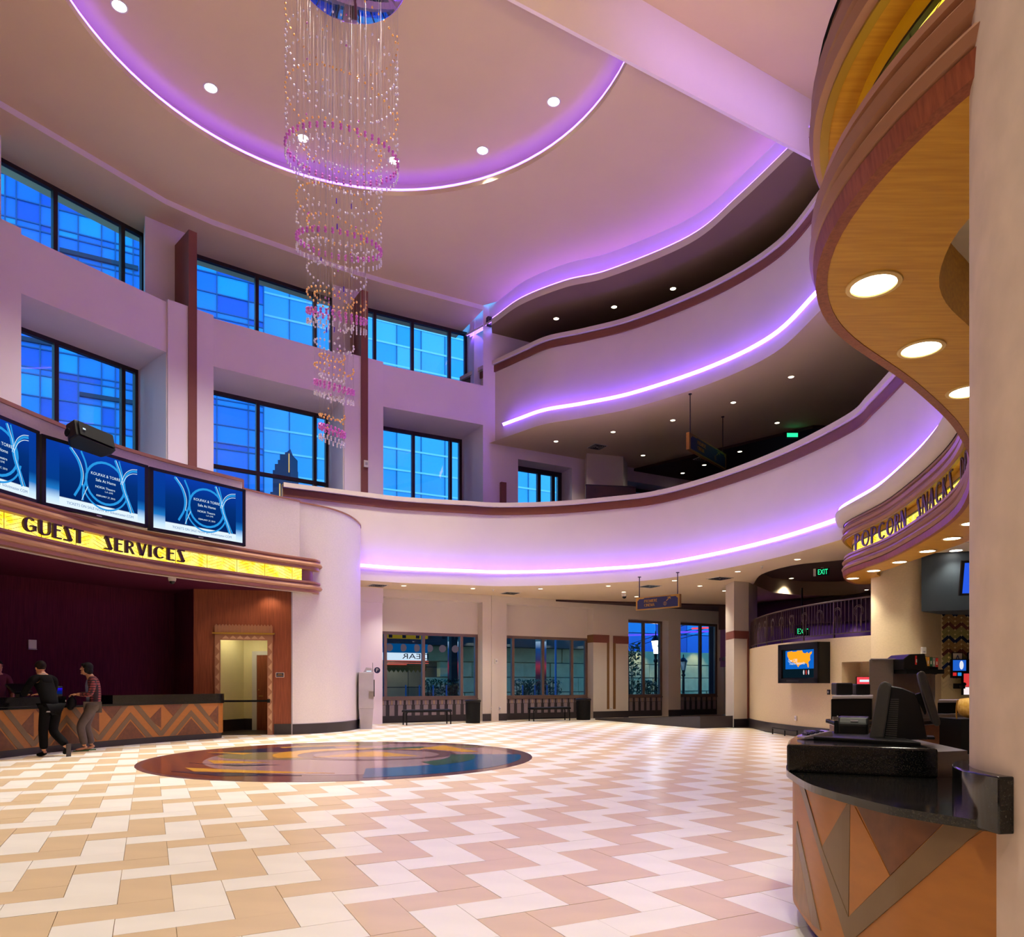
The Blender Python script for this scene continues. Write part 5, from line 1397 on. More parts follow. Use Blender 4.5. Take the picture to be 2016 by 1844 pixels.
# counter behind, ice bins, soda fountain
rc_ = thing('rear_counter', 'long counter with black top and wooden front running behind the near register', 'counter', (3.4, 7.2, 0))
mb = MB(); bp = [Vector((2.78, 6.2)), Vector((3.0, 6.05)), Vector((4.35, 7.1)), Vector((4.2, 7.7)), Vector((3.0, 7.0))]
mb.prism(bp, .96, 1.0); mb.build('counter_top', m_granite, rc_, bevel=.008)
mb = MB(); mb.prism([p + (Vector((3.9, 7.3)) - p) * .05 for p in bp], 0, .96); mb.build('carcass', m_burl, rc_)
ib = at(1640, 1420, 6.4); ib.z = 1.0
ice = thing('ice_bin', 'black ice bin with pale sliding lid at the left end of the rear counter', 'ice bin', ib)
xa, xb = at(1636, 1400, 6.4).x, at(1722, 1400, 6.4).x
mb = MB(); mb.obox((xa, 6.4, 1.02), (xb - xa, .05, 0), (.24, .48, 0), (0, 0, .185)); mb.build('bin', m_black, ice, bevel=.008)
mb = MB(); mb.obox((xa + .005, 6.39, 1.205), (xb - xa, .05, 0), (.24, .48, 0), (0, 0, .028)); mb.build('lid', m_grey, ice, bevel=.006)
mb = MB()
for x in (.06, .19): mb.ball((xa + x, 6.39 + x * .26, 1.05), .008)
mb.build('rivets', m_steel, ice, kind='stuff')
mb = MB(); mb.obox((xa + .01, 6.38, 1.02), (.06, .01, 0), (0, .03, 0), (0, 0, .03)); mb.build('latch', m_steel, ice)
nd = thing('napkin_dispenser', 'pair of black napkin dispensers standing on the ice bin lid', 'napkin dispenser', (xa + .12, 6.7, 1.235))
mb = MB(); mb.box((xa + .24, 6.72, 1.29), (.15, .12, .11)); mb.build('holder', m_black, nd, bevel=.01)
mb = MB(); mb.box((xa + .43, 6.76, 1.285), (.13, .12, .10)); mb.build('holder', m_black, nd, bevel=.01)
fo = at(1740, 1400, 7.0); fo.z = 1.0
ff = thing('soda_fountain', 'steel soda fountain with black hood and eight coloured valve labels', 'soda fountain', fo)
X = lambda u, Y=7.0: at(u, 1300, Y).x
Zv = lambda v, Y=7.0: HC + (HV - v) / F * Y
mb = MB(); mb.obox((X(1711), 7.0, 1.0), (X(1757) - X(1711), -.02, 0), (.36, .55, 0), (0, 0, Zv(1298) - 1.0)); mb.build('cabinet', m_steel, ff, bevel=.004)
mb = MB(); mb.obox((X(1757), 6.98, 1.0), (X(1842) - X(1757), .10, 0), (.36, .55, 0), (0, 0, Zv(1326) - 1.0)); mb.build('splash_back', m_steel, ff)
mb = MB(); mb.obox((X(1710), 6.96, Zv(1298)), (X(1760) - X(1710), 0, 0), (.36, .57, 0), (0, 0, .008)); mb.build('top_sheet', m_grey, ff)
mb = MB(); mb.prism([(X(1757), Zv(1318)), (X(1757), Zv(1298)), (X(1769), Zv(1289)), (X(1798), Zv(1288)), (X(1804), Zv(1317)), (X(1798), Zv(1319))], 0, .34)
mb.xform(Matrix(((1, 0, 0, 0), (0, 0, 1, 6.80), (0, 1, 0, 0), (0, 0, 0, 1)))); mb.build('hood', m_black, ff, bevel=.006)
lc = [(206, 44, 40), (200, 56, 44), (150, 148, 130), (232, 180, 50), (220, 150, 60), (40, 90, 60), (150, 146, 140), (206, 48, 46)]
for k, c_ in enumerate(lc):
    xa_ = X(1799 + k * 7.2, 6.8); xb_ = X(1805.6 + k * 7.2, 6.8); zt = Zv(1289.5 + k * .6, 6.8); zb_ = Zv(1308 + k * .6, 6.8); yk = 6.80 + k * .012
    mb = MB(); mb.obox((xa_ + .012, yk, zb_ - .035), (xb_ - xa_, .01, 0), (0, .3, 0), (0, 0, zt - zb_ + .035)); v1 = mb.build('valve', m_black, ff)
    mb = MB(); mb.obox((xa_ + .012, yk - .006, zb_), (xb_ - xa_ - .003, .01, 0), (0, .008, 0), (0, 0, zt - zb_ - .004)); mb.build('valve_label', M('valve_colour', c_, .35), v1)
    mb = MB(); mb.obox((xa_ + .018, yk - .008, zb_ + .02), (xb_ - xa_ - .016, .01, 0), (0, .004, 0), (0, 0, (zt - zb_) * .35)); mb.build('label_print', m_offwhite, v1)
    mb = MB(); mb.box((xa_ + .027, yk + .02, zb_ - .05), (.014, .02, .04)); mb.build('nozzle', m_black, v1)
mb = MB(); mb.obox((X(1760), 6.78, Zv(1326, 6.9)), (X(1842) - X(1760), .08, 0), (0, .3, 0), (0, 0, .04)); mb.build('valve_rail', m_blackmatt, ff)
# equipment further right
e1 = thing('ice_bin', 'black ice bin with pale lid on the steel counter right of the register', 'ice bin', at(1866, 1395, 8.3))
xa, xb = X(1846, 8.3), X(1904, 8.3)
mb = MB(); mb.obox((xa, 8.3, 1.002), (xb - xa, .05, 0), (.28, .45, 0), (0, 0, .12)); mb.build('bin', m_black, e1, bevel=.006)
mb = MB(); mb.obox((xa, 8.29, 1.122), (xb - xa, .05, 0), (.28, .45, 0), (0, 0, .03)); mb.build('lid', m_grey, e1, bevel=.004)
e2 = thing('steel_worktop', 'brushed steel worktop standing behind the near register', 'worktop', (X(1870, 8.1), 8.1, 0))
mb = MB(); mb.obox((X(1826, 8.1), 8.1, .93), (1.4, .35, 0), (-.1, .7, 0), (0, 0, .07)); mb.build('top', m_steel, e2, bevel=.004)
mb = MB(); mb.obox((X(1829, 8.1), 8.15, .0), (1.2, .3, 0), (-.1, .6, 0), (0, 0, .85)); mb.build('cabinet', m_steel, e2)
e3 = thing('picture_screen', 'screen with blue and white drink picture hanging on the tiled wall', 'screen', at(1890, 1330, 15.62))
a = at(1875, 1334, 15.62); b = at(1914, 1297, 15.62)
mb = MB(); mb.obox(a, (b.x - a.x, 0, 0), (0, .08, 0), (0, 0, b.z - a.z)); mb.build('casing', m_black, e3)
a2 = at(1876.5, 1320, 15.61); b2_ = at(1902, 1299, 15.61)
mb = MB(); mb.obox(a2, (b2_.x - a2.x, 0, 0), (0, .006, 0), (0, 0, b2_.z - a2.z)); mb.build('picture', EM('drink_blue', lin((30, 90, 190)), 1.1), e3)
mb = MB(); mb.ball(at(1893, 1309, 15.60), (.045, .004, .095), 10, 6); mb.build('cup_picture', EM('drink_white', lin((225, 230, 240)), 1.0), e3)
for u_, c_ in ((1880, (200, 40, 40)), (1889.5, (40, 140, 220))):
    a3 = at(u_ - 3.5, 1330, 15.61); mb = MB(); mb.obox(a3, (.075, 0, 0), (0, .006, 0), (0, 0, .07)); mb.build('icon', EM('icon_%d' % u_, lin(c_), 1.0), e3)
e4 = thing('coffee_brewer', 'dark dispensing tap unit fixed below the drink picture screen', 'dispenser', at(1888, 1353, 15.55))
a = at(1881, 1352, 15.6); mb = MB(); mb.box(a + Vector((.08, 0, .02)), (.16, .16, .11)); mb.ball(a + Vector((.07, -.09, .02)), .045); mb.ball(a + Vector((.14, -.08, .06)), .04); mb.build('tap_block', m_blackmatt, e4)
e5 = thing('poster', 'red and white backlit drink panel partly hidden by the foreground column', 'poster', at(1903, 1367, 15.62))
a = at(1897, 1368, 15.62); mb = MB(); mb.obox(a, (.20, 0, 0), (0, .08, 0), (0, 0, .47)); mb.build('light_box', m_black, e5)
mb = MB(); mb.obox(a + Vector((.004, -.006, .18)), (.19, 0, 0), (0, .006, 0), (0, 0, .28)); mb.build('red_field', EM('poster_red', lin((215, 60, 60)), 1.0), e5)
mb = MB(); mb.obox(a + Vector((.004, -.006, .01)), (.19, 0, 0), (0, .006, 0), (0, 0, .16)); mb.build('white_field', EM('poster_white', lin((250, 235, 235)), 1.0), e5)
# popcorn bucket
pb = at(1899, 1400, 6.0)
bk = thing('popcorn_bucket', 'round yellow popcorn warmer drum peeping out beside the foreground column', 'popcorn warmer', pb)
mb = MB(); mb.lathe([(.02, -.07), (.07, -.06), (.105, .0), (.10, .06), (.05, .085), (.001, .09)], pb + Vector((.04, 0, .03)), 20); mb.xform(Matrix.Translation(pb) @ Matrix.Rotation(.35, 4, 'Y') @ Matrix.Translation(-pb)); mb.build('drum', M('popcorn_yellow', (214, 160, 52), .6, col2=(240, 200, 110), scale=40), bk, smooth=60)
mb = MB(); mb.tube([pb + Vector((-.06 + .02 * math.cos(a) , -.02, .0 + .10 * math.sin(a))) for a in [PI * .6 + k * .2 for k in range(12)]], .006); mb.build('rim', m_gold, bk)
mb = MB(); mb.box(pb + Vector((.06, .05, -.20)), (.3, .3, .28)); mb.build('stand', m_black, bk)
# floor of the stand behind the counter is out of sight
# ------------------------------------------------------------------ curved mezzanine wall with railing
mw = structure('wall_mezzanine')
MZ = cat([Vector((7.75, 23.9)), Vector((7.36, 22.7)), Vector((7.15, 21.3)), Vector((7.10, 19.8)), Vector((7.22, 18.4)), Vector((7.52, 17.1)), Vector((7.98, 16.0)), Vector((8.5, 15.2))], 10)
MZ = MZ[::1]
NMZ = normals(MZ)                      # travel towards the camera: right-hand side faces the lobby
i0 = min(range(len(MZ)), key=lambda i: abs(U0 + MZ[i].x / MZ[i].y * F - 1656))
mb = MB(); mb.loft([row(MZ, 0), row(MZ, 1.02)]); mb.loft([row(MZ, 1.83), row(MZ, 2.4), row(offs(MZ, -.2), 2.4)]); mb.loft([row(MZ[:i0 + 1], 1.02), row(MZ[:i0 + 1], 1.83)])
mb.build('curved_wall', m_paperdim, mw, smooth=40)
rz_ = offs(MZ, -.55)
mb = MB(); mb.loft([row(MZ[i0:], 1.02), row(rz_[i0:], 1.02), row(rz_[i0:], 1.83), row(MZ[i0:], 1.83)]); mb.quad((*MZ[i0], 1.02), (*rz_[i0], 1.02), (*rz_[i0], 1.83), (*MZ[i0], 1.83)); mb.build('niche', m_paperdim, mw)
mb = MB(); mb.sweep(MZ, [(0, 0), (.025, 0), (.025, .27), (0, .27)]); mb.build('base_band', m_basetile, mw, smooth=40)
mb = MB(); mb.prism([p for p in offs(MZ, -.2) if p.y > 16.3] + [Vector((14.5, 17.6)), Vector((14.5, 30)), Vector((8.5, 30))], 2.25, 2.39); mb.build('mezzanine_floor', m_maroon_ceil, mw)
m_ornrail = M('bronze_railing', (78, 58, 56), .4, metal=.4, var=.05)
rl = thing('mezzanine_railing', 'bronze railing with keyhole ornaments on top of the curved mezzanine wall', 'railing', (MZ[30].x, MZ[30].y, 2.4))
RP = [p for p in offs(MZ[8:], -.08) if U0 + p.x / p.y * F < 1722]; Lr = plen(RP)
for z, r_, nm in ((3.27, .022, 'top_rail'), (2.50, .014, 'bottom_rail')):
    mb = MB(); mb.tube(row(resample(RP, 50), z), r_, 8); mb.build(nm, m_ornrail, rl, smooth=50)
bm_ = MB(); bm_.box((0, 0, .39), (.014, .014, .78)); bme = bm_.mesh('baluster', m_ornrail)
pm = MB(); pm.box((0, 0, .435), (.03, .03, .87)); pme = pm.mesh('post', m_ornrail)
nb_ = int(Lr / .115)
for k in range(nb_ + 1):
    p, t = pathat(RP, Lr * k / nb_)
    o = bpy.data.objects.new('post' if k % 10 == 0 else 'baluster', pme if k % 10 == 0 else bme); COL.objects.link(o); o.parent = rl
    o.matrix_parent_inverse = Matrix.Translation(-Vector(rl.location)); o.location = (p.x, p.y, 2.4 if k % 10 == 0 else 2.5); o.rotation_euler = (0, 0, math.atan2(t.y, t.x))
km = MB()
for r_ in (.13, .095):
    pts = [(r_ * math.sin(a), 0, .0 + r_ * math.cos(a)) for a in [math.radians(-150 + k * 15) for k in range(21)]]
    pts = [(pts[0][0], 0, -.34)] + pts + [(pts[-1][0], 0, -.34)]
    km.tube(pts, .008, 5)
kme = km.mesh('keyhole_ornament', m_ornrail)
nk = int(Lr / .62)
for k in range(nk):
    p, t = pathat(RP, Lr * (k + .5) / nk)
    o = bpy.data.objects.new('keyhole_ornament', kme); COL.objects.link(o); o.parent = rl
    o.matrix_parent_inverse = Matrix.Translation(-Vector(rl.location)); o.location = (p.x, p.y, 2.98); o.rotation_euler = (0, 0, math.atan2(t.y, t.x))
# room behind the railing: violet washed back wall with small wall lights
mzb = structure('wall_mezzanine_back')
m_violet = M('violet_paint', (96, 60, 118), .7, var=.04)
BW0, BW1 = Vector((8.4, 29.5)), Vector((14.4, 22.5))
mb = MB(); mb.quad((*BW0, 2.0), (*BW1, 2.0), (*BW1, 4.4), (*BW0, 4.4)); mb.build('violet_wall', m_violet, mzb)
mb = MB(); bt = (BW1 - BW0).normalized(); bnn = Vector((bt.y, -bt.x))
mb.obox((*(BW0 + bnn * .02), 3.5), (*(BW1 - BW0), 0), (*(bnn * .1), 0), (0, 0, .9)); mb.build('maroon_frieze', m_maroon_ceil, mzb)
mb = MB(); mb.quad((*p9, 0), (p9.x + 6, p9.y - 1, 0), (p9.x + 6, p9.y - 1, 4.4), (*p9, 4.4)); mb.quad((*P_(sOf(1474) + .2, -.02), 0), (7.75, 23.9, 0), (7.75, 23.9, 4.4), (*P_(sOf(1474) + .2, -.02), 4.4)); mb.build('return_wall', m_paint, mzb)
for k, s in enumerate((1.6, 3.6, 5.4)):
    p = BW0 + bt * s + bnn * .25
    o = spot((p.x, p.y, 3.45), 9, 120, WARM, .05)
L = bpy.data.lights.new('violet_wash', 'AREA'); L.energy = 16; L.color = (.35, .12, 1); L.size = 5; L.size_y = .3; L.shape = 'RECTANGLE'
o = bpy.data.objects.new('violet_wash', L); COL.objects.link(o); pm_ = (BW0 + BW1) / 2 + bnn * 1.2; o.location = (pm_.x, pm_.y, 4.3); o.rotation_euler = (0, 0, math.atan2(bt.y, bt.x))
# wall television on the curved wall
ta, tb = xy(at(1535, 1300, 18.75)), xy(at(1613, 1300, 17.15))
tt = (tb - ta).normalized(); tn = Vector((tt.y, -tt.x)); zt0, zt1 = 1.345, 2.32
tv = thing('wall_television', 'television in a deep black box showing a map, on the curved wall under the railing', 'television', (ta.x, ta.y, zt0))
TL = (tb - ta).length; P = lambda x, y, d: Vector((*(ta + tt * x * TL + tn * d), zt0 + y * (zt1 - zt0)))
mb = MB(); mb.obox(P(0, 0, -.40), tt.to_3d() * TL, tn.to_3d() * .40, (0, 0, zt1 - zt0)); 
mb.build('box', m_black, tv)
mb = MB()
for x0, x1, y0, y1 in ((0, 1, 0, .12), (0, 1, .86, 1), (0, .085, 0, 1), (.915, 1, 0, 1)): mb.obox(P(x0, y0, 0), tt.to_3d() * TL * (x1 - x0), tn.to_3d() * .05, (0, 0, (zt1 - zt0) * (y1 - y0)))
mb.build('bezel', m_blackmatt, tv)
E_ = lambda nm, c, s=1.0: EM(nm, lin(c), s)
mb = MB(); mb.obox(P(.10, .14, -.0), tt.to_3d() * TL * .80, tn.to_3d() * .008, (0, 0, (zt1 - zt0) * .70)); mb.build('dark_picture', E_('tv_dark', (8, 26, 36)), tv)
mb = MB(); mb.obox(P(.17, .36, .0), tt.to_3d() * TL * .73, tn.to_3d() * .012, (0, 0, (zt1 - zt0) * .47)); mb.build('blue_picture', E_('tv_blue', (14, 100, 200)), tv)
usa = [(.22, .80), (.34, .82), (.36, .80), (.46, .80), (.47, .82), (.60, .82), (.62, .76), (.68, .74), (.73, .77), (.75, .73), (.81, .77), (.84, .78), (.83, .72), (.80, .70), (.79, .63), (.80, .57), (.75, .52), (.765, .44), (.755, .38), (.735, .40), (.72, .48), (.66, .50), (.60, .48), (.53, .45), (.50, .40), (.46, .47), (.40, .52), (.32, .54), (.27, .60), (.22, .70)]
mb = MB(); pts = [P(x, y, .0125) for x, y in usa]; mb.v = pts; mb.f = [tuple(t) for t in tessellate_polygon([[Vector((x, y, 0)) for x, y in usa]])]; mb.mi = [0] * len(mb.f); mb.build('map', E_('tv_orange', (250, 160, 30), 1.1), tv)
put_text('Over 1,200', .105, frame3(P(.36, .575, .014), tt.to_3d(), (0, 0, 1)), m_ringw, tv, sx=.8)
put_text('Theatres Nationwide', .095, frame3(P(.47, .50, .014), tt.to_3d(), (0, 0, 1)), m_ringw, tv, sx=.8)
for x, c_ in ((.64, (235, 235, 240)), (.70, (200, 60, 50)), (.76, (230, 230, 240))):
    mb = MB(); mb.ball(P(x, .27, .012), (.018, .018, .06), 8, 6); mb.build('figure_picture', E_('tv_fig%d' % int(x * 100), c_, .8), tv)
mb = MB(); mb.obox(P(.24, .035, .05), tt.to_3d() * TL * .32, tn.to_3d() * .012, (0, 0, .055)); mb.build('receiver', m_black, tv)
# red lit panel in the niche, wall box, outlet
a = at(1686, 1366, 16.75)
rp_ = thing('lit_panel', 'red and white lit drinks panel standing in the wall niche', 'lit panel', a)
mb = MB(); mb.obox(a, (.40, -.1, 0), (.02, .08, 0), (0, 0, .40)); mb.build('case', m_black, rp_)
mb = MB(); mb.obox(a + Vector((.01, -.014, .19)), (.38, -.095, 0), (0, .008, 0), (0, 0, .20)); mb.build('red_field', E_('niche_red', (232, 70, 80), 1.1), rp_)
mb = MB(); mb.obox(a + Vector((.01, -.014, .01)), (.38, -.095, 0), (0, .008, 0), (0, 0, .18)); mb.build('bottles_field', E_('niche_pink', (255, 190, 190), 1.2), rp_)
mb = MB(); mb.obox(a + Vector((.06, -.035, .28)), (.26, -.065, 0), (0, .004, 0), (0, 0, .05)); mb.build('white_script', m_ringw, rp_)
mb = MB()
for k in range(4): mb.ball(a + Vector((.06 + k * .085, -.03 - k * .022, .10)), (.022, .01, .075), 8, 6)
mb.build('bottle_picture', m_ringw, rp_, kind='stuff')
def on_path(P, u, v):
    s = s_at_u(P, u); p, t = pathat(P, s); return Vector((p.x, p.y, HC + (HV - v) / F * p.y)), t
for nm, lab, cat_, u, v, w_, h_, mt in (('card_reader', 'small black reader box on the curved wall beside the niche', 'card reader', 1630, 1367, .085, .12, m_black), ('light_switch', 'pale switch plate right of the black reader box', 'switch', 1640, 1365, .05, .10, m_grey), ('wall_outlet', 'white outlet plate low on the curved mezzanine wall', 'outlet', 1566, 1418, .09, .12, m_offwhite)):
    p, t = on_path(MZ, u, v); n = Vector((t.y, -t.x)); r_ = thing(nm, lab, cat_, p)
    mb = MB(); mb.obox(p, t.to_3d() * w_, n.to_3d() * .03, (0, 0, h_)); mb.build('cover_plate', mt, r_, bevel=.006)
    mb = MB(); mb.obox(p + t.to_3d() * w_ * .35 + n.to_3d() * .03 + Vector((0, 0, h_ * .3)), t.to_3d() * w_ * .3, n.to_3d() * .008, (0, 0, h_ * .4)); mb.build('insert', m_grey if mt != m_grey else m_offwhite, r_)
p, t = on_path(nose + [flat_end], 1812, 1287); n = Vector((t.y, -t.x)); wbx = thing('wall_thermostat', 'white thermostat box on the round cream wall above the soda fountain', 'thermostat', p)
mb = MB(); mb.obox(p, t.to_3d() * .11, n.to_3d() * .04, (0, 0, .14)); mb.build('cover', m_offwhite, wbx, bevel=.008)
mb = MB(); mb.obox(p + t.to_3d() * .03 + n.to_3d() * .04 + Vector((0, 0, .03)), t.to_3d() * .05, n.to_3d() * .006, (0, 0, .03)); mb.build('slot', m_grey, wbx)
# ramp wall at the right of the far windows
rm = structure('ramp_wall')
mb = MB(); a, b = Vector((4.55, 27.6)), Vector((6.72, 22.25)); t = (b - a).normalized(); n = Vector((-t.y, t.x))
mb.v = [Vector(p) for p in ((*a, 0), (*b, 0), (*b, .36), (*a, .05), (*(a - n * 1.6), 0), (*(b - n * 1.2), 0), (*(b - n * 1.2), .36), (*(a - n * 1.6), .05))]
mb.f = [(0, 1, 2, 3), (4, 5, 6, 7), (3, 2, 6, 7), (1, 5, 6, 2)]; mb.mi = [0] * 4; mb.build('ramp', m_basetile, rm)
rp2 = structure('column_ramp')
a = xy(onz(1445, 1431, 0)); mb = MB(); b_ = xy(onz(1474, 1430, 0)); 
mb.prism([a, b_, b_ + Vector((.6, 1.0)), a + Vector((.02, .95))], 0, 4.48); mb.build('shaft', m_paint, rp2)
t = (b_ - a).normalized(); n = Vector((t.y, -t.x))
mb = MB(); mb.obox((*(a + n * .015), 2.72), (*(b_ - a), 0), (*(-n * .03), 0), (0, 0, .24)); mb.obox((*(a - t * .012), 2.72), (*(t * .012), 0), (.02, .9, 0), (0, 0, .24)); mb.build('brown_cap', m_maroon, rp2)
mb = MB(); mb.obox((*(a + n * .02), 0), (*(b_ - a), 0), (*(-n * .03), 0), (0, 0, .25)); mb.build('base_panel', m_basetile, rp2)
mb = MB(); mb.obox((*(b_ - t * .07 + n * .02), .25), (*(t * .07), 0), (*(-n * .03), 0), (0, 0, 2.5)); mb.build('maroon_stripe', m_maroon, rp2)

# added amber spots without fixtures gild the near ceiling above the canopy
for (x, y, w) in ((2.3, 3.6, 2600), (3.4, 5.6, 2600)):
    spot((x, y, ZS + 1.25), w, 150, (1, .80, .30), .2, 1.0, aim=(x, y, 14))

# low guard rail at the foot of the mezzanine wall, picture panel on the middle level
q0, t0_ = on_path(MZ, 1537, 1440); q1, t1_ = on_path(MZ, 1585, 1446)
gr = thing('guard_rail', 'low black guard rail along the foot of the curved mezzanine wall', 'guard rail', (q0.x, q0.y, 0))
mb = MB(); pts = [on_path(MZ, 1537 + k * 8, 1440) for k in range(7)]; pts = [Vector((p.x, p.y, 0)) + Vector((t.y, -t.x, 0)) * .22 for p, t in pts]
mb.tube([p + Vector((0, 0, .16)) for p in pts], .022, 6); mb.build('rail', m_black, gr)
for p in (pts[0], pts[3], pts[-1]): mb = MB(); mb.tube([p + Vector((0, 0, .16)), p], .018, 6); mb.build('post', m_black, gr)
pa_ = at(1154, 985, 25.6); pb2 = at(1252, 985, 25.9); pa_.z = 6.1; pnl = thing('wall_picture', 'dark brown picture panel standing behind the lower balcony rail', 'picture', pa_)
ztp = HC + (HV - 953) / F * 25.6
mb = MB(); mb.obox(pa_, (pb2.x - pa_.x, pb2.y - pa_.y, 0), (-.01, .06, 0), (0, 0, ztp - 6.1)); mb.build('panel', M('brown_picture', (84, 44, 34), .5, col2=(40, 22, 22), scale=1.4), pnl)
mb = MB(); mb.obox(pa_ + Vector((-.02, -.012, ztp - 6.1 - .04)), (pb2.x - pa_.x + .04, pb2.y - pa_.y, 0), (0, .08, 0), (0, 0, .04)); mb.build('top_rail', m_frame, pnl)
# ================================================================== CEILING LIGHTS
oval = [(235, 12), (415, 173), (596, 272), (775, 316), (950, 296), (1090, 200)]
for k, (u, v) in enumerate(oval):
    downlight(onz(u, v, ZC + .598), .155, '%s bright round downlight from the left in the raised oval ceiling' % ORD[k], 'downlights in the oval ceiling', OVAL_W, True, angle=78)
# the rest of the ring, behind the top edge of the photograph
ctrl_ = [xy(onz(u, v, ZC + .6)) for u, v in oval]
for a in (200, 232, 264):
    q = OC + Vector((math.cos(math.radians(a)), math.sin(math.radians(a)))) * 5.0
    if (q - bmA).dot(bn) > .9: spot((q.x, q.y, ZC + .5), OVAL_W, 78, WARM, .12)
g_lev = [(795, 1152.6), (931, 1158), (1064, 1158.7), (1197.7, 1153), (1327.6, 1142.4), (1452.5, 1124.5), (1570, 1100.6)]
for k, (u, v) in enumerate(g_lev):
    downlight(onz(u, v, Z2), .085, '%s downlight from the left in the row nearest the violet strip, ground floor ceiling' % ORD[k], 'ground floor downlights by the violet strip', SOFFIT_W, lamp=m_lamp)
for k, (u, v) in enumerate([(1228, 1165), (1253, 1174), (1378, 1153), (1426, 1162.7)]):
    downlight(onz(u, v, Z2), .085, '%s downlight from the left in the second row around the blue hanging sign' % ORD[k], 'ground floor downlights of the second row', SOFFIT_W, lamp=m_lamp)
downlight(onz(1558, 1138, Z2 + .5), .085, 'single downlight inside the dark recessed oval above the mezzanine railing', None, SOFFIT_W * 1.3, lamp=m_lamp)
for k, (u, v) in enumerate([(1627, 1180.6), (1706, 1160.5)]):
    downlight(onz(u, v, Z2), .075, '%s downlight from the left above the mezzanine railing top' % ORD[k], 'downlights above the mezzanine railing', 8, lamp=m_lamp)
for k, (u, v) in enumerate([(1305, 1199.5), (1396.5, 1205), (1476, 1210)]):
    p = onz(u, v, Z2 - .11); downlight(p, .075, '%s small downlight from the left in the dark maroon ceiling by the tall windows' % ORD[k], 'downlights in the ground floor maroon ceiling', 22, lamp=m_lamp)
mid = [(1094.6, 868.5), (1207, 850), (1324.6, 827), (1443.7, 792), (1557.5, 741.6)]
for k, (u, v) in enumerate(mid):
    downlight(onz(u, v, Z3), .085, '%s downlight from the left along the edge of the middle balcony ceiling' % ORD[k], 'middle level edge downlights', UPPER_W, lamp=m_lamp)
for k, (u, v) in enumerate([(1144, 911.6), (1266, 896), (1530, 832)]):
    downlight(onz(u, v, Z3), .085, '%s downlight from the left in the inner row of the middle balcony ceiling' % ORD[k], 'middle level inner downlights', UPPER_W, lamp=m_lamp)
for k, (u, v) in enumerate([(1344, 931), (1386.5, 915), (1456.5, 888.6)]):
    downlight(onz(u, v, Z3 - .121), .085, '%s downlight from the left in the maroon ceiling behind the middle balcony' % ORD[k], 'middle level maroon ceiling downlights', 3, lamp=m_lamp)
for k, (u, v) in enumerate([(1095, 627), (1209, 604), (1325, 568)]):
    downlight(onz(u, v, ZL), .10, '%s downlight from the left under the dark top balcony ceiling' % ORD[k], 'top level downlights', 4, lamp=m_lamp)
# air vents
vm = MB(); vm.box((0, 0, -.006), (.56, .56, .012)); v1m = vm.mesh('plate', m_offwhite)
vm = MB()
for k in range(4):
    s_v = .46 - k * .11
    for a in range(4):
        ca_, sa_ = math.cos(a * PI / 2), math.sin(a * PI / 2)
        vm.box((ca_ * s_v / 2, sa_ * s_v / 2, -.016), (.02 if a % 2 == 0 else s_v, s_v if a % 2 == 0 else .02, .012))
v2m = vm.mesh('louvres', m_black)
for u, v, z, lab in ((743.5, 1151.7, Z2, 'square air vent in the ceiling beside the curved guest services wall'), (1005, 1167, Z2, 'square air vent in the ceiling over the narrow pilaster'),
                (1279, 1153.5, Z2, 'square air vent right above the blue hanging sign of the ground floor'), (1417, 1138, Z2, 'square air vent between the blue sign and the dark ceiling recess'),
                (1175.7, 879, Z3, 'square air vent in the cream ceiling of the middle balcony'), (1385, 902, Z3 - .12, 'square air vent in the maroon ceiling of the middle balcony')):
    p = onz(u, v, z); r = thing('air_vent', lab, 'air vent', p, math.radians(26), world=False)
    link('plate', v1m, r); link('louvres', v2m, r)
dome_cam(onz(1229, 1168, Z2), 'dome camera hanging left of the blue ground floor sign', 1.15)
for u, v, lab in ((971, 1160, 'white sprinkler head in the ceiling beside the narrow pilaster'), (1500, 1114, 'white sprinkler head between the downlights left of the dark recess')):
    p = onz(u, v, Z2); r = thing('sprinkler', lab, 'sprinkler', p)
    mb = MB(); mb.lathe([(.05, 0), (.05, -.012), (.02, -.02), (.018, -.05), (.001, -.055)], p, 14); mb.build('body', m_offwhite, r)
    mb = MB(); mb.lathe([(.001, -.06), (.03, -.062), (.03, -.066), (.001, -.068)], p, 12); mb.build('deflector', m_steel, r)
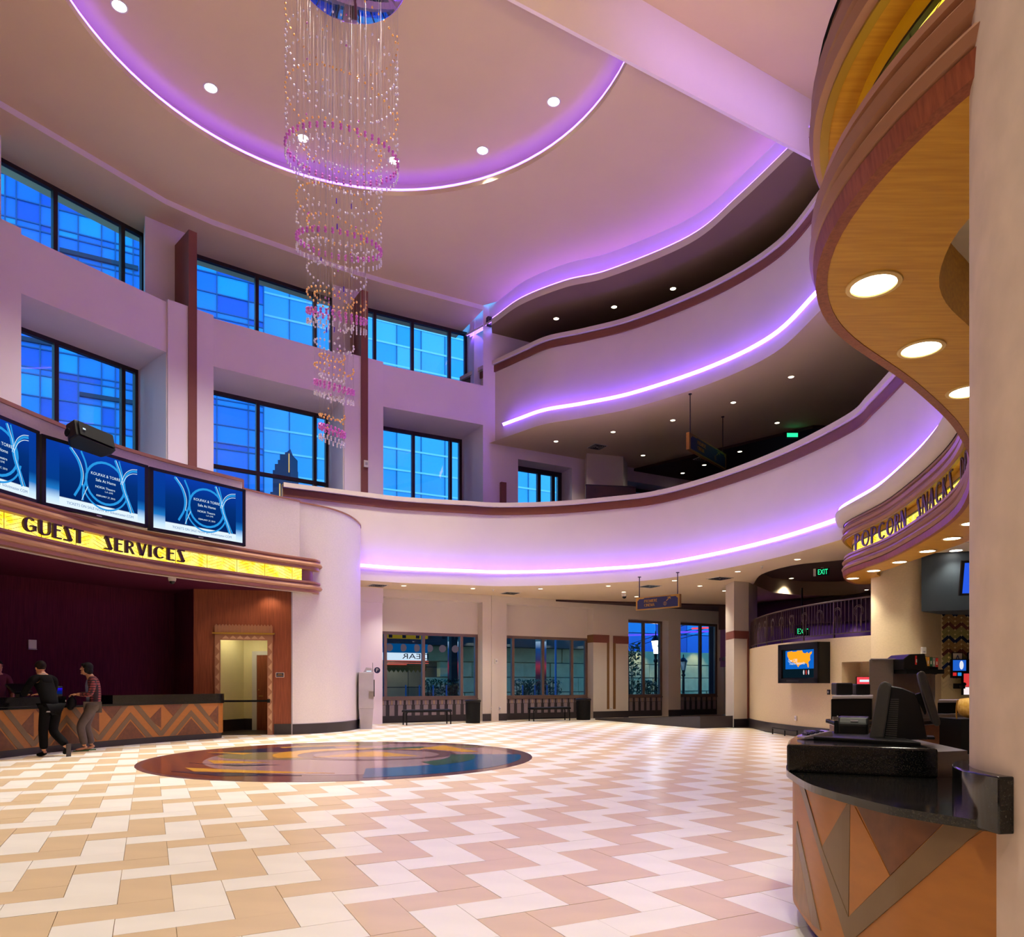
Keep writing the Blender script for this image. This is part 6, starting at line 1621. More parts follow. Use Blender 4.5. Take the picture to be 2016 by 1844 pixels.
# ------------------------------------------------------------------ hanging signs
def hang_sign(pl, pr, zt, h, rods, label, dim=False):
    t = (xy(pr) - xy(pl)).normalized(); n = Vector((t.y, -t.x)); w = (xy(pr) - xy(pl)).length
    if n.y > 0: n = -n
    r = thing('hanging_sign', label, 'sign', (pl.x, pl.y, zt), group='blue hanging direction signs')
    P = lambda x, y, d: Vector((*(xy(pl) + t * x * w + n * d), zt - h + y * h))
    mb = MB(); mb.obox(P(0, 0, -.05), t.to_3d() * w, n.to_3d() * .10, (0, 0, h)); mb.build('frame', m_gold, r)
    pts = [(.035, .08), (.965, .08), (.965, .72), (.93, .80), (.93, .86), (.82, .86), (.80, .92), (.20, .92), (.18, .86), (.07, .86), (.07, .80), (.035, .72)]
    mb = MB(); f_ = [P(x, y, .054) for x, y in pts]; b_ = [P(x, y, .045) for x, y in pts]; N = len(pts); mb.v = f_ + b_
    mb.f = [tuple(q) for q in tessellate_polygon([[Vector((x, y, 0)) for x, y in pts]])] + [(k, (k + 1) % N, N + (k + 1) % N, N + k) for k in range(N)]; mb.mi = [0] * len(mb.f); mb.build('blue_face', m_navy, r)
    for word, y in (('PREMIERE', .58), ('CINEMA', .26)):
        hh = h * .22; x = .20 * w; kx = 1.12
        for c_ in word:
            ww = GL[c_][0] * hh * kx; o_ = P(x / w, y - .02, .056)
            letter_mb(c_, ww, hh, .006).xform(frame3(o_, t.to_3d(), (0, 0, 1)) if n.dot(Vector((t.y, -t.x))) > 0 else frame3(o_, t.to_3d(), (0, 0, 1))).build('letter', m_gold, r); x += ww + hh * .10
    cx_, cy_ = .68, .36
    mb = MB()
    for k in range(20):
        a0, a1 = 2 * PI * k / 20, 2 * PI * (k + 1) / 20
        q = [P(cx_ + rr * math.cos(a) * h / w, cy_ + rr * math.sin(a), .058) for rr, a in ((.15, a0), (.15, a1), (.12, a1), (.12, a0))]; mb.quad(*q)
    mb.build('numeral_ring', m_gold, r)
    mb = MB(); mb.obox(P(cx_ - .006, cy_ - .08, .057), t.to_3d() * .018, n.to_3d() * .005, (0, 0, h * .17)); mb.build('numeral', m_gold, r)
    mb = MB(); ar_ = [(.70, .56), (.72, .54), (.78, .76), (.79, .68), (.81, .70), (.80, .88), (.73, .84), (.73, .80), (.765, .80)]
    mb.v = [P(x, y, .057) for x, y in ar_]; mb.f = [tuple(q) for q in tessellate_polygon([[Vector((x, y, 0)) for x, y in ar_]])]; mb.mi = [0] * len(mb.f); mb.build('arrow', m_gold, r)
    for x in (.06, .94):
        q = P(x, 1, 0); mb = MB(); mb.tube([q, Vector((q.x, q.y, rods))], .014, 8); mb.lathe([(.05, rods - .02), (.05, rods - .001)], (q.x, q.y, 0), 12); mb.build('hanging_rod', m_frame, r)
hang_sign(at(1254, 1180, 21.6), at(1339.5, 1175, 20.6), 3.86, .37, Z2, 'blue and gold hanging sign reading PREMIERE CINEMA under the lowest balcony')
hang_sign(at(1354, 845, 21.5), at(1427, 858, 23.6), 8.72, .50, Z3, 'dim blue hanging sign with gold lettering under the middle balcony ceiling')
# exit signs
m_exit = EM('exit_green', (0.02, .85, .30), 1.6)
ep = onz(1617, 1117, Z2 + .0); ex_ = thing('exit_sign', 'green lit EXIT sign at the dark ceiling recess left of the popcorn canopy', 'exit sign', ep)
ed = Vector((.86, -.5, 0)).normalized(); en = Vector((-.5, -.86, 0)).normalized()
mb = MB(); mb.obox(ep + Vector((-.14, 0, -.24)), ed * .34, en * .04, (0, 0, .20)); mb.build('housing', m_black, ex_)
mb = MB(); mb.obox(ep + Vector((.0, 0, -.04)), ed * .06, en * .06, (0, 0, .04)); mb.build('ceiling_mount', m_grey, ex_)
mb = MB(); mb.obox(ep + Vector((-.20, .02, -.24)), ed * .06, en * .06, (0, 0, .20)); mb.build('pale_end', m_offwhite, ex_)
put_text('EXIT', .20, frame3(ep + Vector((-.14, 0, -.14)) + ed * .17 + en * .046, ed, (0, 0, 1)), m_exit, ex_, sx=.62)
ep = at(1580, 1243, 24.0); ex2 = thing('exit_sign', 'small green EXIT sign glimpsed through the mezzanine railing', 'exit sign', ep)
mb = MB(); mb.obox(ep + Vector((-.25, 0, -.13)), (.5, 0, 0), (0, .06, 0), (0, 0, .26)); mb.build('housing', m_black, ex2)
mb = MB(); mb.obox(ep + Vector((-.02, .02, .13)), (.04, 0, 0), (0, .04, 0), (0, 0, Z2 - ep.z - .13)); mb.build('ceiling_rod', m_black, ex2)
put_text('EXIT', .25, frame3(ep + Vector((0, -.012, 0)), (1, 0, 0), (0, 0, 1)), m_exit, ex2, sx=.7)
ep = onz(1560, 850, Z3 - .13); ex3 = thing('exit_sign', 'green exit sign almost hidden behind the lower balcony rail', 'exit sign', ep)
mb = MB(); mb.obox(ep + Vector((-.2, 0, -.2)), (.4, 0, 0), (0, .06, 0), (0, 0, .2)); mb.build('housing', m_black, ex3)
mb = MB(); mb.obox(ep + Vector((-.18, -.01, -.17)), (.36, 0, 0), (0, .012, 0), (0, 0, .13)); mb.build('lit_face', m_exit, ex3)
# wall speaker on the pier at the top cove, wall devices
def wall_box(name, lab, cat_, p, t, w_, h_, d_, mt, part='cover', ins=None):
    n = Vector((t.y, -t.x)); r = thing(name, lab, cat_, p)
    mb = MB(); mb.obox(p, t.to_3d() * w_, n.to_3d() * d_, (0, 0, h_)); mb.build(part, mt, r, bevel=min(.008, d_ * .3))
    mb = MB(); mb.obox(p + t.to_3d() * w_ * .25 + n.to_3d() * d_ + Vector((0, 0, h_ * .3)), t.to_3d() * w_ * .5, n.to_3d() * .008, (0, 0, h_ * .4)); mb.build('grille', ins or m_grey, r)
p = at(957, 642, 26.0); wall_box('cove_speaker', 'dark speaker box fixed at the left end of the ceiling cove', 'speaker', p, dA, .20, .30, .16, m_frame, ins=m_blackmatt)
tp = (b3[0] - b2[1]).normalized(); p = onwall(713, 921, b2[1], b3[0]); wall_box('wall_strobe', 'pale strobe box on the maroon fin above the lowest balcony rail', 'strobe', p + Vector((tp.y, -tp.x, 0)) * .13, tp, .16, .22, .05, m_offwhite)
p = onwall(972, 1306, Ga, Gb); wall_box('wall_strobe', 'white strobe on the pilaster between the two ground floor windows', 'strobe', p - Gn.to_3d() * .06, dA, .11, .17, .05, m_offwhite)
for u, lab in ((965.5, 'left white outlet plate beside the narrow pilaster foot'), (982, 'right white outlet plate beside the narrow pilaster foot'), (1200.5, 'white outlet plate between the two ochre stripes of the pier')):
    p = onwall(u, 1398, Ga, Gb); wall_box('wall_outlet', lab, 'outlet', p - Gn.to_3d() * .002, dA, .08, .13, .02, m_offwhite)
# ================================================================== CHANDELIER
CHC = Vector((-3.12, 14.15)); ZH = ZC + .60
chd = thing('chandelier', 'tall crystal bead chandelier spiralling down from a round mirror canopy', 'chandelier', (CHC.x, CHC.y, ZH))
m_mirror = M('rippled_mirror', (225, 215, 222), .04, metal=1.0, bump=.25, scale=2.2, var=.01)
m_bgold = M('amber_crystal', (255, 196, 110), .08, spec=.8); m_bclear = M('clear_crystal', (240, 232, 245), .05, spec=1.0); m_bpink = M('pink_crystal', (214, 110, 210), .08, spec=.8)
for m_, e_ in ((m_bgold, (1, .62, .25)), (m_bclear, (.8, .75, .95)), (m_bpink, (.75, .25, .75))):
    b = m_.node_tree.nodes['Principled BSDF']; b.inputs['Coat Weight'].default_value = .5
m_wire = M('fine_steel_wire', (190, 180, 186), .3, metal=.6)
CRd = 1.08
mb = MB(); mb.lathe([(CRd, 0), (CRd, -.30), (CRd - .05, -.34), (.001, -.34)], (CHC.x, CHC.y, ZH), 64); mb.build('mirror_canopy', m_mirror, chd, smooth=40)
p = Vector((CHC.x - .02, CHC.y + .35, ZH - .34)); mb = MB(); mb.lathe([(.001, -.012), (.07, -.012), (.08, -.004), (.08, 0)], p, 16); mb.build('spot_lamp', m_lampcool, chd)
spot((p.x, p.y, p.z - .05), 900, 60, (1, .92, .8), .05)
spot((p.x + .4, p.y - .5, p.z - .05), 600, 60, (1, .92, .8), .05)
spot((p.x - .9, p.y - .4, p.z - .05), 600, 60, (1, .92, .8), .05)
# tiers: (centre offset, radius, top, bottom, tilt, number of strands, loops)
px = 14.15 / F
def zc(v): return HC + (HV - v) * px
tiers = [(-.16, 1.06, zc(30), zc(345), .55, 46), (-.22, .80, zc(265), zc(520), .42, 38), (-.27, .56, zc(430), zc(660), .34, 30), (-.32, .37, zc(570), zc(800), .26, 24), (-.36, .24, zc(690), zc(885), .16, 20)]
beads = []      # (x, y, z, kind, size)
wires = MB()
def wire(x, y, z0, z1):
    for a, b in (((-.0012, 0), (.0012, 0)),): wires.quad((x + a[0], y, z0), (x + b[0], y, z0), (x + b[0], y, z1), (x + a[0], y, z1))
for ti, (ox, r, zt, zb, tilt, ns) in enumerate(tiers):
    nl = 5 if ti < 2 else 4
    cx_, cy_ = CHC.x + ox, CHC.y
    for k in range(ns):
        a = 2 * PI * k / ns
        x, y = cx_ + r * math.cos(a), cy_ + r * math.sin(a)
        ph = math.cos(a)            # right side hangs lower, left side higher
        zlow = None
        for L_ in range(nl):
            fr = (L_ + 0.5 * (k / ns)) / nl
            z = zt - (zt - zb) * fr * .80 - tilt * (ph * .5 + .5) * .75
            kd = 'gold' if L_ % 3 == 0 else 'clear'
            beads.append((x, y, z, kd, .021))
            if L_ % 3 == 1 and k % 3 == 0: beads.append((x, y, z - .12 - RND.uniform(0, .04), 'clear', .019))
        zp = zb + .30 + .20 * math.sin(a) * (1 if ti < 3 else .5) + .1 * (1 - ph)
        beads.append((x, y, zp, 'pink', .028)); beads.append((x, y, zp - .058, 'pink', .028))
        for q in range(3): beads.append((x, y, zp - .20 - q * .032, 'clear', .017))
        zlow = zp - .28
        wire(x, y, zlow, ZH - .34) if (x - CHC.x) ** 2 + (y - CHC.y) ** 2 < CRd ** 2 else wire(x, y, zlow, min(ZH - .3, zt + 1.2))
    for k in range(int(ns * .22)):
        a = RND.uniform(0, 2 * PI); rr = r * math.sqrt(RND.uniform(.1, .9)); x, y = cx_ + rr * math.cos(a), cy_ + rr * math.sin(a)
        for q in range(5): beads.append((x, y, RND.uniform(zb + .1, zt), RND.choice(['clear', 'clear', 'gold', 'pink']), .017))
wires.build('suspension_wires', m_wire, chd, kind='stuff')
mb = MB()
for (x, y) in ((-.28, -.3), (.05, -.35), (.32, -.2), (-.45, -.1)):
    c0 = Vector((CHC.x + x, CHC.y + y)); mb.tube([(*c0, ZH - .34), (*c0, zc(560 + 300 * RND.random()))], .006, 5)
mb.build('support_rods', m_wire, chd, kind='stuff')
bmeshes = {}
for kd, mt in (('gold', m_bgold), ('clear', m_bclear), ('pink', m_bpink)):
    m_ = MB(); m_.ball((0, 0, 0), 1.0, 7, 5); bmeshes[kd] = m_.mesh('bead', mt)
    bmeshes[kd].polygons.foreach_set('use_smooth', [True] * len(bmeshes[kd].polygons))
beads.sort(key=lambda b: -b[4] / Vector((b[0], b[1], b[2] - HC)).length)
for x, y, z, kd, s in beads[:296]:
    o = bpy.data.objects.new('bead', bmeshes[kd]); COL.objects.link(o); o.parent = chd; o.matrix_parent_inverse = Matrix.Translation(-Vector(chd.location)); o.location = (x, y, z); o.scale = (s, s, s * 1.15)
rest = MB(); kmap = {'gold': 0, 'clear': 1, 'pink': 2}
for x, y, z, kd, s in beads[296:]: rest.ball((x, y, z), (s, s, s * 1.15), 6, 4, kmap[kd])
rest.build('small_beads', [m_bgold, m_bclear, m_bpink], chd, kind='stuff', smooth=80)
mb = MB()
for k in range(9):
    a = RND.uniform(0, 6.28); q = Vector((CHC.x - .3 + .35 * math.cos(a), CHC.y - .3 * math.sin(a))); z = zc(RND.uniform(360, 700)); mb.lathe([(.012, z), (.012, z - .10)], (q.x, q.y, 0), 6)
mb.build('violet_rods', M('violet_crystal', (90, 40, 210), .2), chd, kind='stuff')
# ================================================================== FURNITURE ON THE LOBBY FLOOR
def bench(uc0, uc1, vtop, Yb, lab):
    pa, pb_ = at(uc0, 1400, Yb), at(uc1, 1400, Yb); c = (pa + pb_) / 2
    # stand it parallel to the window wall
    w = (pb_.x - pa.x) / dA.x * .93; rz = math.atan2(dA.y, dA.x)
    r = thing('bench', lab, 'bench', (c.x, c.y, 0), rz, 'black benches under the ground floor windows', world=False)
    mb = MB(); mb.box((0, 0, .44), (w, .40, .06)); mb.build('seat', m_blackmatt, r, bevel=.015)
    mb = MB(); mb.box((0, 0, .475), (w * .98, .36, .03)); mb.build('cushion', m_black, r, bevel=.012)
    for sx_ in (-1, 1):
        for sy_ in (-1, 1):
            mb = MB(); mb.tube([(sx_ * w * .46, sy_ * .16, .42), (sx_ * w * .475, sy_ * .16, .36), (sx_ * w * .475, sy_ * .16, .0)], .02, 6); mb.build('leg', m_blackmatt, r)
    mb = MB(); mb.tube([(-w * .475, 0, .1), (w * .475, 0, .1)], .015, 6); mb.build('stretcher', m_blackmatt, r)
bench(795, 887, 1396, 23.85, 'black bench under the window with the lit marquee view')
bench(1041, 1123, 1392, 26.3, 'black bench under the second window from the curved wall')
def bin_(u0_, u1_, Yb, lab):
    pa, pb_ = at(u0_, 1400, Yb), at(u1_, 1400, Yb); c = (pa + pb_) / 2; r_ = (pb_.x - pa.x) / 2
    o = thing('litter_bin', lab, 'litter bin', (c.x, c.y, 0), 0, 'black litter bins under the windows', world=False)
    mb = MB(); mb.lathe([(r_ * .86, 0), (r_ * .88, .03), (r_ * .92, .70), (r_ * .92, .71)], n=24); mb.build('body', m_blackmatt, o, smooth=40)
    mb = MB(); mb.lathe([(r_ * .94, .71), (r_, .725), (r_, .765), (r_ * .9, .785), (r_ * .45, .79), (r_ * .42, .76), (.001, .755)], n=24); mb.build('lid', m_black, o, smooth=40)
bin_(915, 947, 24.75, 'black litter bin at the right end of the marquee window')
bin_(1133, 1164, 27.0, 'black litter bin beside the pier with the ochre stripes')
# parking pay station
kp = xy(onz(722, 1434, 0)); ks = thing('pay_station', 'tall pale grey pay station with round P sign beside the curved wall', 'pay station', (kp.x, kp.y, 0), math.radians(12), world=False)
mb = MB(); mb.prism([(-.24, -.22), (.20, -.22), (.20, .25), (-.24, .25)], .60, 1.67); mb.build('cabinet', m_grey, ks, bevel=.015)
mb = MB(); mb.loft([[Vector((x * s, y * s, z)) for x, y in ((-.23, -.21), (.19, -.21), (.19, .24), (-.23, .24))] for s, z in ((.78, 0), (1.0, .60))], closed=True); mb.build('pedestal', m_grey, ks)
mb = MB(); mb.box((.13, -.226, 1.0), (.14, .012, .22)); mb.build('grey_panel', m_steel, ks)
mb = MB(); mb.box((.212, .02, 1.2), (.03, .30, .5)); mb.build('front_fascia', m_black, ks)
mb = MB(); mb.prism([(-.10, 0), (.18, 0), (.14, .12), (-.02, .14)], -.15, .15); mb.xform(Matrix.Translation((.0, .0, 1.67)) @ Matrix.Rotation(PI / 2, 4, 'X')); mb.build('lamp_hood', m_grey, ks)
mb = MB(); mb.box((.06, -.155, 1.70), (.14, .006, .03)); mb.build('lit_strip', m_ringw, ks)
mb = MB(); mb.lathe([(.09, -.012), (.09, .012)], (0, 0, 0), 20); mb.xform(Matrix.Translation((.30, -.12, 1.73)) @ Matrix.Rotation(PI / 2, 4, 'X')); mb.build('round_sign', m_navy, ks)
put_text('P', .14, frame3((.30, -.135, 1.73), (1, 0, 0), (0, 0, 1)), m_offwhite, ks)
mb = MB(); mb.box((.17, -.12, 1.80), (.02, .02, .30)); mb.build('sign_arm', m_steel, ks)
# added fill spots, out of frame above and behind the camera, brighten the near hall
for (x, y, z, w, a) in ((-6.0, 4.5, 14.4, 2000, 75), (-1.5, 3.0, 14.4, 2000, 75), (3.2, 7.8, 14.4, 1000, 75), (-10, 8.0, 14.4, 900, 70), (0.0, -2.0, 8.0, 900, 130)):
    spot((x, y, z), w, a, WARM, .2)
# ================================================================== OUTSIDE
pav = structure('pavement')
mb = MB(); q0, q1 = Ga - dA * 30 + Gn * .6, Gb + dA * 40 + Gn * .6
mb.quad((*q0, -.03), (*q1, -.03), (*(q1 + Gn * 90), -.03), (*(q0 + Gn * 90), -.03)); mb.build('paving', M('street_paving', (80, 78, 82), .6, var=.1, scale=3), pav)
# two glass towers parallel to the right hand bays
def fac_mat(name, c, rough=.25):
    return M(name, c, rough, var=.05, scale=.15, spec=.5)
gA = [fac_mat('tower_glass_blue', (0, 120, 225)), fac_mat('tower_glass_deep', (0, 92, 205)), fac_mat('tower_glass_light', (10, 165, 240)), fac_mat('tower_glass_mid', (0, 140, 232))]
gB = [fac_mat('pale_tower_glass', (96, 190, 245)), fac_mat('pale_tower_glass_soft', (120, 200, 245)), fac_mat('pale_tower_glass_mid', (70, 175, 240))]
m_mul = M('tower_mullion', (20, 92, 150), .4, metal=.3); m_mulB = M('pale_tower_mullion', (190, 225, 235), .35, metal=.2); m_mulT = M('teal_tower_mullion', (30, 120, 160), .4)
def tower(name, lab, Y20, u_ref, us, zs, mats, mm_v, mm_h, thick_h, depth):
    base = xy(at(u_ref, 900, Y20)); S = lambda u: (xy(onwall(u, 900, base, base + dA * 100)) - base).dot(dA)
    root = thing(name, lab, 'building', (base.x, base.y, 0))
    ss = [S(u) for u in us]; P = lambda s, z, d=0: Vector((*(base + dA * s + Gn * d), z))
    pm_ = {}
    for i, (s0, s1) in enumerate(zip(ss, ss[1:])):
        for j, (z0, z1) in enumerate(zip(zs, zs[1:])):
            mt = mats[RND.choice([0, 0, 1, 2, 3][:len(mats) + 1]) % len(mats)]
            mb = MB(); mb.obox(P(s0 + .03, z0 + .03, 0), dA.to_3d() * (s1 - s0 - .06), Gn.to_3d() * .1, (0, 0, z1 - z0 - .06)); mb.build('glass_panel', mt, root)
    for s in ss: mb = MB(); mb.obox(P(s - .05, zs[0], -.10), dA.to_3d() * .10, Gn.to_3d() * .2, (0, 0, zs[-1] - zs[0])); mb.build('mullion', mm_v, root)
    for z in zs: mb = MB(); mb.obox(P(ss[0], z - thick_h / 2, -.12), dA.to_3d() * (ss[-1] - ss[0]), Gn.to_3d() * .2, (0, 0, thick_h)); mb.build('spandrel_rail', mm_h, root)
    mb = MB(); mb.obox(P(ss[0], -.02, .12), dA.to_3d() * (ss[-1] - ss[0]), Gn.to_3d() * depth, (0, 0, zs[-1] + .02)); mb.build('core', mats[1], root)
    return root
zsA = []
z = 3.0
while z < 62: zsA += [z, z + .55, z + 2.2]; z += 4.0
tower('glass_tower', 'blue glass office tower behind the left window bays', 60, 20, (-150, -80, -30, 10, 32, 79, 115, 154, 200, 227, 262, 300, 345, 380, 427, 489, 519), [q for q in zsA if q > 14], gA, m_mul, m_mul, .10, 1.2)
bA = xy(at(20, 900, 60)); rA = next(o for o in SC.objects if o.name.startswith('glass_tower') and o.type == 'EMPTY')
for ua, ub, va in ((118, 272, 495), (39, 104, 668), (157, 272, 778)):
    p0_ = onwall(ua, va, bA, bA + dA); p1_ = onwall(ub, va, bA, bA + dA)
    mb = MB(); mb.obox(p0_ - Gn.to_3d() * .3 - Vector((0, 0, .12)), (p1_.x - p0_.x, p1_.y - p0_.y, 0), Gn.to_3d() * .3, (0, 0, .34)); mb.build('dark_ledge', M('tower_ledge', (10, 40, 70), .5), rA)
zsB = [2 + k * 2.35 for k in range(25)]
tower('glass_tower', 'pale blue glass tower with white rails behind the right window bays', 76, 519, (506, 519, 570, 624, 690, 735, 781, 829, 876, 925, 980, 1040, 1100, 1160), [q for q in zsB if q > 8], gB, m_mulT, m_mulB, .20, 1.2)
# reflection of a stepped tower in the pale glass, built as a solid
tb_ = at(556, 985, 66); stp = thing('tower_reflection', 'reflection of a dark stepped tower with pointed top and gold lit edge outside the middle window', 'building', (tb_.x, tb_.y, 0))
m_tow = M('dark_reflection', (16, 34, 70), .7, var=.1)
pxT = 66 / F
def zT(v): return HC + (HV - v) * pxT
mb = MB()
cxT = tb_.x
for u0_, u1_, v0_, v1_ in ((532, 572, 1400, 968), (537, 572, 968, 925), (541, 571, 925, 913), (547, 570, 913, 905), (551, 570, 905, 894), (561, 570, 894, 890)):
    xa, xb = (u0_ - U0) * pxT, (u1_ - U0) * pxT; mb.obox((xa, 66, max(0, zT(v0_))), (xb - xa, 0, 0), (0, 2.5, 0), (0, 0, zT(v1_) - max(0, zT(v0_))))
mb.build('stepped_body', m_tow, stp)
mb = MB(); xa, xb = (562 - U0) * pxT, (571 - U0) * pxT; xm = (569 - U0) * pxT
mb.v = [Vector(q) for q in ((xa, 66, zT(892)), (xb, 66, zT(892)), (xb, 67, zT(892)), (xa, 67, zT(892)), (xm, 66.4, zT(881)))]; mb.f = [(0, 1, 4), (1, 2, 4), (2, 3, 4), (3, 0, 4)]; mb.mi = [0] * 4; mb.build('spire', m_tow, stp)
mb = MB(); mb.obox(((568.6 - U0) * pxT, 65.9, zT(930)), (.07, 0, 0), (0, .08, 0), (0, 0, zT(893) - zT(930))); mb.obox(((550.3 - U0) * pxT, 65.9, zT(1010)), (.09, 0, 0), (0, .08, 0), (0, 0, zT(952) - zT(1010))); mb.build('gold_light_edge', EM('tower_gold', (1, .62, .2), .9), stp, kind='stuff')
# street level: lit facade opposite, marquee, banner column, hedge, lamps
m_fac = M('opposite_stone_panel', (150, 142, 124), .6, var=.08, scale=1.5)
m_facdark = M('opposite_dark_facade', (34, 38, 44), .5, var=.1, scale=1)
fb0 = P_(sOf(690), 15.5)
opp = thing('opposite_facade', 'stone panelled street facade with dark canopy seen through the two ground windows', 'building', (fb0.x, fb0.y, 0))
FW = lambda s, z, d=0: Vector((*(fb0 + dA * s + Gn * d), z))
for i in range(9):
    for j in range(3):
        mb = MB(); mb.obox(FW(i * 1.9 + .02, -.03 + j * 1.15 + .02), dA.to_3d() * 1.86, Gn.to_3d() * .2, (0, 0, 1.11)); mb.build('stone_panel', m_fac, opp)
mb = MB(); mb.obox(FW(-2, 3.45, -.0), dA.to_3d() * 22, Gn.to_3d() * .4, (0, 0, 4.0)); mb.build('upper_facade', m_facdark, opp)
mb = MB(); mb.obox(FW(-2, 3.4, -2.4), dA.to_3d() * 22, Gn.to_3d() * 2.4, (0, 0, .15)); mb.build('canopy_soffit', m_facdark, opp)
m_tube = EM('tube_light', (1.0, .92, .72), 3.0)
for k in range(10):
    mb = MB(); mb.obox(FW(1.5 + k * 1.5, 3.36, -1.2 + (k % 2) * .6), dA.to_3d() * .62, Gn.to_3d() * .09, (0, 0, .03)); mb.build('tube_light', m_tube, opp)
for k in range(4): spot(tuple(FW(2 + k * 4.4, 3.3, -1.4)), 110, 150, (1, .86, .58), .1)
# marquee
m0 = xy(at(726, 1300, 31.2)); mq = thing('cinema_marquee', 'lit cinema marquee with white letter panel, red neon lines and gold fringe outside', 'marquee', (m0.x, m0.y, 0))
MW = lambda s, z, d=0: Vector((*(m0 + dA * s + Gn * d), z))
def mz(v): return HC + (HV - v) / F * 32.0
mwid = (xy(onwall(842, 1300, m0, m0 + dA)) - m0).length
mb = MB(); mb.obox(MW(0, mz(1240)), dA.to_3d() * mwid, Gn.to_3d() * 1.2, (0, 0, mz(1200) - mz(1240))); mb.build('dark_upper', m_facdark, mq)
mb = MB(); mb.obox(MW(0, mz(1256), -.03), dA.to_3d() * mwid, Gn.to_3d() * .5, (0, 0, mz(1247) - mz(1256))); mb.build('gold_crest', EM('marquee_gold', lin((190, 150, 40)), .5), mq)
for k in range(7):
    mb = MB(); mb.obox(MW(.25 + k * .62, mz(1256), -.06), dA.to_3d() * .16, Gn.to_3d() * .05, (0, 0, mz(1247) - mz(1256))); mb.build('crest_rib', m_facdark, mq)
mb = MB(); mb.obox(MW(0, mz(1284), -.02), dA.to_3d() * mwid, Gn.to_3d() * .5, (0, 0, mz(1267) - mz(1284))); mb.build('blue_mural', EM('mural_blue', lin((10, 110, 180)), .55), mq)
m_mur = EM('mural_pink', lin((150, 120, 130)), .5)
for k in range(6):
    mb = MB(); mb.ball(MW(.9 + k * .62, mz(1275), -.03), (.16, .05, .17), 8, 6); mb.build('mural_figure', m_mur, mq)
mb = MB(); mb.obox(MW(0, mz(1299), -.05), dA.to_3d() * mwid * .98, Gn.to_3d() * .5, (0, 0, mz(1285) - mz(1299))); mb.build('letter_panel', EM('marquee_white', (.9, .95, 1), 1.2), mq)
lt = put_text('DEAR', .33, frame3(MW(2.1, mz(1292), -.058), -dA.to_3d(), (0, 0, 1)), M('marquee_navy', (14, 20, 60), .5), mq, sx=1.5)
for z_, s0_, s1_ in ((1301, 0, 1), (1305, .3, 1), (1308, 0, .62)):
    mb = MB(); mb.tube([MW(mwid * s0_, mz(z_), -.10), MW(mwid * s1_, mz(z_), -.10)], .016, 6); mb.build('neon_line', EM('neon_red', (1, .12, .08), 1.2), mq)
m_fringe = M('gold_fringe', (120, 104, 40), .5, var=.1)
for rr in range(2):
    for k in range(int(mwid / .20)):
        mb = MB(); mb.poly([MW(k * .20, mz(1308 + rr * 6), -.06 + rr * .02), MW(k * .20 + .2, mz(1308 + rr * 6), -.06 + rr * .02), MW(k * .20 + .2, mz(1313 + rr * 5), -.06 + rr * .02), MW(k * .20 + .1, mz(1319 + rr * 5), -.06 + rr * .02), MW(k * .20, mz(1313 + rr * 5), -.06 + rr * .02)]); mb.build('fringe', m_fringe, mq)
for s in (.4, 4.0): mb = MB(); mb.obox(MW(s, -.03, .4), dA.to_3d() * .3, Gn.to_3d() * .3, (0, 0, mz(1240))); mb.build('support', m_facdark, mq)
# banner column
m_ban = grad_emit('banner_picture', [(0, (30, 40, 60)), (.3, (60, 40, 60)), (.5, (190, 60, 80)), (.62, (60, 60, 110)), (.85, (30, 90, 160)), (1, (200, 225, 245))], .75)
for u, lab in ((892, 'round column with a lit blue and red banner outside the marquee window'), (1065, 'round column with a lit banner outside the second ground window')):
    c = P_(sOf(u) , 0); c = xy(at(u, 1300, 36.5)); r = thing('banner_column', lab, 'column', (c.x, c.y, 0))
    mb = MB(); mb.lathe([(.27, 1.0), (.27, 3.42)], (c.x, c.y, 0), 20); mb.build('banner', m_ban, r, smooth=50)
    mb = MB(); mb.lathe([(.30, -.03), (.30, 1.0)], (c.x, c.y, 0), 20); mb.lathe([(.28, 3.42), (.28, 4.2)], (c.x, c.y, 0), 20); mb.build('shaft', m_fac, r, smooth=50)
# hedge of young trees in front of the facade
m_leaf = M('hedge_leaf', (64, 84, 44), .6, var=.25, scale=3); m_stem = M('twig_brown', (60, 48, 36), .8)
def leafy(name, lab, c, w, d, h0, h1, n, group=None, size=.09, cat_='hedge'):
    r = thing(name, lab, cat_, c, 0, group)
    mb = MB()
    for k in range(n):
        a = RND.uniform(0, 6.28); rr = math.sqrt(RND.random())
        p = Vector(c) + Vector((w * rr * math.cos(a), d * rr * math.sin(a), h0 + (h1 - h0) * RND.random() ** .8))
        u_ = Vector((RND.uniform(-1, 1), RND.uniform(-1, 1), RND.uniform(-1, 1))).normalized(); v_ = u_.orthogonal().normalized()
        s = size * RND.uniform(.6, 1.2); mb.quad(p - u_ * s, p + v_ * s * .45, p + u_ * s, p - v_ * s * .45)
    mb.build('foliage', m_leaf, r, kind='stuff')
    mb = MB()
    for k in range(4):
        x, y = RND.uniform(-w * .5, w * .5), RND.uniform(-d * .5, d * .5); mb.tube([Vector(c) + Vector((x, y, 0)), Vector(c) + Vector((x * 1.3, y, (h0 + h1) * .5)), Vector(c) + Vector((x * 1.6, y, h1 * .9))], .018, 5)
    mb.build('stem', m_stem, r)
for k, (u, n, lab) in enumerate(((853, 260, 'leafy shrub outside, left of the blue posts in the marquee window'), (888, 300, 'leafy shrub outside, at the right of the marquee window'), (1030, 300, 'leafy shrub outside, left in the second ground window'), (1050, 220, 'leafy shrub outside, before the banner column of the second window'), (1086, 220, 'leafy shrub outside, right in the second ground window'))):
    c = at(u, 1376, 33.5); c.z = -.03; leafy('street_shrub', lab, c, .45, .3, .2, 1.55, n, 'street shrubs outside the ground windows', .09)
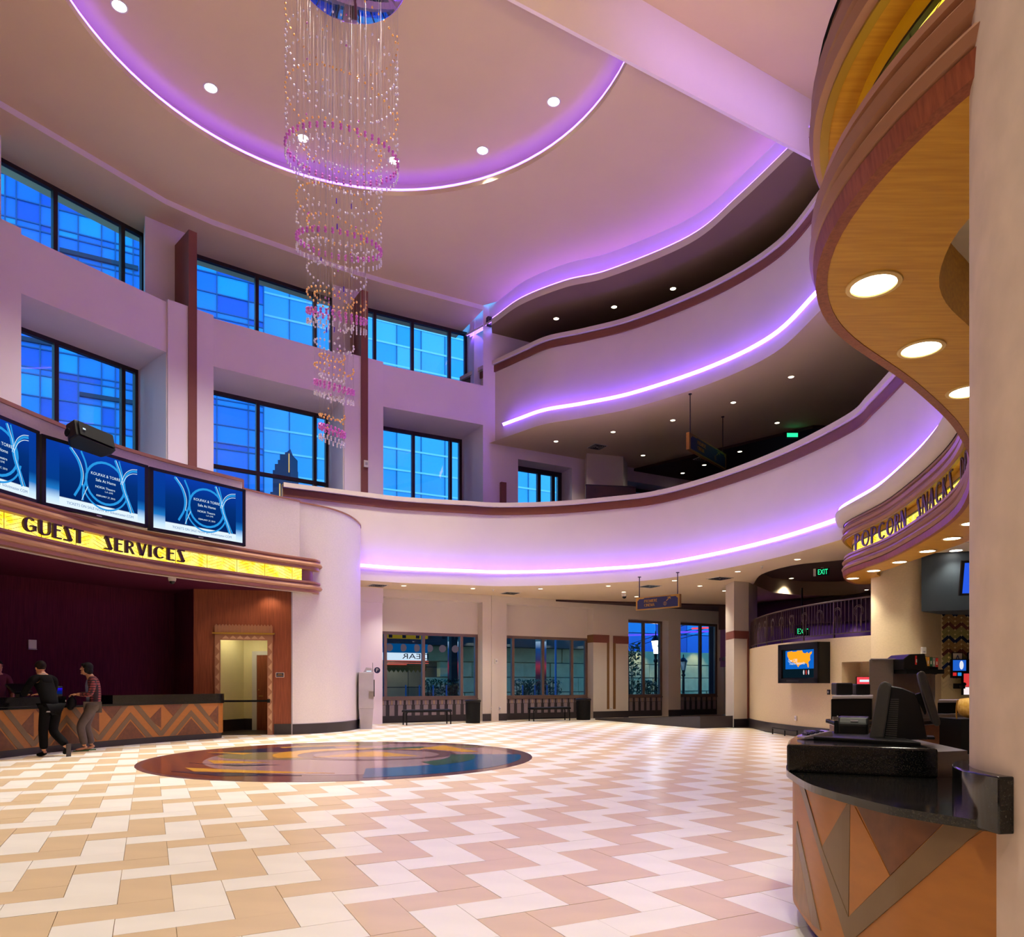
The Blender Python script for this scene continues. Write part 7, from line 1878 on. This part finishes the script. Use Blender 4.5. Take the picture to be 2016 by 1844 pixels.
for k, u in enumerate((799, 826, 853, 879, 1029, 1053, 1077)):
    c = at(u, 1376, 32.6); r = thing('glass_fence_post', '%s blue lit glass fence post from the left outside the ground windows' % ORD[k], 'fence post', (c.x, c.y, -.03), 0, 'blue glass fence posts outside')
    mb = MB(); mb.box((c.x, c.y, .62), (.06, .06, 1.3)); mb.build('post', M('fence_post_blue', (60, 120, 190), .4), r)
    mb = MB(); mb.obox((c.x + .03, c.y, .2), (.56, .2, 0), (0, .01, 0), (0, 0, 1.0)); mb.build('glass_sheet', m_glasslow, r)
c = at(1094, 1376, 31.5); r = thing('steel_pole', 'slim blue lit pole outside the second ground window', 'pole', (c.x, c.y, -.03)); mb = MB(); mb.lathe([(.045, -.03), (.045, 3.6)], (c.x, c.y, 0), 10); mb.build('shaft', M('pole_blue', (70, 140, 215), .4), r)
mb = MB(); mb.lathe([(.09, -.03), (.09, .05)], (c.x, c.y, 0), 12); mb.build('foot', m_steel, r)
# stone wall and blue building behind the tall windows
st0 = P_(sOf(1225), 14.0); swl = thing('stone_wall', 'rough floodlit stone wall outside the two tall windows', 'stone wall', (st0.x, st0.y, 0))
m_stone = M('rough_stone', (206, 190, 140), .85, var=.12, scale=2.5, bump=.5)
SWp = lambda s, z, d=0: Vector((*(st0 + dA * s + Gn * d), z))
for j in range(4):
    s = -2.0 - (j % 2) * .8
    while s < 30:
        w = RND.uniform(1.5, 2.3); mb = MB(); mb.obox(SWp(s + .02, -.03 + j * .86 + .02, RND.uniform(-.14, 0)), dA.to_3d() * (w - .04), Gn.to_3d() * .5, (0, 0, .82)); mb.build('stone_block', m_stone, swl, bevel=.02); s += w
for k in range(8):
    p = SWp(-.5 + k * 2.4, 3.9, -1.0); spot(tuple(p), 130, 80, (1, .88, .55), .08, .6, aim=SWp(-.5 + k * 2.4, 1.5, 0))
bl0 = P_(sOf(1225), 20); bl = thing('blue_building', 'blue dusk lit building above the stone wall outside the tall windows', 'building', (bl0.x, bl0.y, 0))
for i in range(12):
    for j in range(4):
        mb = MB(); mb.obox(Vector((*(bl0 + dA * (-3 + i * 3.0)), 3.5 + j * 1.6)), dA.to_3d() * 2.95, Gn.to_3d() * .4, (0, 0, 1.55)); mb.build('wall_panel', gA[(i * 3 + j) % 2 + (1 if j == 1 else 0)], bl)
mb = MB(); mb.obox(Vector((*(bl0 + dA * -3 - Gn * -.45), 0)), dA.to_3d() * 36, Gn.to_3d() * 2, (0, 0, 9)); mb.build('core', m_facdark, bl)
def lamp_post(u, vtop, vb, Yl, lit, lab):
    c = at(u, vb, Yl); zt_ = HC + (HV - vtop) / F * Yl; r = thing('street_lamp', lab, 'street lamp', (c.x, c.y, -.03))
    k = zt_ / 4.0
    mb = MB(); mb.lathe([(.16, -.03), (.16, .25), (.10, .35), (.075, .5), (.06, 2.4 * k), (.10, 2.45 * k), (.10, 2.55 * k), (.06, 2.6 * k), (.09, 2.85 * k)], (c.x, c.y, 0), 14); mb.build('post', m_black, r, smooth=40)
    mb = MB(); mb.lathe([(.10, 2.85 * k), (.19, 3.45 * k), (.19, 3.46 * k)], (c.x, c.y, 0), 8); mb.build('lantern_glass', EM('lamp_white', (1, .97, .88), 40) if lit else M('lantern_pane', (190, 200, 200), .3), r)
    mb = MB(); mb.lathe([(.23, 3.46 * k), (.20, 3.52 * k), (.08, 3.72 * k), (.03, 3.76 * k), (.03, 3.9 * k), (.001, 4.0 * k)], (c.x, c.y, 0), 8); mb.build('lantern_cap', m_black, r, smooth=30)
    mb = MB()
    for q in range(4):
        a = q * PI / 2 + .4; mb.tube([(c.x + .11 * math.cos(a), c.y + .11 * math.sin(a), 2.85 * k), (c.x + .20 * math.cos(a), c.y + .20 * math.sin(a), 3.46 * k)], .012, 5)
    mb.build('lantern_bars', m_black, r)
lamp_post(1291, 1240, 1378, 34.5, True, 'glowing street lamp seen through the first tall window')
lamp_post(1345.5, 1287, 1378, 36.5, False, 'unlit street lamp seen through the second tall window')
c = at(1245, 1300, 33.0); c.z = -.03; leafy('street_tree', 'thin leafy tree at the left edge of the first tall window', c, .40, .3, 1.6, 3.2, 160, None, .12, 'tree')
for k, (u, lab) in enumerate(((1247, 'leafy shrub at the foot of the stone wall by the thin tree'), (1266, 'leafy shrub at the foot of the stone wall left of the glowing lamp'), (1280, 'leafy shrub at the foot of the stone wall under the glowing lamp'))):
    c = at(u, 1376, 33.8); c.z = -.03; leafy('street_shrub', lab, c, .32, .3, .1, 1.5, 200, 'street shrubs by the stone wall', .09)
hr = thing('stair_handrail', 'dark outdoor handrail sloping down right of the glowing lamp', 'handrail', at(1300, 1376, 34.0))
mb = MB(); mb.tube([at(1282, 1346, 34.0), at(1306, 1359, 34.0)], .03, 6); mb.build('rail', m_black, hr)
for u, v in ((1284, 1347), (1294, 1352.5), (1304, 1358)):
    mb = MB(); p = at(u, v, 34.0); mb.tube([p, Vector((p.x, p.y, -.03))], .015, 5); mb.build('baluster', m_black, hr)
for (u0_, u1_, v, c_, nm, lab) in ((1362, 1374, 1224, (1, .06, .05), 'neon_tube', 'short red neon tube at the top of the second tall window'), (1362, 1396, 1237, (1, .05, .05), 'neon_tube', 'longer red neon tube above the violet one in the second tall window'), (1340, 1398, 1244, (.15, .05, 1), 'neon_tube', 'violet neon tube across the second tall window'), (1237, 1302, 1250, (.1, .06, 1), 'neon_tube', 'violet blue neon tube behind the glowing street lamp')):
    a, b = at(u0_, v, 37.2), at(u1_, v - 1.5, 37.2); r = thing(nm, lab, 'neon tube', a); mb = MB(); mb.tube([a, b], .045, 6); mb.build('tube', EM('neon_%d' % v, c_, 2.5), r)
    mb = MB(); mb.tube([a + Vector((.1, .05, 0)), a + Vector((.1, 11.0, 0))], .02, 5); mb.tube([b + Vector((-.1, .05, 0)), b + Vector((-.1, 11.0, 0))], .02, 5); mb.build('bracket', m_black, r)
# ================================================================== PEOPLE AT THE GUEST COUNTER
m_skin = M('skin', (196, 142, 108), .55, var=.04, scale=10)
m_hair = M('dark_brown_hair', (30, 20, 16), .7, var=.2, scale=40, stretch=(1, 1, .2), spec=.15)
m_hairb = M('black_hair', (12, 10, 11), .65, var=.2, scale=40, stretch=(1, 1, .2), spec=.2)
m_eye = M('eye_dark', (22, 18, 18), .25)
m_hood = M('charcoal_hoodie', (17, 16, 17), .9, var=.12, scale=20, spec=.1)
m_pants = M('black_trousers', (16, 15, 16), .9, var=.12, scale=20, spec=.1)
m_cargo = M('brown_grey_cargo', (88, 76, 72), .85, var=.10, scale=18)
m_tee = M('blue_grey_tee', (126, 138, 168), .85, var=.08, scale=20)
m_maroonshirt = M('maroon_uniform', (88, 22, 38), .8, var=.08, scale=20)
m_sole = M('shoe_sole', (62, 54, 50), .8, var=.1)
m_plaid = bpy.data.materials.new('red_plaid'); m_plaid.use_nodes = True
n_ = m_plaid.node_tree; b_ = n_.nodes['Principled BSDF']; b_.inputs['Roughness'].default_value = .85
tc_ = n_.nodes.new('ShaderNodeTexCoord'); acc = None
for dirn in ('X', 'Z'):
    w_ = n_.nodes.new('ShaderNodeTexWave'); w_.bands_direction = dirn; w_.inputs['Scale'].default_value = 6.5
    n_.links.new(tc_.outputs['Object'], w_.inputs['Vector'])
    if acc is None: acc = w_
    else:
        mm = n_.nodes.new('ShaderNodeMath'); mm.operation = 'MULTIPLY'; n_.links.new(acc.outputs['Fac'], mm.inputs[0]); n_.links.new(w_.outputs['Fac'], mm.inputs[1])
rr_ = n_.nodes.new('ShaderNodeValToRGB'); rr_.color_ramp.elements[0].position = .05; rr_.color_ramp.elements[0].color = (*lin((44, 24, 32)), 1)
rr_.color_ramp.elements[1].position = .45; rr_.color_ramp.elements[1].color = (*lin((138, 58, 64)), 1)
n_.links.new(mm.outputs[0], rr_.inputs[0]); n_.links.new(rr_.outputs[0], b_.inputs['Base Color'])

def skin_eval(chains, sub=1):
    """one connected skeleton -> smooth tapering surface"""
    V, E, Rr, idx = [], [], [], {}
    for ch in chains:
        prev = None
        for (p, r) in ch:
            k = tuple(round(q, 4) for q in p)
            if k not in idx: idx[k] = len(V); V.append(k); Rr.append(r)
            if prev is not None and (prev, idx[k]) not in E: E.append((prev, idx[k]))
            prev = idx[k]
    me = bpy.data.meshes.new('skin'); me.from_pydata(V, E, [])
    o = bpy.data.objects.new('skin', me); COL.objects.link(o)
    o.modifiers.new('skin', 'SKIN')
    sv = me.skin_vertices[0].data if me.skin_vertices else None
    if sv is None:
        bm = bmesh.new(); bm.from_mesh(me); bm.verts.layers.skin.verify(); bm.to_mesh(me); bm.free(); sv = me.skin_vertices[0].data
    for i, r in enumerate(Rr):
        sv[i].radius = (r[0], r[1]) if isinstance(r, tuple) else (r, r); sv[i].use_root = (i == 0)
    s = o.modifiers.new('sub', 'SUBSURF'); s.levels = sub; s.render_levels = sub
    dg = bpy.context.evaluated_depsgraph_get()
    out = bpy.data.meshes.new_from_object(o.evaluated_get(dg))
    vs = [Vector(v.co) for v in out.vertices]; fs = [tuple(p.vertices) for p in out.polygons]
    bpy.data.objects.remove(o); bpy.data.meshes.remove(me); bpy.data.meshes.remove(out)
    return vs, fs
def add_skin(mb, chains, sub=1):
    vs, fs = skin_eval(chains, sub); i = len(mb.v); mb.v += vs; mb.f += [tuple(i + q for q in f) for f in fs]; mb.mi += [0] * len(fs)
def mix(a, b, t): return tuple(a[i] + (b[i] - a[i]) * t for i in range(3))
def hand(mb, wrist, palm_end, side, curl=(0, 0, -.02)):
    """palm, four fingers of different lengths bent at the knuckle, thumb from the side of the palm"""
    w, e = Vector(wrist), Vector(palm_end); d = (e - w).normalized(); u = Vector((0, 0, 1)); s = d.cross(u).normalized() * side
    add_skin(mb, [[(tuple(w), (.028, .022)), (tuple(w + d * .05), (.040, .018)), (tuple(e), (.038, .015))]])
    for k, (off, L) in enumerate(((-.030, .060), (-.010, .074), (.010, .070), (.030, .052))):
        a = e + s * off - d * .012; b = a + d * L * .55; c = b + d * L * .35 + Vector(curl)
        add_skin(mb, [[(tuple(a), .010), (tuple(b), .0095), (tuple(c), .0075)]], 1)
    a = w + d * .03 - s * .030; b = a - s * .022 + d * .028; c = b + d * .028 + s * .006
    add_skin(mb, [[(tuple(a), .013), (tuple(b), .011), (tuple(c), .009)]], 1)
def person(label, loc, rz, J, top_mat, leg_mat, hair_mat, sleeve=1.0, hair_long=0.0, head_pitch=0.0, foot_mat=m_pants, extras=None):
    root = thing('person', label, 'person', loc, rz, world=False)
    j = J
    H_ = Vector(j['head']); nk = Vector(j['neck'])
    body = MB()
    ch = [[(j['pelvis'], (.115, .08)), (j['waist'], (.115, .08)), (j['chest'], (.155, .11)), (j['neckb'], .06), (j['neck'], .052), (tuple(H_ + Vector((0, .0, -.03))), (.072, .085))],
          ]
    for s in 'LR':
        ch.append([(j['neckb'], .06), (j['sh' + s], .062), (j['el' + s], .044), (j['wr' + s], .030)])
        ch.append([(j['pelvis'], (.115, .08)), (j['hip' + s], .075), (j['kn' + s], .062), (j['an' + s], .042)])
    add_skin(body, ch, 1)
    # head: skull, jaw, nose, ears, built around the head centre then pitched
    hd = MB()
    hd.ball((0, -.005, .025), (.076, .094, .100), 14, 10); hd.ball((0, .020, -.050), (.056, .070, .072), 12, 8)
    hd.prism([(-.014, .082), (.014, .082), (.006, .112), (-.006, .112)], -.022, .0); hd.ball((0, .088, .012), (.009, .014, .024), 6, 5)
    hd.ball((0, .082, -.058), (.022, .012, .008), 8, 4); hd.ball((0, .075, -.098), (.024, .018, .016), 8, 5)
    for s in (-1, 1): hd.ball((s * .077, -.008, -.008), (.012, .020, .030), 8, 6); hd.ball((s * .03, .076, .035), (.022, .016, .008), 8, 4)
    Mx = Matrix.Translation(H_) @ Matrix.Rotation(j.get('turn', 0), 4, 'Z') @ Matrix.Rotation(head_pitch, 4, 'X')
    hd.xform(Mx); i = len(body.v); body.v += hd.v; body.f += [tuple(i + q for q in f) for f in hd.f]; body.mi += hd.mi
    for s, sd in (('L', -1), ('R', 1)): hand(body, j['wr' + s], j['pa' + s], sd, j.get('curl', (0, 0, -.02)))
    for s in 'LR': 
        a, t_o = Vector(j['an' + s]), Vector(j['toe' + s]); d = (t_o - a)
        add_skin(body, [[(tuple(a + Vector((0, 0, .02))), .04), (tuple(a - d * .25 + Vector((0, 0, -.03))), .036), (tuple(a + d * .5 + Vector((0, 0, -.02))), (.042, .034)), (tuple(t_o), (.042, .022))]])
    body.build('body', m_skin, root, smooth=60)
    # clothing
    tp = MB(); k = 1.16
    rs = j.get('hem', .0)
    tops = [[(tuple(Vector(j['pelvis']) + Vector((0, 0, .0 - rs))), (.165, .130)), (j['waist'], (.158, .122)), (j['chest'], (.180, .132)), (j['neckb'], (.085, .075))]]
    for s in 'LR':
        e_ = Vector(j['wr' + s]); 
        tops.append([(j['neckb'], (.085, .075)), (j['sh' + s], .080), (j['el' + s], .060), (tuple(Vector(j['el' + s]).lerp(e_, .9 * sleeve)), .046)])
    add_skin(tp, tops, 2); tp.build('top', top_mat, root, smooth=60)
    lg = MB(); legs = []
    for s in 'LR': legs.append([(j['pelvis'], (.158, .125)), (j['hip' + s], (.108, .108)), (j['kn' + s], .084), (tuple(Vector(j['an' + s]) + Vector((0, 0, .03))), .072)])
    add_skin(lg, legs, 2); lg.build('trousers', leg_mat, root, smooth=60)
    for s in 'LR':
        a, t_o = Vector(j['an' + s]), Vector(j['toe' + s]); d = (t_o - a); sh = MB()
        add_skin(sh, [[(tuple(a - d * .30 + Vector((0, 0, -.03))), (.048, .045)), (tuple(a + d * .3 + Vector((0, 0, -.03))), (.052, .044)), (tuple(t_o + d * .12), (.048, .030))]])
        if foot_mat is not None: sh.build('shoe', foot_mat, root, smooth=60)
        else:
            fl = MB(); q0, q1 = a - d * .4, t_o + d * .2; z = .012
            n = Vector((-d.y, d.x, 0)).normalized() * .045
            fl.prism([(q0.x - n.x, q0.y - n.y), (q1.x - n.x, q1.y - n.y), (q1.x + n.x, q1.y + n.y), (q0.x + n.x, q0.y + n.y)], 0, .016); fl.build('sandal', M('green_sandal', (70, 110, 50), .7), root)
    # hair
    hr_ = MB(); hr_.ball((0, -.018, .045), (.090, .104, .098), 14, 9)
    if hair_long:
        hr_.ball((0, -.055, -.035), (.086, .070, .085), 12, 8)
        for s in (-1, 1): hr_.ball((s * .070, -.005, -.01), (.026, .052, .072), 8, 6)
        hr_.ball((0, .062, .085), (.066, .040, .030), 10, 6)
    keep = MB(); i = 0
    hr_.xform(Mx); hr_.build('hair', hair_mat, root, smooth=60)
    ey = MB()
    for s in (-1, 1): ey.ball((s * .030, .085, .020), (.010, .008, .007), 8, 5)
    ey.xform(Mx); ey.build('eyes', m_eye, root, smooth=60)
    if extras: extras(root, Mx, j)
    return root
# man in the dark hoodie, elbows on the counter, back to the lobby
def place(u, off):
    q, t = pathat(GC, s_at_u(GC, u)); n = Vector((t.y, -t.x)); return q + n * off, t, n
pA_, tA_, nA_ = place(47, .50)
rzA = math.atan2(-nA_.y, -nA_.x) - PI / 2 - .30
JA = dict(pelvis=(0, -.10, .93), waist=(0, -.04, 1.09), chest=(0, .08, 1.30), neckb=(0, .16, 1.47), neck=(0, .19, 1.53), head=(0, .23, 1.625),
          shL=(-.20, .12, 1.41), shR=(.20, .12, 1.41), elL=(-.27, .28, 1.15), elR=(.27, .27, 1.15), wrL=(-.12, .46, 1.14), wrR=(.12, .46, 1.14), paL=(-.07, .53, 1.13), paR=(.07, .53, 1.13),
          hipL=(-.10, -.10, .88), hipR=(.10, -.10, .88), knL=(-.10, -.03, .48), knR=(.06, -.05, .46), anL=(-.08, -.02, .09), anR=(.13, -.36, .17), toeL=(-.09, .14, .035), toeR=(.12, -.30, .05), hem=.10)
def exA(root, Mx, j):
    mb = MB(); add_skin(mb, [[((0, .10, 1.50), (.09, .05)), ((0, .03, 1.42), (.13, .05)), ((0, -.02, 1.33), (.09, .035))]], 2); mb.build('hood', m_hood, root, smooth=60)
    mb = MB(); mb.lathe([(.066, -.015), (.070, .015)], (0, .165, 1.515), 14); mb.build('white_collar', m_offwhite, root)
    mb = MB(); mb.xform(Matrix()); mb.box((.135, -.405, .11), (.09, .02, .25)); mb.build('shoe_sole', m_sole, root, bevel=.02)
    mb = MB(); mb.lathe([(.172, .815), (.174, .84)], (0, -.10, 0), 16); mb.xform(Matrix.Translation((0, -.10, 0)) @ Matrix.Diagonal((1, .80, 1, 1)) @ Matrix.Translation((0, .10, 0))); mb.build('shirt_hem', m_grey, root)
person('person in a black hoodie and black trousers leaning on the counter with back turned', (pA_.x, pA_.y, 0), rzA, JA, m_hood, m_pants, m_hair, 1.0, 0.0, -.10, m_pants, exA)
# man in the plaid shirt, in profile
pB_, tB_, nB_ = place(146, .34)
rzB = math.atan2(-.62, -.80) - PI / 2
JB = dict(pelvis=(0, -.10, .93), waist=(0, -.13, 1.09), chest=(0, -.11, 1.30), neckb=(0, -.06, 1.45), neck=(0, -.03, 1.52), head=(0, .02, 1.625),
          shL=(-.19, -.08, 1.40), shR=(.19, -.08, 1.40), elL=(-.24, -.02, 1.12), elR=(.24, -.04, 1.12), wrL=(-.07, .20, 1.13), wrR=(.08, .20, 1.12), paL=(-.03, .27, 1.12), paR=(.03, .28, 1.10),
          hipL=(-.10, -.08, .88), hipR=(.10, -.10, .88), knL=(-.09, .14, .50), knR=(.10, .02, .48), anL=(-.07, .06, .085), anR=(.10, -.09, .085), toeL=(-.08, .22, .03), toeR=(.10, .08, .03), hem=.16, turn=-.06, curl=(0, -.01, -.025))
def exB(root, Mx, j):
    mb = MB(); add_skin(mb, [[((0, -.02, .93), (.09, .05)), ((0, -.02, 1.10), (.09, .05)), ((0, .0, 1.30), (.08, .05)), ((0, -.02, 1.43), (.05, .04))]], 1); mb.build('tee_shirt', m_tee, root, smooth=60)
    mb = MB(); mb.box((.165, .02, .62), (.05, .14, .16)); mb.build('cargo_pocket', m_cargo, root, bevel=.02)
person('person with black hair in a red plaid shirt and grey cargo trousers, in profile', (pB_.x, pB_.y, 0), rzB, JB, m_plaid, m_cargo, m_hairb, .85, 1.0, .10, None, exB)
RB = Matrix.Translation((pB_.x, pB_.y, 0)) @ Matrix.Rotation(rzB, 4, 'Z')
bp_ = RB @ Vector((0, .30, .98)); bagt = thing('shoulder_bag', 'black cloth bag hanging from the hands of the person in plaid', 'bag', bp_)
mb = MB(); mb.ball((0, .27, .965), (.10, .085, .12), 12, 8); mb.ball((.02, .29, .90), (.085, .07, .09), 10, 7); mb.xform(RB); mb.build('bag_body', m_blackmatt, bagt, smooth=60)
mb = MB(); mb.tube([(-.05, .26, 1.05), (-.01, .27, 1.10), (.03, .28, 1.09), (.06, .27, 1.04)], .012, 6); mb.xform(RB); mb.build('strap', m_black, bagt)
mb = MB(); mb.box((-.02, .375, 1.0), (.03, .012, .035)); mb.xform(RB); mb.build('white_tag', m_offwhite, bagt)
# clerk behind the counter at the very edge of the frame
pC_, tC_, nC_ = place(3, -.95)
Yc = 14.3; pC_ = Vector(((-6 - U0) / F * Yc, Yc))
JC = dict(pelvis=(0, 0, .95), waist=(0, 0, 1.11), chest=(0, 0, 1.35), neckb=(0, 0, 1.50), neck=(0, .01, 1.565), head=(0, .03, 1.665),
          shL=(-.20, 0, 1.45), shR=(.20, 0, 1.45), elL=(-.25, .06, 1.17), elR=(.25, .06, 1.17), wrL=(-.14, .26, 1.06), wrR=(.14, .26, 1.06), paL=(-.11, .33, 1.05), paR=(.11, .33, 1.05),
          hipL=(-.10, 0, .90), hipR=(.10, 0, .90), knL=(-.10, .02, .49), knR=(.10, .02, .49), anL=(-.10, -.02, .085), anR=(.10, -.02, .085), toeL=(-.11, .15, .03), toeR=(.11, .15, .03))
person('person in a maroon uniform shirt behind the guest counter at the left edge', (pC_.x, pC_.y, 0), math.atan2(nC_.y, nC_.x) - PI / 2 - .3, JC, m_maroonshirt, m_pants, m_hair, .5, 0.0, 0.0, m_pants)
